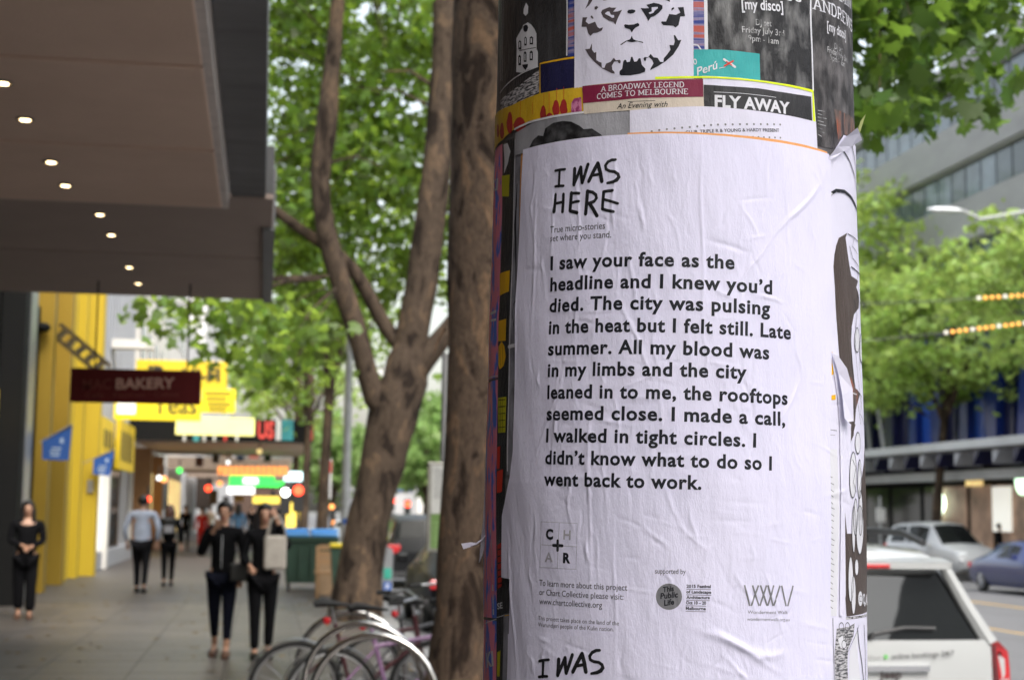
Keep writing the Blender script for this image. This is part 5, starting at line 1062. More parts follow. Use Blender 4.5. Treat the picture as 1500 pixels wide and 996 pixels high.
simple(1.5, -3.9, 4.8, (5.2, 6.4, 3.2), 8.5, 81, 'plane tree behind the camera shading the column', GL, mLeafN, .2, 105, 30, 0, .3, 5.2, .22)
simple(1.5, -17, 4.8, (5.2, 5.0, 3.2), 8.6, 82, 'second plane tree behind the camera', GL, mLeafN, .3, 110, 30, 0, .2, 4.6, .22)
# ================================================================== vehicles
def carpaint(name, c, r=.3): return mat(name, c, rough=r, coat=.8, var=.03, scale=1)
mCW = carpaint('white_car_paint', (.38, .39, .39)); mCS = carpaint('silver_car_paint', (.36, .37, .38)); mCB = carpaint('blue_car_paint', (.01, .02, .11)); mCG = carpaint('green_car_paint', (.02, .28, .16)); mCK = mat('black_car_paint', (.006, .0065, .008), rough=.45, coat=.08, spec=.25, var=.03); mCTx = carpaint('pale_car_paint', (.50, .50, .44))
mTyre = mat('tyre_rubber', (.018, .018, .018), rough=.85); mAlloy = mat('alloy_rim', (.45, .45, .46), rough=.3, metal=.8); mCGlJ = mat('tinted_rear_glass', (.006, .007, .007), rough=.02, spec=.85); mCGl = mat('car_glass', (.006, .007, .007), rough=.15, spec=.16, var=.3); mTail = mat('tail_lamp_red', (.38, .012, .015), rough=.15, coat=1, emit=.12); mTailD = mat('tail_lamp_dark', (.10, .008, .01), rough=.2, coat=1); mHead = mat('headlamp_glass', (.75, .78, .8), rough=.1, coat=1); mPlas = mat('black_trim', (.03, .03, .032), rough=.6); mChr = mat('chrome', (.75, .76, .78), rough=.12, metal=1.0, var=.02); mPlate = mat('number_plate', (.7, .7, .68), rough=.5)
def loft(st, mirror=True):
    """st: list of (y, [(x,z)...half ring from centre bottom to centre top])"""
    b = MB(); n = len(st[0][1]); V = []
    for y, rg in st:
        full = [(-x, z) for x, z in reversed(rg[1:-1])]
        ring = list(rg)+full; V += [(x, y, z) for x, z in ring]
    m_ = 2*n-2; Fc = []
    for i in range(len(st)-1):
        for k in range(m_): Fc.append((i*m_+k, i*m_+(k+1) % m_, (i+1)*m_+(k+1) % m_, (i+1)*m_+k))
    Fc.append(tuple(range(m_))); Fc.append(tuple(reversed(range((len(st)-1)*m_, len(st)*m_))))
    b.add(V, Fc); return b
def recalc(o):
    bm = bmesh.new(); bm.from_mesh(o.data); bmesh.ops.recalc_face_normals(bm, faces=bm.faces[:]); bm.to_mesh(o.data); bm.free()
def ring7(w, zb, zs, zt, wt): return [(0, zb), (w*.86, zb), (w*.985, zb+.16), (w, (zb+zs)/2+.04), (w*.975, zs-.06), (w*.93, zs), (wt, zt-.05), (wt*.84, zt-.005), (0, zt+.02)]
def lerp(a, b, t): return tuple(a[i]+(b[i]-a[i])*t for i in range(3))
def glassq(A, B, C_, D, name, parent, m_=None, off=.006, inset=.06):
    q_ = [Vector(p) for p in (A, B, C_, D)]; c = sum(q_, Vector())/4; n_ = ((q_[1]-q_[0]).cross(q_[3]-q_[0])).normalized()
    if n_.dot(c-Vector((0, 0, .8))) < 0: n_ = -n_
    q_ = [c+(p-c)*(1-inset)+n_*off for p in q_]
    return part(MB().prism([p+Vector(parent.location) for p in q_], -n_*.02), name, m_ or mCGl, parent)
def patch(st, fs, ks, name, parent, mirror=1, off=.007):
    # a pane lying on the body's own surface between stations fs and ring positions ks
    def PT(f, k):
        i = min(int(f), len(st)-2); t = f-i; n_ = len(st[0][1])-1
        def K(ring, kk):
            sg = 1
            if kk > n_: kk = 2*n_-kk; sg = -1
            j = min(int(kk), n_-1); u_ = kk-j; a, b_ = ring[j], ring[j+1]; return (sg*(a[0]+(b_[0]-a[0])*u_), a[1]+(b_[1]-a[1])*u_)
        a, b_ = K(st[i][1], k), K(st[i+1][1], k); return Vector((mirror*(a[0]+(b_[0]-a[0])*t), st[i][0]+(st[i+1][0]-st[i][0])*t, a[1]+(b_[1]-a[1])*t))
    def fill(a, b_, base):
        o = [a]+[x for x in base if a+1e-3 < x < b_-1e-3]+[b_]; return o
    F_ = fill(fs[0], fs[1], range(20)); K_ = fill(ks[0], ks[1], range(20)); G = [[PT(f, k) for k in K_] for f in F_]
    c0 = sum((p for r_ in G for p in r_), Vector())/(len(F_)*len(K_)); V = []; nf, nk = len(F_), len(K_)
    for i in range(nf):
        for j in range(nk):
            du = G[min(i+1, nf-1)][j]-G[max(i-1, 0)][j]; dv = G[i][min(j+1, nk-1)]-G[i][max(j-1, 0)]; nn = du.cross(dv).normalized()
            if nn.dot(G[i][j]-Vector((0, G[i][j].y*.3, .75))) < 0: nn = -nn
            V.append((G[i][j]+nn*off, G[i][j]-nn*.012))
    b = MB(); q_ = [a for a, _ in V]+[c for _, c in V]; N = nf*nk; Fc = []
    for i in range(nf-1):
        for j in range(nk-1):
            a = i*nk+j; Fc.append((a, a+1, a+nk+1, a+nk)); Fc.append((N+a, N+a+nk, N+a+nk+1, N+a+1))
    rim = [j for j in range(nk)]+[i*nk+nk-1 for i in range(1, nf)]+[(nf-1)*nk+j for j in range(nk-2, -1, -1)]+[i*nk for i in range(nf-2, 0, -1)]
    for a, c in zip(rim, rim[1:]+rim[:1]): Fc.append((a, c, N+c, N+a))
    b.add(q_, Fc); o = b.build(name, mCGl, parent); recalc(o); return o
def wheel(parent, x, y, r, s):
    L = Vector(parent.location); c = Vector((x, y, r))
    w = MB(); w.ring(c+L, (1, 0, 0), r-.075, .075, 28, 10); w.disc(c+L, (1, 0, 0), r-.10, .16, 24); w = part(w, 'wheel', mTyre, parent, True)
    rm = MB(); rm.ring(c+L+Vector((s*.07, 0, 0)), (1, 0, 0), r*.62, .015, 20, 6); rm.disc(c+L+Vector((s*.06, 0, 0)), (1, 0, 0), r*.16, .07, 12)
    for k in range(7):
        a_ = k*2*math.pi/7; d_ = Vector((0, math.cos(a_), math.sin(a_)))
        rm.tube([c+L+Vector((s*.08, 0, 0))+d_*.03, c+L+Vector((s*.075, 0, 0))+d_*r*.62], .024, 5)
    o = part(rm, 'rim', mAlloy, parent); o.parent = w; return w
def car(name, kind, paint, loc, rz_, label, cat='car', lights='both', group=None):
    r = empty(name, (0, 0, 0), label, cat, group)
    if kind == 'sedan':
        S_ = [(-2.25,.72,.32,.62,.66,.55),(-2.15,.84,.24,.80,.86,.70),(-1.75,.88,.20,.90,.97,.74),(-1.30,.89,.20,.91,1.12,.66),(-.85,.89,.20,.92,1.38,.57),(0,.90,.20,.92,1.44,.60),(.55,.90,.20,.91,1.38,.58),(1.05,.89,.20,.90,1.08,.66),(1.35,.88,.20,.88,.95,.72),(1.95,.84,.22,.78,.82,.70),(2.20,.76,.30,.62,.66,.60),(2.3,.62,.36,.52,.55,.5)]
        ga, gb_, gc, gd = 3, 4, 6, 8; wr = .32
    else:
        S_ = [(-2.30,.78,.36,.80,.84,.66),(-2.24,.88,.28,.95,1.12,.72),(-2.05,.91,.25,1.00,1.58,.62),(-1.6,.92,.24,1.01,1.66,.64),(-.2,.92,.24,1.01,1.70,.66),(.45,.92,.24,1.0,1.64,.64),(1.05,.91,.24,.99,1.20,.74),(1.25,.91,.24,.97,1.06,.76),(1.95,.88,.26,.90,.96,.74),(2.20,.80,.34,.74,.78,.66),(2.3,.66,.40,.60,.64,.56)]
        ga, gb_, gc, gd = 1, 2, 5, 7; wr = .36
    st = [(y, ring7(w, zb, zs, zt, wt)) for (y, w, zb, zs, zt, wt) in S_]
    o = loft(st).build('body', paint, r, True); recalc(o)
    P = lambda i, k, s=1: (s*st[i][1][k][0], st[i][0], st[i][1][k][1])
    patch(st, (ga+.12, gb_-.10), (6.25, 9.75), 'rear_window', r); patch(st, (gc+.08, gd-1+(.90 if gd-1 > gc else .0)-0.0 if gd-1 > gc else gc+.9), (6.25, 9.75), 'windscreen', r)
    for s in (1, -1):
        spans = [(gb_+.25, (gb_+gc)/2), ((gb_+gc)/2, gc-.05)]
        def PP(f, k):
            i = min(int(f), len(st)-2); return lerp(P(i, k, s), P(i+1, k, s), f-i)
        for (f0, f1) in spans: patch(st, (f0+.05, f1-.03), (5.12, 5.9), 'side_window', r, s)
        for wy in ((-1.38, 1.38)): wheel(r, s*(.90-.09), wy, wr, s)
        zt_ = S_[1][4] if kind == 'sedan' else .98
        tl_ = MB().box(min(s*.55, s*.86), max(s*.55, s*.86), -2.23 if kind == 'sedan' else -2.29, -2.10, .66 if kind == 'sedan' else .74, .80 if kind == 'sedan' else 1.02, .03).build('tail_lamp', mTail, r)
        MB().box(min(s*.46, s*.80), max(s*.46, s*.80), 1.98, 2.22, .60 if kind == 'sedan' else .70, .74 if kind == 'sedan' else .86, .04).build('headlamp', mHead, r)
        MB().box(min(s*.90, s*1.08), max(s*.90, s*1.08), .72, .84, .95, 1.10, .03).build('mirror', paint, r)
    MB().box(-.26, .26, -2.335, -2.32, .52, .64).build('number_plate', mPlate, r); MB().box(-.5, .5, 2.24, 2.34, .42, .58, .02).build('grille', mPlas, r)
    MB().box(-.8, .8, -2.33, -2.2, .28, .40, .02).build('bumper_trim', mPlas, r)
    r.location = loc; r.rotation_euler.z = rz_; return r
car('parked_car', 'sedan', mCK, (3.27, 24.3, rz(3.2)), 0, 'dark sedan with red tail lamps parked beyond the trees')
bo = bpy.data.objects
k_ = car('parked_car', 'suv', mCK, (3.75, 37.5, rz(3.8)), R_(-1), 'black four wheel drive seen from behind between the tree trunks')
car('parked_car', 'suv', mCS, (22.9, 49.3, rz(22.9)), math.pi+R_(8), 'silver four wheel drive facing us parked across the street').scale = (1, 1, 1.13)
car('moving_car', 'sedan', mCB, (20.6, 38.6, rz(20.6)), math.pi, 'dark blue sedan at the right frame edge on the far side of the road')
car('taxi', 'sedan', mCG, (22.9, 60.5, rz(22.9)), math.pi, 'green and white car behind the silver one across the street')
for i, (x, y, m_, kd, lb) in enumerate(((6.3, 62, mCW, 'sedan', 'white car in the far traffic lane down the road'), (3.3, 58, mCS, 'sedan', 'small silver car parked far along the near kerb'), (6.6, 84, mCK, 'suv', 'dark car far down the road with red lamps'), (10.5, 95, mCW, 'suv', 'white car among distant traffic beneath the pale trees'))):
    car('parked_car' if x < 5 else 'moving_car', kd, m_, (x, y, rz(x)), 0, lb, group='distant cars down the road')
# black boot panel of the pale sedan is a body part with its own colour
ps = [o for o in bo if o.get('label', '').startswith('dark sedan')][0]
MB().box(-.70, .70, -2.275, -2.235, .50, .93, .02).build('boot_panel', mCK, ps)
# ---- the white four wheel drive at the kerb, its tail close to us
YJ = 8.75; XC = PY(1275, 900, YJ).x; ZR = rz(XC)
jp = empty('parked_car', (XC, YJ, ZR), 'white four wheel drive with dark rear window parked right of the column', 'car')
def JR(w, zb, zs, zt, wt, sh=.93): return [(0, zb), (w*.84, zb), (w*.97, zb+.12), (w, zb+.30), (w*.99, zs-.12), (w*sh, zs), (wt+.04, zt-.10), (wt-.05, zt-.02), (0, zt+.012)]
J = [(0.0, JR(.84, .42, 1.04, 1.07, .80)), (.02, JR(.87, .36, 1.06, 1.14, .70)), (.10, JR(.89, .34, 1.07, 1.50, .50)), (.16, JR(.90, .33, 1.07, 1.575, .50)), (.5, JR(.905, .32, 1.07, 1.61, .56)), (1.4, JR(.91, .30, 1.07, 1.63, .60)), (2.2, JR(.91, .30, 1.06, 1.60, .60)), (2.85, JR(.91, .30, 1.05, 1.22, .72)), (3.0, JR(.905, .30, 1.04, 1.08, .76)), (3.9, JR(.88, .32, 1.0, 1.03, .74)), (4.25, JR(.82, .38, .84, .88, .7)), (4.35, JR(.72, .42, .7, .73, .6))]
o = loft(J).build('body', mCW, jp, True); recalc(o)
def jpx(u, v, y=-.012): 
    p = PY(u, v, YJ+y); return Vector((p.x-XC, y, p.z-ZR))
def mirror_poly(pts): return pts+[Vector((-p.x, p.y, p.z)) for p in reversed(pts)]
rw = mirror_poly([Vector((0, .055, jpx(1275, 846).z)), Vector((.455, .06, jpx(1396, 840).z)), Vector((.50, .055, jpx(1402, 850).z)), Vector((.705, -.005, jpx(1452, 934).z)), Vector((.69, -.012, jpx(1450, 940).z)), Vector((0, -.022, jpx(1275, 948).z))])
b = MB(); n_ = len(rw)
hw = 7; rows = []
for (zf) in (0, .25, .5, .75, 1):
    zt_, zl_ = jpx(1300, 843).z, jpx(1300, 944).z; z = zl_+(zt_-zl_)*zf; w = .715+(.475-.715)*zf
    rows.append([(w*(j/hw-1)*1.0 if 0 else w*(2*j/hw-1), -.03+.085*zf+.03*abs(2*j/hw-1)**2, z+.018*abs(2*j/hw-1)**2) for j in range(hw+1)])
V = [p for r_ow in rows for p in r_ow]; Fc = [(i*(hw+1)+j, i*(hw+1)+j+1, (i+1)*(hw+1)+j+1, (i+1)*(hw+1)+j) for i in range(4) for j in range(hw)]
nV = len(V); b.add(V+[(x, y+.02, z) for x, y, z in V], Fc+[tuple(nV+i for i in reversed(f)) for f in Fc]); o = b.build('rear_window', mCGlJ, jp, True)
# corner pillar shell gives the upright white frame round the glass
for s in (1, -1):
    MB().tube([(s*.50, .07, 1.50), (s*.62, .035, 1.27), (s*.755, .0, 1.04)], [.035, .042, .05], 8).build('rear_pillar', mCW, jp, True)
    MB().tube([(s*.50, .35, 1.63), (s*.56, .8, 1.69), (s*.58, 1.8, 1.70), (s*.56, 2.3, 1.63)], .022, 8).build('roof_rail', mPlas, jp, True)
    b = MB(); b.prism([(s*.735, -.035, 1.05), (s*.80, -.03, 1.055), (s*.885, .02, .99), (s*.91, .05, .88), (s*.90, .03, .72), (s*.80, -.035, .70), (s*.765, -.04, .86)], (0, .30, 0)); tl_ = b.build('tail_lamp', mTail, jp, False)
    b = MB(); b.prism([(s*.80, -.042, .83), (s*.88, .01, .83), (s*.875, .01, .76), (s*.81, -.042, .75)], (0, .02, 0)); q_ = b.build('reversing_lens', mat('smoky_lens', (.35, .28, .30), rough=.2, coat=1), jp); q_.parent = tl_
    b = MB(); b.prism([(s*.745, -.046, 1.035), (s*.775, -.045, 1.035), (s*.80, -.045, .74), (s*.775, -.046, .74)], (0, .02, 0)); q_ = b.build('lens_edge', mTailD, jp); q_.parent = tl_
    for wy in (.85, 3.45): wheel(jp, s*.81, wy, .36, s)
    patch(J, (4.0, 4.95), (5.1, 5.9), 'side_window', jp, s); patch(J, (5.05, 6.2), (5.1, 5.9), 'side_window', jp, s)
b = MB(); b.add([(x, y-.012*(1-(x/.76)**2)+d, z) for d in (0, .05) for (z, y) in ((.60, -.05), (.80, -.052), (.98, -.045), (1.062, -.032)) for x in (-.745, -.4, 0, .4, .745)],
 [(r_*5+c, r_*5+c+1, r_*5+c+6, r_*5+c+5) for r_ in range(3) for c in range(4)]+[(20+r_*5+c, 20+r_*5+c+5, 20+r_*5+c+6, 20+r_*5+c+1) for r_ in range(3) for c in range(4)]+[(c, 20+c, 21+c, c+1) for c in range(4)]+[(15+c, 16+c, 36+c, 35+c) for c in range(4)]+[(r_*5, r_*5+5, r_*5+25, r_*5+20) for r_ in range(3)]+[(r_*5+4, r_*5+24, r_*5+29, r_*5+9) for r_ in range(3)]); o = b.build('tailgate', mCW, jp, True); recalc(o)
sp = MB(); zs_ = jpx(1300, 834).z
sp.obox((0, .03, 1.515), (.50, 0, 0), (0, .085, .012), (0, -.004, .022)); sp.obox((0, -.03, 1.50), (.47, 0, 0), (0, .03, 0), (0, 0, .016)); sp.build('roof_spoiler', mCW, jp)
MB().box(-.19, .10, -.075, -.055, 1.487, 1.513, .006).build('brake_light', mTail, jp)
ch = MB(); ch.obox((0, -.065, jpx(1300, 977).z), (.335, 0, 0), (0, .022, 0), (0, 0, .017)); ch.build('chrome_strip', mChr, jp)
MB().box(-.78, .78, -.14, .05, .40, .60, .03).build('rear_bumper', mCW, jp); MB().box(-.26, .26, -.085, -.066, .70, .80).build('number_plate', mPlate, jp)
w_ = MB(); w_.tube([(-.02, -.05, 1.07), (.0, -.05, 1.10), (.20, -.035, 1.135), (.40, -.02, 1.13)], .012, 6); w_.build('rear_wiper', mPlas, jp)
patch(J, (6.1, 6.95), (6.3, 9.7), 'windscreen', jp)
def jt(body, u0, v0, u1, v1, h, m_, bold, y=-.068, nm='lettering'):
    v, f = text_geo(body, 1.0, bold); xs = [a.x for a in v]; A, B = jpx(u0, v0, y), jpx(u1, v1, y); k = h*YJ/2225/.73
    return mobj(nm, [(A.x+(B.x-A.x)*(a.x-min(xs))/(max(xs)-min(xs)), y, A.z+(B.z-A.z)*(a.x-min(xs))/(max(xs)-min(xs))+a.y*k) for a in v], f, m_, jp)
mGyT = mat('grey_decal', (.22, .22, .22), rough=.6)
jt('without', 1266, 965.5, 1290, 965, 7.5, mGyT, 0); jt('online bookings 24/7', 1305.5, 964.8, 1398, 959.5, 8, mat('dark_grey_decal', (.06, .06, .06)), .01); jt('Jeep', 1288, 993.5, 1321, 992.5, 12, mat('badge_dark', (.12, .10, .10), rough=.3, metal=.6), .03, -.070, 'badge')
c_ = jpx(1298, 961.5, -.069); MB().prism([c_+Vector((math.cos(R_(90+36*j))*(.020 if j % 2 == 0 else .009), 0, math.sin(R_(90+36*j))*(.020 if j % 2 == 0 else .009))) for j in range(10)], (0, .003, 0)).build('green_star', mat('green_decal', (.10, .42, .08), rough=.5), jp)
# ================================================================== bike racks and bicycles
mStl = mat('stainless_tube', (.62, .60, .58), rough=.18, metal=1.0, var=.05)
def hoop(x, y, ztop, w, label):
    r = empty('bike_rack', (x, y, 0), label, 'bike rack', 'steel bike hoops at the kerb')
    pts = [(-w/2, 0, -.01), (-w/2, 0, ztop-w/2)]+[(-w/2*math.cos(t), 0, ztop-w/2+w/2*math.sin(t)) for t in [math.pi*j/16 for j in range(1, 16)]]+[(w/2, 0, ztop-w/2), (w/2, 0, -.01)]
    MB().tube(pts, .023, 12).build('hoop', mStl, r, True); MB().tube([(-w/2, 0, .30), (w/2, 0, .30)], .014, 8).build('crossbar', mStl, r, True)
    for s in (-1, 1): MB().disc((s*w/2, 0, .006), (0, 0, 1), .065, .012, 16).build('base_plate', mStl, r)
    r.rotation_euler.z = R_(-14); return r
def hp(u, v, z): 
    d = ray(u, v); p = CAM+d*((z-CAM.z)/d.z); return p
for (u, v, zt, w, lb) in ((506, 896, .86, .82, 'rear of three steel bike hoops, partly behind the saddle'), (524, 913, .86, .80, 'middle of three steel bike hoops at the kerb'), (540, 930, .86, .78, 'front steel bike hoop nearest the camera')):
    p = hp(u+10, v, zt); hoop(p.x, p.y, zt, w, lb)
def bike(loc, rz_, fm, label, lean=0.0, basket=False, H=1.0):
    r = empty('bicycle', (0, 0, 0), label, 'bicycle', 'bicycles parked at the steel hoops'); R0 = .34
    A, B = Vector((-.50, 0, R0)), Vector((.52, 0, R0)); bbk = Vector((-.08, 0, .28)); sd_, hd = Vector((-.22, 0, .80)), Vector((.36, 0, .86)); hl = Vector((.40, 0, .66))
    for nm, c in (('rear', A), ('front', B)):
        w = MB().ring(c, (0, 1, 0), R0-.02, .018, 40, 8).build('wheel', mTyre, r, True)
        q_ = MB().ring(c, (0, 1, 0), R0-.045, .010, 36, 6).build('rim', mAlloy, r, True); q_.parent = w
        s_ = MB()
        for k in range(18): a_ = k*math.pi/9; s_.tube([c+Vector((0, .02*(-1)**k, 0)), c+Vector((math.cos(a_)*(R0-.05), 0, math.sin(a_)*(R0-.05)))], .0016, 4)
        s_.disc(c, (0, 1, 0), .025, .08, 10); q_ = s_.build('spokes', mAlloy, r); q_.parent = w; tag(q_, kind='stuff')
        g_ = MB().tube([c+Vector((math.cos(t)*(R0+.015), 0, math.sin(t)*(R0+.015))) for t in [R_(20+j*14) for j in range(11)]], .020, 6, flat=.3).build('mudguard', mAlloy, r, True)
    f = MB()
    for a_, b_, w in ((bbk, sd_, .016), (bbk, hl, .019), (sd_+Vector((.02, 0, -.12)), hd+Vector((0, 0, -.10)), .017), (hd, hl, .02), (A, bbk, .010), (A, sd_+Vector((.03, 0, -.14)), .009), (hl, B, .013)): f.tube([a_, b_], w, 8)
    f.build('frame', fm, r, True)
    MB().tube([sd_+Vector((0, 0, -.02)), sd_+Vector((-.03, 0, .12))], .012, 8).build('seat_post', mAlloy, r)
    s_ = MB(); s_.tube([sd_+Vector((-.16, 0, .14)), sd_+Vector((-.10, 0, .155)), sd_+Vector((0, 0, .145)), sd_+Vector((.12, 0, .13))], [.05, .075, .04, .018], 10, flat=.45); q_ = s_.build('saddle', mTyre, r, True)
    h = MB(); h.tube([hd, hd+Vector((-.02, 0, .12))], .013, 8); h.tube([hd+Vector((-.14, -.29, .13)), hd+Vector((-.02, -.20, .15)), hd+Vector((.02, 0, .12)), hd+Vector((-.02, .20, .15)), hd+Vector((-.14, .29, .13))], .012, 8); h.build('handlebar', mAlloy, r, True)
    for s in (-1, 1): MB().tube([hd+Vector((-.24, s*.31, .125)), hd+Vector((-.13, s*.285, .13))], .017, 8).build('grip', mTyre, r)
    c = MB(); c.ring(bbk, (0, 1, 0), .085, .008, 24, 5); c.tube([bbk+Vector((0, -.06, 0)), bbk+Vector((.10, -.07, -.13))], .011, 6); c.tube([bbk+Vector((0, .06, 0)), bbk+Vector((-.10, .07, .13))], .011, 6); tag(c.build('chainset', mPlas, r), kind='stuff')
    for s in (-1, 1): MB().box(bbk.x+s*-.10-.045, bbk.x+s*-.10+.045, s*.07 if s > 0 else -.15, .15 if s > 0 else -.07, bbk.z+s*.13-.01, bbk.z+s*.13+.01).build('pedal', mPlas, r)
    MB().ball(sd_+Vector((-.06, 0, .02)), .03, 8, 6).build('reflector', mTail, r)
    if basket:
        k = MB()
        for z in (.0, .1, .2): k.tube([hd+Vector((.06+dx, dy, z-.02)) for dx, dy in ((0, -.15), (.22, -.15), (.22, .15), (0, .15))], .006, 4, closed=True)
        for dy in (-.15, -.05, .05, .15): k.tube([hd+Vector((.28, dy, -.02)), hd+Vector((.28, dy, .18))], .005, 4)
        tag(k.build('basket', mPlas, r), kind='stuff')
    r.location = loc; r.rotation_euler = (lean, 0, rz_); r.scale = (H, H, H); return r
mPur = mat('lilac_bike_paint', (.30, .17, .31), rough=.4, coat=.4); mRedB = mat('dark_red_bike_paint', (.08, .02, .025), rough=.4, coat=.4); mGrB = mat('graphite_bike_paint', (.05, .05, .055), rough=.4)
pa = PG(455, 1010); bike((1.0, 10.75, 0), R_(8), mPur, 'lilac bicycle locked across the front hoops', R_(-5))
bike((.76, 11.35, 0), R_(4), mRedB, 'dark red bicycle with its front wheel sticking out to the left', R_(4))
bike((1.22, 12.3, 0), R_(36), mGrB, 'black bicycle with wire basket behind the hoops near the tree', R_(6), True)
# ================================================================== bins, crates, meter, posts, signs
mBinG = mat('dark_green_bin', (.035, .075, .05), rough=.6, scale=2, var=.2); mLidB = mat('blue_bin_lid', (.10, .34, .70), rough=.5, var=.1); mLidY = mat('yellow_bin_lid', (.75, .58, .02), rough=.5); mWood = mat('pale_timber', (.40, .24, .12), rough=.7, scale=6, stretch=(1, 1, 6)); mPoleG = mat('galvanised_pole', (.42, .43, .44), rough=.5, metal=.2, scale=4)
Ys = 31.0; a_, c_ = PY(415, 850, Ys), PY(496, 783, Ys)
sk = empty('skip_bin', ((a_.x+c_.x)/2, Ys, 0), 'large dark green wheeled skip with bright blue lids', 'bin'); hw_ = (c_.x-a_.x)/2
b = MB(); L = sk.location
b.add([(-hw_*.9, 0, .16), (hw_*.9, 0, .16), (hw_*.9, .95, .16), (-hw_*.9, .95, .16), (-hw_, -.08, 1.07), (hw_, -.08, 1.07), (hw_, 1.05, 1.07), (-hw_, 1.05, 1.07)], [(3,2,1,0),(4,5,6,7),(0,1,5,4),(1,2,6,5),(2,3,7,6),(3,0,4,7)]); b.build('body', mBinG, sk)
for k in range(5): MB().box(-hw_*.85+k*hw_*.42, -hw_*.85+k*hw_*.42+.05, -.085, .0, .22, .98).build('rib', mBinG, sk)
for s in (0, 1):
    x0 = -hw_-.03+s*(hw_+.04); MB().box(x0, x0+hw_-.0, -.12, 1.08, 1.075, 1.14, .03).build('lid', mLidB, sk); MB().box(x0, x0+hw_+.04*s, 1.0, 1.2, 1.14, 1.22, .03).build('lid_fold', mLidB, sk)
MB().box(-hw_-.1, hw_+.1, -.13, -.09, 1.0, 1.06).build('rim_bar', mBinG, sk)
for sx in (-.8, .8):
    for y in (.1, .85): MB().disc((sx*hw_, y, .08), (1, 0, 0), .078, .05, 14).build('castor', mTyre, sk)
Yb = 27.2; a_, c_ = PY(489, 860, Yb), PY(512, 790, Yb)
yb = empty('wheelie_bin', ((a_.x+c_.x)/2+.08, Yb, 0), 'green wheelie bin with a yellow lid beside the forked tree', 'bin')
b = MB(); b.add([(-.2, 0, .08), (.2, 0, .08), (.2, .42, .08), (-.2, .42, .08), (-.27, -.06, .95), (.27, -.06, .95), (.27, .55, .95), (-.27, .55, .95)], [(3,2,1,0),(4,5,6,7),(0,1,5,4),(1,2,6,5),(2,3,7,6),(3,0,4,7)]); b.build('body', mBinG, yb)
MB().box(-.29, .29, -.10, .58, .955, 1.03, .03).build('lid', mLidY, yb)
for s in (-1, 1): MB().disc((s*.2, .5, .1), (1, 0, 0), .1, .05, 14).build('wheel', mTyre, yb)
Yc = 28.6; a_ = PY(478, 862, Yc)
cr_ = empty('wooden_chair', (a_.x, Yc, 0), 'bare wooden chair standing beside the green skip', 'chair')
for sx in (-.17, .17):
    MB().box(sx-.03, sx+.03, -.22, -.16, 0, .62).build('leg', mWood, cr_); MB().box(sx-.03, sx+.03, .16, .22, 0, .95).build('leg', mWood, cr_)
MB().box(-.22, .22, -.24, .24, .44, .49).build('seat', mWood, cr_)
for z in (.62, .76, .88): MB().box(-.14, .14, .17, .20, z, z+.09).build('back_slat', mWood, cr_)
a_ = PY(466, 860, 29.4); ct = empty('cardboard_box', (a_.x+.12, 29.6, 0), 'flattened brown cardboard leaning between skip and chair', 'box'); MB().box(-.16, .16, 0, .12, 0, .82, .01).build('panel', mat('cardboard', (.36, .24, .14), rough=.8), ct); MB().box(-.10, .2, -.06, -.005, 0, .5, .01).build('flap', mat('cardboard', (.36, .24, .14)), ct)
Ym = 23.6; a_ = PY(560, 893, Ym)
pm2 = empty('parking_meter', (a_.x+.02, Ym, 0), 'grey parking meter cabinet with green and blue stickers by the kerb', 'parking meter'); w = 12*Ym/2225
b = MB(); b.prism([(-w, 0, -.01), (w, 0, -.01), (w, 0, 1.02), (w*.2, 0, 1.08), (-w*.3, 0, .98), (-w, 0, .62)], (0, .28, 0)); b.build('cabinet', mat('meter_grey', (.20, .21, .22), rough=.5), pm2)
MB().box(-.01, w*.85, -.012, 0, .58, .74).build('green_sticker', mat('teal_sticker', (.03, .30, .22)), pm2); MB().box(-.01, w*.85, -.012, 0, .38, .53).build('blue_sticker', mat('blue_sticker', (.03, .10, .35)), pm2)
flat_text('P', (.03, -.014, .41), (.07, -.014, .41), (0, 0, 0), .09, mWhP, pm2, .02)
def pole(x, y, h, r0, r1, label, m_=None, name='street_pole'):
    r = empty(name, (x, y, 0), label, 'pole'); MB().tube([(0, 0, -.01), (0, 0, h*.5), (0, 0, h)], [r0, (r0+r1)/2, r1], 12).build('shaft', m_ or mPoleG, r, True); MB().tube([(0, 0, -.005), (0, 0, .35)], r0*1.25, 12).build('base_collar', m_ or mPoleG, r, True); return r
a_ = PY(505, 790, 30); p_ = pole(a_.x, 30, 5.6, .095, .07, 'tall pale grey pole left of the forked tree trunk'); MB().box(-.06, .06, -.1, -.09, 1.35, 1.45).build('blue_sticker', mat('blue_sticker', (.03, .1, .35)), p_)
a_ = PY(474, 790, 39); p_ = pole(a_.x, 39, 4.2, .08, .06, 'thin pole with white and red sign plate behind the skip'); MB().box(-.16, .16, -.11, -.09, 1.9, 2.9, .01).build('sign_plate', mWhP, p_); MB().box(-.15, .15, -.125, -.112, 2.55, 2.85).build('red_band', mRedL, p_)
Yi = 12.6; a_, c_ = PY(625, 808, Yi), PY(672, 677, Yi)
bs_ = empty('bus_stop', ((a_.x+c_.x)/2, Yi, 0), 'stop sign board with timetable and green lower panel behind the near trunk', 'bus stop'); hx = (c_.x-a_.x)/2; z0, z1 = a_.z, c_.z
MB().box(-hx, hx, 0, .06, z0, z1, .008).build('frame', mat('board_frame', (.32, .31, .28), rough=.4, metal=.4), bs_); MB().box(-hx+.03, hx-.03, -.008, 0, z0+.40*(z1-z0)*1.0+.02, z1-.03).build('timetable', mat('timetable_paper', (.52, .52, .50), rough=.4), bs_)
MB().box(-hx+.03, hx-.03, -.008, 0, z0+.03, z0+.42*(z1-z0)).build('green_panel', mat('green_panel', (.14, .24, .07), rough=.4), bs_)
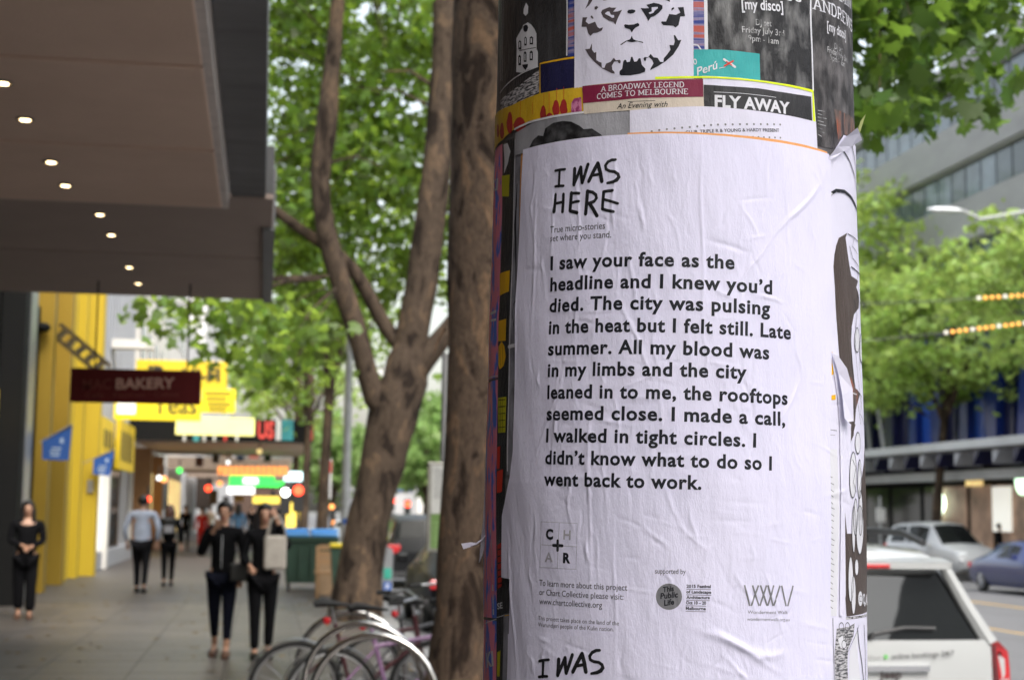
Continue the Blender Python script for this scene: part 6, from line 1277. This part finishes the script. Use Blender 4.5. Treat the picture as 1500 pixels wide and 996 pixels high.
for k in range(9): MB().box(-hx+.05, hx-.07-(k % 3)*.02, -.012, -.009, z1-.07-k*.028, z1-.063-k*.028).build('text_line', mGyT, bs_)
for k in range(6): MB().box(-hx+.05, hx-.06, -.012, -.009, z0+.06+k*.035, z0+.065+k*.035).build('text_line', mat('pale_green_line', (.3, .42, .2)), bs_)
px_ = PY(653, 600, Yi).x-bs_.location.x; MB().tube([(px_, .09, -.01), (px_, .09, PY(653, 516, Yi).z)], .030, 10).build('post', mSteel, bs_, True)
a_, c_ = PY(658, 640, Yi), PY(663, 518, Yi); MB().box(px_+.03, px_+.06, .04, .12, a_.z, c_.z).build('edge_flag', mat('ochre_edge', (.35, .25, .08)), bs_)
# traffic lights seen end-on far along the footpath
def tlight(u, v, Y, m_, lb, rad=.13):
    q_ = PY(u, v, Y); r = empty('traffic_light', (q_.x, Y, 0), lb, 'traffic light'); MB().tube([(0, .1, -.01), (0, .1, q_.z+.2)], .05, 8).build('post', mPlas, r)
    MB().box(-.16, .16, -.05, .12, q_.z-.65, q_.z+.22, .02).build('housing', mRec, r); MB().disc((0, -.07, q_.z), (0, 1, 0), rad, .03, 16).build('lamp', m_, r); return r
tlight(437, 718, 47, mRedN, 'red traffic light at the end of the far awning', .15); tlight(418, 721, 46, mat('pale_lamp_white', (1, 1, .9), emit=4), 'white lamp head just left of the red traffic light', .12)
for (u, v, Y, rr) in ((473, 753, 70, .14), (490, 766, 80, .14), (597, 738, 75, .15), (614, 758, 90, .2), (486, 742, 90, .15), (575, 733, 100, .2)): tlight(u, v, Y, mRedN if (u % 2) else mOrN, ['orange', 'red'][u % 2]+' signal lamp far down the road, '+{473: 'beside the sign plate pole', 490: 'left of the tall grey pole', 597: 'above the black four wheel drive', 614: 'next to the near trunk', 486: 'high between the thin poles', 575: 'touching the forked trunk'}[u], rr)
def lamp(x, y, u0, v0, u1, v1, lb):
    A, B = PY(u0, v0, y), PY(u1, v1, y); r = empty('street_lamp', (x, y, rz(min(x, FX)) if x < FX else FZ), lb, 'street lamp'); z_ = r.location.z
    MB().tube([(0, 0, -.02), (0, 0, B.z-z_+.8)], [.11, .07], 12).build('shaft', mPoleG, r, True); MB().tube([(0, 0, B.z-z_+.6), (B.x-x, 0, B.z-z_), (A.x-x+.6, 0, A.z-z_-.0)], .05, 8).build('arm', mPoleG, r, True)
    b = MB(); b.ball((A.x-x, 0, A.z-z_), (.62, .16, .10), 14, 8); b.build('lamp_head', mat('lamp_head_white', (.75, .77, .8), rough=.3), r, True); return r
lamp(25.2, 44.5, 1385, 308, 1436, 321, 'street lamp with pale flat head on a long arm above the far trees')
mCab = mat('dark_cable', (.05, .05, .05)); mBead = mat('orange_bead_light', (1, .42, .08), emit=.6, var=.1); mPB = mat('pale_bead', (.8, .75, .65), emit=.3)
for (u0, v0, u1, v1, us, lb) in ((1250, 446, 1530, 429, 1434, 'upper string of orange and white beads across the far trees'), (1260, 500, 1530, 468, 1386, 'lower string of orange and white beads across the far trees')):
    A, B = PY(u0, v0, 40), PY(u1, v1, 40); r = empty('light_string', A, lb, 'light string', 'bead strings over the road'); part(MB().tube([A, A.lerp(B, .5)-Vector((0, 0, .05)), B], .015, 6), 'cable', mCab, r)
    n_ = int((B.x-PY(us, v0, 40).x)/.2)
    for k in range(n_):
        t = (PY(us, v0, 40).x+k*.2-A.x)/(B.x-A.x); p = A.lerp(B, t)-Vector((0, 0, .04)); part(MB().ball(p, (.065, .055, .055), 8, 5), 'bead', mBead if k % 4 else mPB, r)
a_ = PX(1289, 740, 24.8); sp_ = pole(24.8, a_.y, PX(1289, 738, 24.8).z-FZ+.3, .05, .05, 'slim sign post across the street near the column'); sp_.location.z = FZ; MB().box(-.2, .2, -.07, -.05, 1.75, 2.3, .01).build('sign_plate', mWhP, sp_)
board('street_sign', 592, 762, 608, 775, 60, mat('sky_blue_sign', (.05, .35, .65), emit=.3), 'small sky blue sign far down the road')
board('street_sign', 616, 765, 623, 776, 70, mat('violet_sign', (.3, .25, .6), emit=.3), 'tiny violet sign far down the road beside the sky blue one')
# ================================================================== people
def skin_mesh(nodes, edges, name, m_, parent, root, sub=2, flat=None):
    names = list(nodes); idx = {k: i for i, k in enumerate(names)}
    me = bpy.data.meshes.new('t'); me.from_pydata([tuple(nodes[k][0]) for k in names], [(idx[a], idx[b]) for a, b in edges], [])
    o = bpy.data.objects.new('t', me); C.objects.link(o); sk_ = o.modifiers.new('s', 'SKIN'); sk_.use_smooth_shade = True; sk_.branch_smoothing = .3
    for k in names:
        v = me.skin_vertices[0].data[idx[k]]; r = nodes[k][1]; v.radius = (r, r) if isinstance(r, (int, float)) else r; v.use_root = (k == root)
    o.modifiers.new('u', 'SUBSURF').levels = sub
    dg = bpy.context.evaluated_depsgraph_get(); m2 = bpy.data.meshes.new_from_object(o.evaluated_get(dg)); bpy.data.objects.remove(o)
    m2.name = name; m2.materials.clear(); m2.materials.append(m_); m2.polygons.foreach_set('use_smooth', [True]*len(m2.polygons))
    o = bpy.data.objects.new(name, m2); C.objects.link(o); o.parent = parent; return o
mSkin = mat('skin', (.40, .22, .14), rough=.5, var=.06); mSkinP = mat('skin_pale', (.48, .29, .21), rough=.5, var=.06); mHairB = mat('black_hair', (.006, .004, .004), rough=.45, scale=20); mHairR = mat('auburn_hair', (.06, .022, .014), rough=.5); mShoe = mat('black_shoe', (.005, .005, .005), rough=.4); mLip = mat('lip', (.30, .08, .07), rough=.5); mEye = mat('dark_eye', (.01, .01, .01), rough=.2); mSan = mat('tan_sandal', (.10, .05, .03), rough=.6)
def cloth(name, c): return mat(name, c, rough=.9, spec=.12, var=.15, scale=8, bump=.3, bscale=25)
def person(x, y, face, H, label, top, trous, hair=mHairB, skin_=mSkin, longhair=True, stride=.12, armL=None, armR=None, coat=0.0, bulk=1.0, skirtlen=0, shoes=mShoe, sleeves=True, head=(0, 0), far=False, ankle=False, flare=0):
    bulk *= 1.1
    """local frame: faces -Y; x to the person's left"""
    s = H/1.70; r = empty('person', (0, 0, 0), label, 'person'); V = Vector
    hipz = .90
    armL = armL or [(.22, .02, 1.12), (.25, -.04, .88)]; armR = armR or [(-.22, .02, 1.12), (-.25, -.04, .88)]
    st = stride
    J = {'pelvis': ((0, 0, .93), (.135*bulk, .105*bulk)), 'waist': ((0, 0, 1.07), (.115*bulk, .09*bulk)), 'chest': ((0, .0, 1.26), (.135*bulk, .10*bulk)), 'upchest': ((0, .0, 1.37), (.10*bulk, .08)), 'neck': ((0, .005, 1.46), .045), 'jaw': ((head[0]*.4, -.015, 1.53), (.055, .06)), 'skull': ((head[0]*.8, .0, 1.60), (.072, .088)), 'crown': ((head[0], .01, 1.655), (.058, .068))}
    E = [('pelvis', 'waist'), ('waist', 'chest'), ('chest', 'upchest'), ('upchest', 'neck'), ('neck', 'jaw'), ('jaw', 'skull'), ('skull', 'crown')]
    for sd_, A, sg_ in (('L', armL, 1), ('R', armR, -1)):
        el, wr = V(A[0]), V(A[1]); sh = V((sg_*.165*max(1, bulk*.95), 0, 1.385)); d_ = (wr-el).normalized()
        J['sh'+sd_] = (sh, .055); J['el'+sd_] = (el, .040); J['wr'+sd_] = (wr, .026); palm = wr+d_*.07; J['palm'+sd_] = (palm, (.036, .018))
        E += [('upchest', 'sh'+sd_), ('sh'+sd_, 'el'+sd_), ('el'+sd_, 'wr'+sd_), ('wr'+sd_, 'palm'+sd_)]
        if not far:
            side = d_.cross(V((0, 1, 0)));
            if side.length < .2: side = d_.cross(V((1, 0, 0)))
            side.normalize(); cu = d_.cross(side).normalized()*(-1 if A[1][1] > -.1 else 1)
            for k, L_ in enumerate((.062, .072, .068, .052)):
                b0 = palm+side*(k-1.5)*.019+d_*.02; J[f'k{k}{sd_}'] = (b0+d_*L_*.5+cu*.006, .0095); J[f't{k}{sd_}'] = (b0+d_*L_*.95+cu*.022, .008); E += [('palm'+sd_, f'k{k}{sd_}'), (f'k{k}{sd_}', f't{k}{sd_}')]
            tb = palm-d_*.035-side*.030*1; J['th'+sd_] = (tb-side*.012+d_*.015+cu*.008, .011); J['tt'+sd_] = (tb-side*.018+d_*.045+cu*.018, .009); E += [('palm'+sd_, 'th'+sd_), ('th'+sd_, 'tt'+sd_)]
    for sd_, sg_ in (('L', 1), ('R', -1)):
        f = -st*sg_; J['hip'+sd_] = ((sg_*.085, 0, .87), .085*bulk); J['kn'+sd_] = ((sg_*.085, f*.55-.02, .49), .055); J['an'+sd_] = ((sg_*.08, f, .09 if f <= 0 else .12), .034); J['toe'+sd_] = ((sg_*.085, f-.14, .03), (.036, .022))
        E += [('pelvis', 'hip'+sd_), ('hip'+sd_, 'kn'+sd_), ('kn'+sd_, 'an'+sd_), ('an'+sd_, 'toe'+sd_)]
    skin_mesh(J, E, 'body', skin_, r, 'pelvis', 1 if far else 2)
    # clothes follow the body a little outside it
    g = lambda k, d=.012: (J[k][0], tuple(q+d for q in J[k][1]) if isinstance(J[k][1], tuple) else J[k][1]+d)
    TJ = {k: g(k, .016) for k in ('pelvis', 'waist', 'chest', 'upchest')}; TJ['collar'] = ((0, .008, 1.455), .060); TJ['upchest'] = ((0, 0, 1.385), (.135*bulk, .098)); TE = [('pelvis', 'waist'), ('waist', 'chest'), ('chest', 'upchest'), ('upchest', 'collar')]
    TJ['pelvis'] = ((0, 0, .93-coat*.3), (.15*bulk, .12*bulk))
    if not coat: TJ['pelvis'] = ((0, 0, .90), (.155*bulk, .125*bulk))
    if coat: TJ['hem'] = ((0, 0, .93-coat), (.165*bulk, .13*bulk)); TE.append(('pelvis', 'hem'))
    for sd_ in 'LR':
        TJ['sh'+sd_] = g('sh'+sd_, .012)
        if sleeves: TJ['el'+sd_] = g('el'+sd_, .014); TJ['wr'+sd_] = (V(J['el'+sd_][0]).lerp(V(J['wr'+sd_][0]), .92), .037); TE += [('upchest', 'sh'+sd_), ('sh'+sd_, 'el'+sd_), ('el'+sd_, 'wr'+sd_)]
        else: TJ['el'+sd_] = (V(J['sh'+sd_][0]).lerp(V(J['el'+sd_][0]), .6), .055); TE += [('upchest', 'sh'+sd_), ('sh'+sd_, 'el'+sd_)]
    skin_mesh(TJ, TE, 'jacket' if sleeves else 'shirt', top, r, 'waist', 1 if far else 2)
    LJ = {'pelvis': ((0, 0, .95), (.14*bulk, .11*bulk))}; LE = []
    for sd_ in 'LR':
        LJ['hip'+sd_] = g('hip'+sd_, .012); LJ['kn'+sd_] = g('kn'+sd_, .014); e = V(J['kn'+sd_][0]).lerp(V(J['an'+sd_][0]), .80 if ankle else .97); LJ['an'+sd_] = (e, .05+flare if not ankle else .042); LJ['kn'+sd_] = (LJ['kn'+sd_][0], LJ['kn'+sd_][1]+flare*.6); LE += [('pelvis', 'hip'+sd_), ('hip'+sd_, 'kn'+sd_), ('kn'+sd_, 'an'+sd_)]
    skin_mesh(LJ, LE, 'trousers', trous, r, 'pelvis', 1 if far else 2)
    hx = head[0]
    for sg_ in (1, -1):
        f = -st*sg_; b = MB(); b.tube([(sg_*.08, f+.05, .045), (sg_*.082, f-.03, .05), (sg_*.086, f-.12, .035), (sg_*.088, f-.18, .025)], [.050, .054, .052, .032], 10, flat=.85); b.build('shoe', shoes, r, True)
    h = MB(); h.ball((hx*.9, .022, 1.635), (.092, .098, .098), 14, 10)
    hr_ = h.build('hair', hair, r, True)
    for v in hr_.data.vertices:               # open the hair over the face
        if v.co.y < -.035 and v.co.z < 1.67: v.co.y = -.035+ (v.co.y+.035)*.1
    if longhair:
        b = MB(); b.tube([(hx, .055, 1.66), (hx, .085, 1.55), (hx, .09, 1.42), (hx, .08, 1.30)], [.06, .085, .075, .03], 12); b.build('hair_length', hair, hr_, True)
        for sg_ in (1, -1): b = MB(); b.tube([(hx+sg_*.07, .0, 1.65), (hx+sg_*.085, .0, 1.56), (hx+sg_*.085, -.02, 1.42), (hx+sg_*.08, -.03, 1.34)], [.02, .03, .032, .012], 8); b.build('hair_lock', hair, hr_, True)
    if not far:
        fx = hx*.6
        MB().tube([(fx, -.085, 1.60), (fx, -.108, 1.565), (fx, -.085, 1.555)], [.007, .014, .010], 8).build('nose', skin_, r, True)
        for sg_ in (1, -1): MB().ball((fx+sg_*.030, -.086, 1.598), (.013, .008, .007), 8, 6).build('eye', mEye, r); MB().tube([(fx+sg_*.016, -.094, 1.618), (fx+sg_*.032, -.095, 1.622), (fx+sg_*.047, -.086, 1.617)], .0035, 5).build('eyebrow', hair, r); MB().ball((hx*.8+sg_*.078, .005, 1.585), (.012, .02, .03), 8, 6).build('ear', skin_, r)
        MB().ball((fx, -.080, 1.527), (.024, .012, .008), 8, 6).build('mouth', mLip, r)
    r.location = (x, y, 0); r.rotation_euler.z = face; r.scale = (s, s, s); return r
def at(u, v): p = PG(u, v); return p.x, p.y
mBk = cloth('black_fabric', (.004, .004, .005)); mJean = cloth('dark_denim', (.004, .005, .011)); mShirt = cloth('pale_blue_shirt', (.36, .40, .50)); mGrT = cloth('charcoal_trousers', (.009, .009, .011)); mRedC = cloth('red_top', (.45, .03, .03)); mBlS = cloth('blue_denim_shirt', (.10, .20, .33)); mTote = cloth('beige_canvas', (.36, .33, .29)); mGryC = cloth('grey_top', (.25, .25, .27)); mOlv = cloth('sand_top', (.42, .33, .25))
x, y = at(322, 962); p4 = person(x, y, R_(-6), 1.68, 'woman in black zip jacket and dark jeans holding her chin, left of the pair', mBk, mJean, longhair=False, stride=.13, armR=[(-.25, -.04, 1.12), (-.09, -.16, 1.40)], armL=[(.24, .0, 1.12), (.22, -.10, .90)], shoes=mSan, ankle=True)
MB().tube([(0, -.135, .98), (0, -.14, 1.15), (0, -.125, 1.34)], .006, 5).build('zip', mSteel, p4)
x, y = at(382, 965); p5 = person(x, y, R_(5), 1.66, 'woman in long black coat with a phone at her ear, right of the pair', mBk, mBk, longhair=True, stride=-.06, armL=[(.27, -.06, 1.22), (.13, -.08, 1.52)], armR=[(-.23, .0, 1.12), (-.16, -.20, 1.02)], coat=.24)
tg = empty('tote_bag', (0, 0, 0), 'beige canvas tote bag hanging from the coated woman\'s raised arm', 'bag'); bgx = Vector(p5.location)
MB().box(-.125, .125, -.04, .04, .03, .40, .03).build('bag_body', mTote, tg)
for s in (-.04, .04): MB().tube([(-.09, s, .39), (-.06, s, .56), (.02, s, .62), (.09, s, .52), (.10, s, .39)], .008, 5).build('strap', mTote, tg)
q_ = PY(402, 838, y-.05); tg.location = (q_.x, y-.12, q_.z); tg.rotation_euler.z = R_(12)
ph = tag(MB().box(-.035, .035, -.008, .008, -.07, .07, .006).build('phone', mEye), 'dark phone held to the ear of the coated woman', 'phone'); ph.location = (x+.13, y-.06, 1.55)
hb = empty('handbag', (0, 0, 0), 'black handbag carried low between the two women', 'bag'); MB().box(-.13, .13, -.05, .05, 0, .20, .02).build('bag_body', mShoe, hb); MB().tube([(-.1, 0, .19), (-.06, 0, .33), (.06, 0, .33), (.1, 0, .19)], .007, 5).build('strap', mShoe, hb); MB().tube([(.05, 0, .01), (.09, -.02, -.16), (.16, 0, -.30), (.19, .02, -.10), (.14, 0, .03)], .006, 5).build('loose_cord', mGryC, hb)
q_ = PY(353, 851, y+.1); hb.location = (q_.x, y+.05, q_.z)
x, y = at(34, 906); p1 = person(x, y, R_(8), 1.68, 'woman in black with long dark hair walking at far left', mBk, mBk, longhair=True, stride=.05, armR=[(-.23, -.02, 1.13), (-.05, -.20, 1.06)], armL=[(.23, -.02, 1.13), (.06, -.20, 1.04)], shoes=mSan, coat=.16, bulk=1.12, flare=.03)
x, y = at(205, 868); person(x, y, math.pi+R_(-4), 1.83, 'heavy set man in pale shirt and dark trousers walking away', mShirt, mGrT, longhair=False, stride=.14, armL=[(.30, .04, 1.13), (.27, -.05, .90)], armR=[(-.29, .04, 1.13), (-.26, -.05, .90)], bulk=1.22, skin_=mSkinP)
x, y = at(245, 858); p3 = person(x, y, math.pi+R_(6), 1.66, 'auburn haired woman in black walking away with a backpack', mBk, mBk, hair=mHairR, longhair=True, stride=-.11, armL=[(.25, .02, 1.14), (.27, -.05, .93)], skin_=mSkinP)
bk = empty('backpack', p3.location+Vector((.0, -.20, 1.06)), 'small black backpack on the auburn haired woman', 'bag'); part(MB().box(bk.location.x-.13, bk.location.x+.13, y-.27, y-.14, 1.06, 1.42, .04), 'bag_body', mShoe, bk); part(MB().box(bk.location.x-.09, bk.location.x+.09, y-.30, y-.272, 1.10, 1.25, .01), 'front_pocket', mGryC, bk)
far = ((294, 808, mRedC, mRedC, 'distant person in bright red top by the orange pillar', 1.62), (347, 815, mBlS, mGrT, 'person in blue denim shirt behind the woman with zip jacket', 1.76), (306, 800, mOlv, mGrT, 'distant person in sandy top under the far awning', 1.7), (330, 796, mBk, mBk, 'distant dark figure left of the middle under awning', 1.68), (368, 798, mBk, mGrT, 'distant dark figure between the two women', 1.74), (384, 796, mGryC, mJean, 'distant person in grey behind the coated woman', 1.7), (405, 797, mBk, mJean, 'distant dark figure near the yellow poster case', 1.66), (350, 792, mMar, mGrT, 'distant person in dark red deep under the awnings', 1.7), (270, 806, mBk, mBk, 'distant dark figure beside the orange pillar', 1.7), (428, 800, mRedC, mJean, 'distant person in red top near the skip', 1.6), (442, 793, mBk, mBk, 'distant dark figure beyond the blue lids', 1.7))
for i, (u, v, t_, l_, lb, H) in enumerate(far):
    x, y = at(u, v); o = person(x, y, R_(15*(i % 3)-10)+(math.pi if i % 2 else 0), H, lb, t_, l_, longhair=bool(i % 2), stride=.1, far=True); o['group'] = 'people far along the footpath'
q_ = PX(1464, 770, 26.8); o = person(26.8, q_.y, R_(60), 1.75, 'person in dark clothes standing before the lit shop across the street', mBk, mBk, longhair=False, far=True, stride=.04); o.location.z = FZ
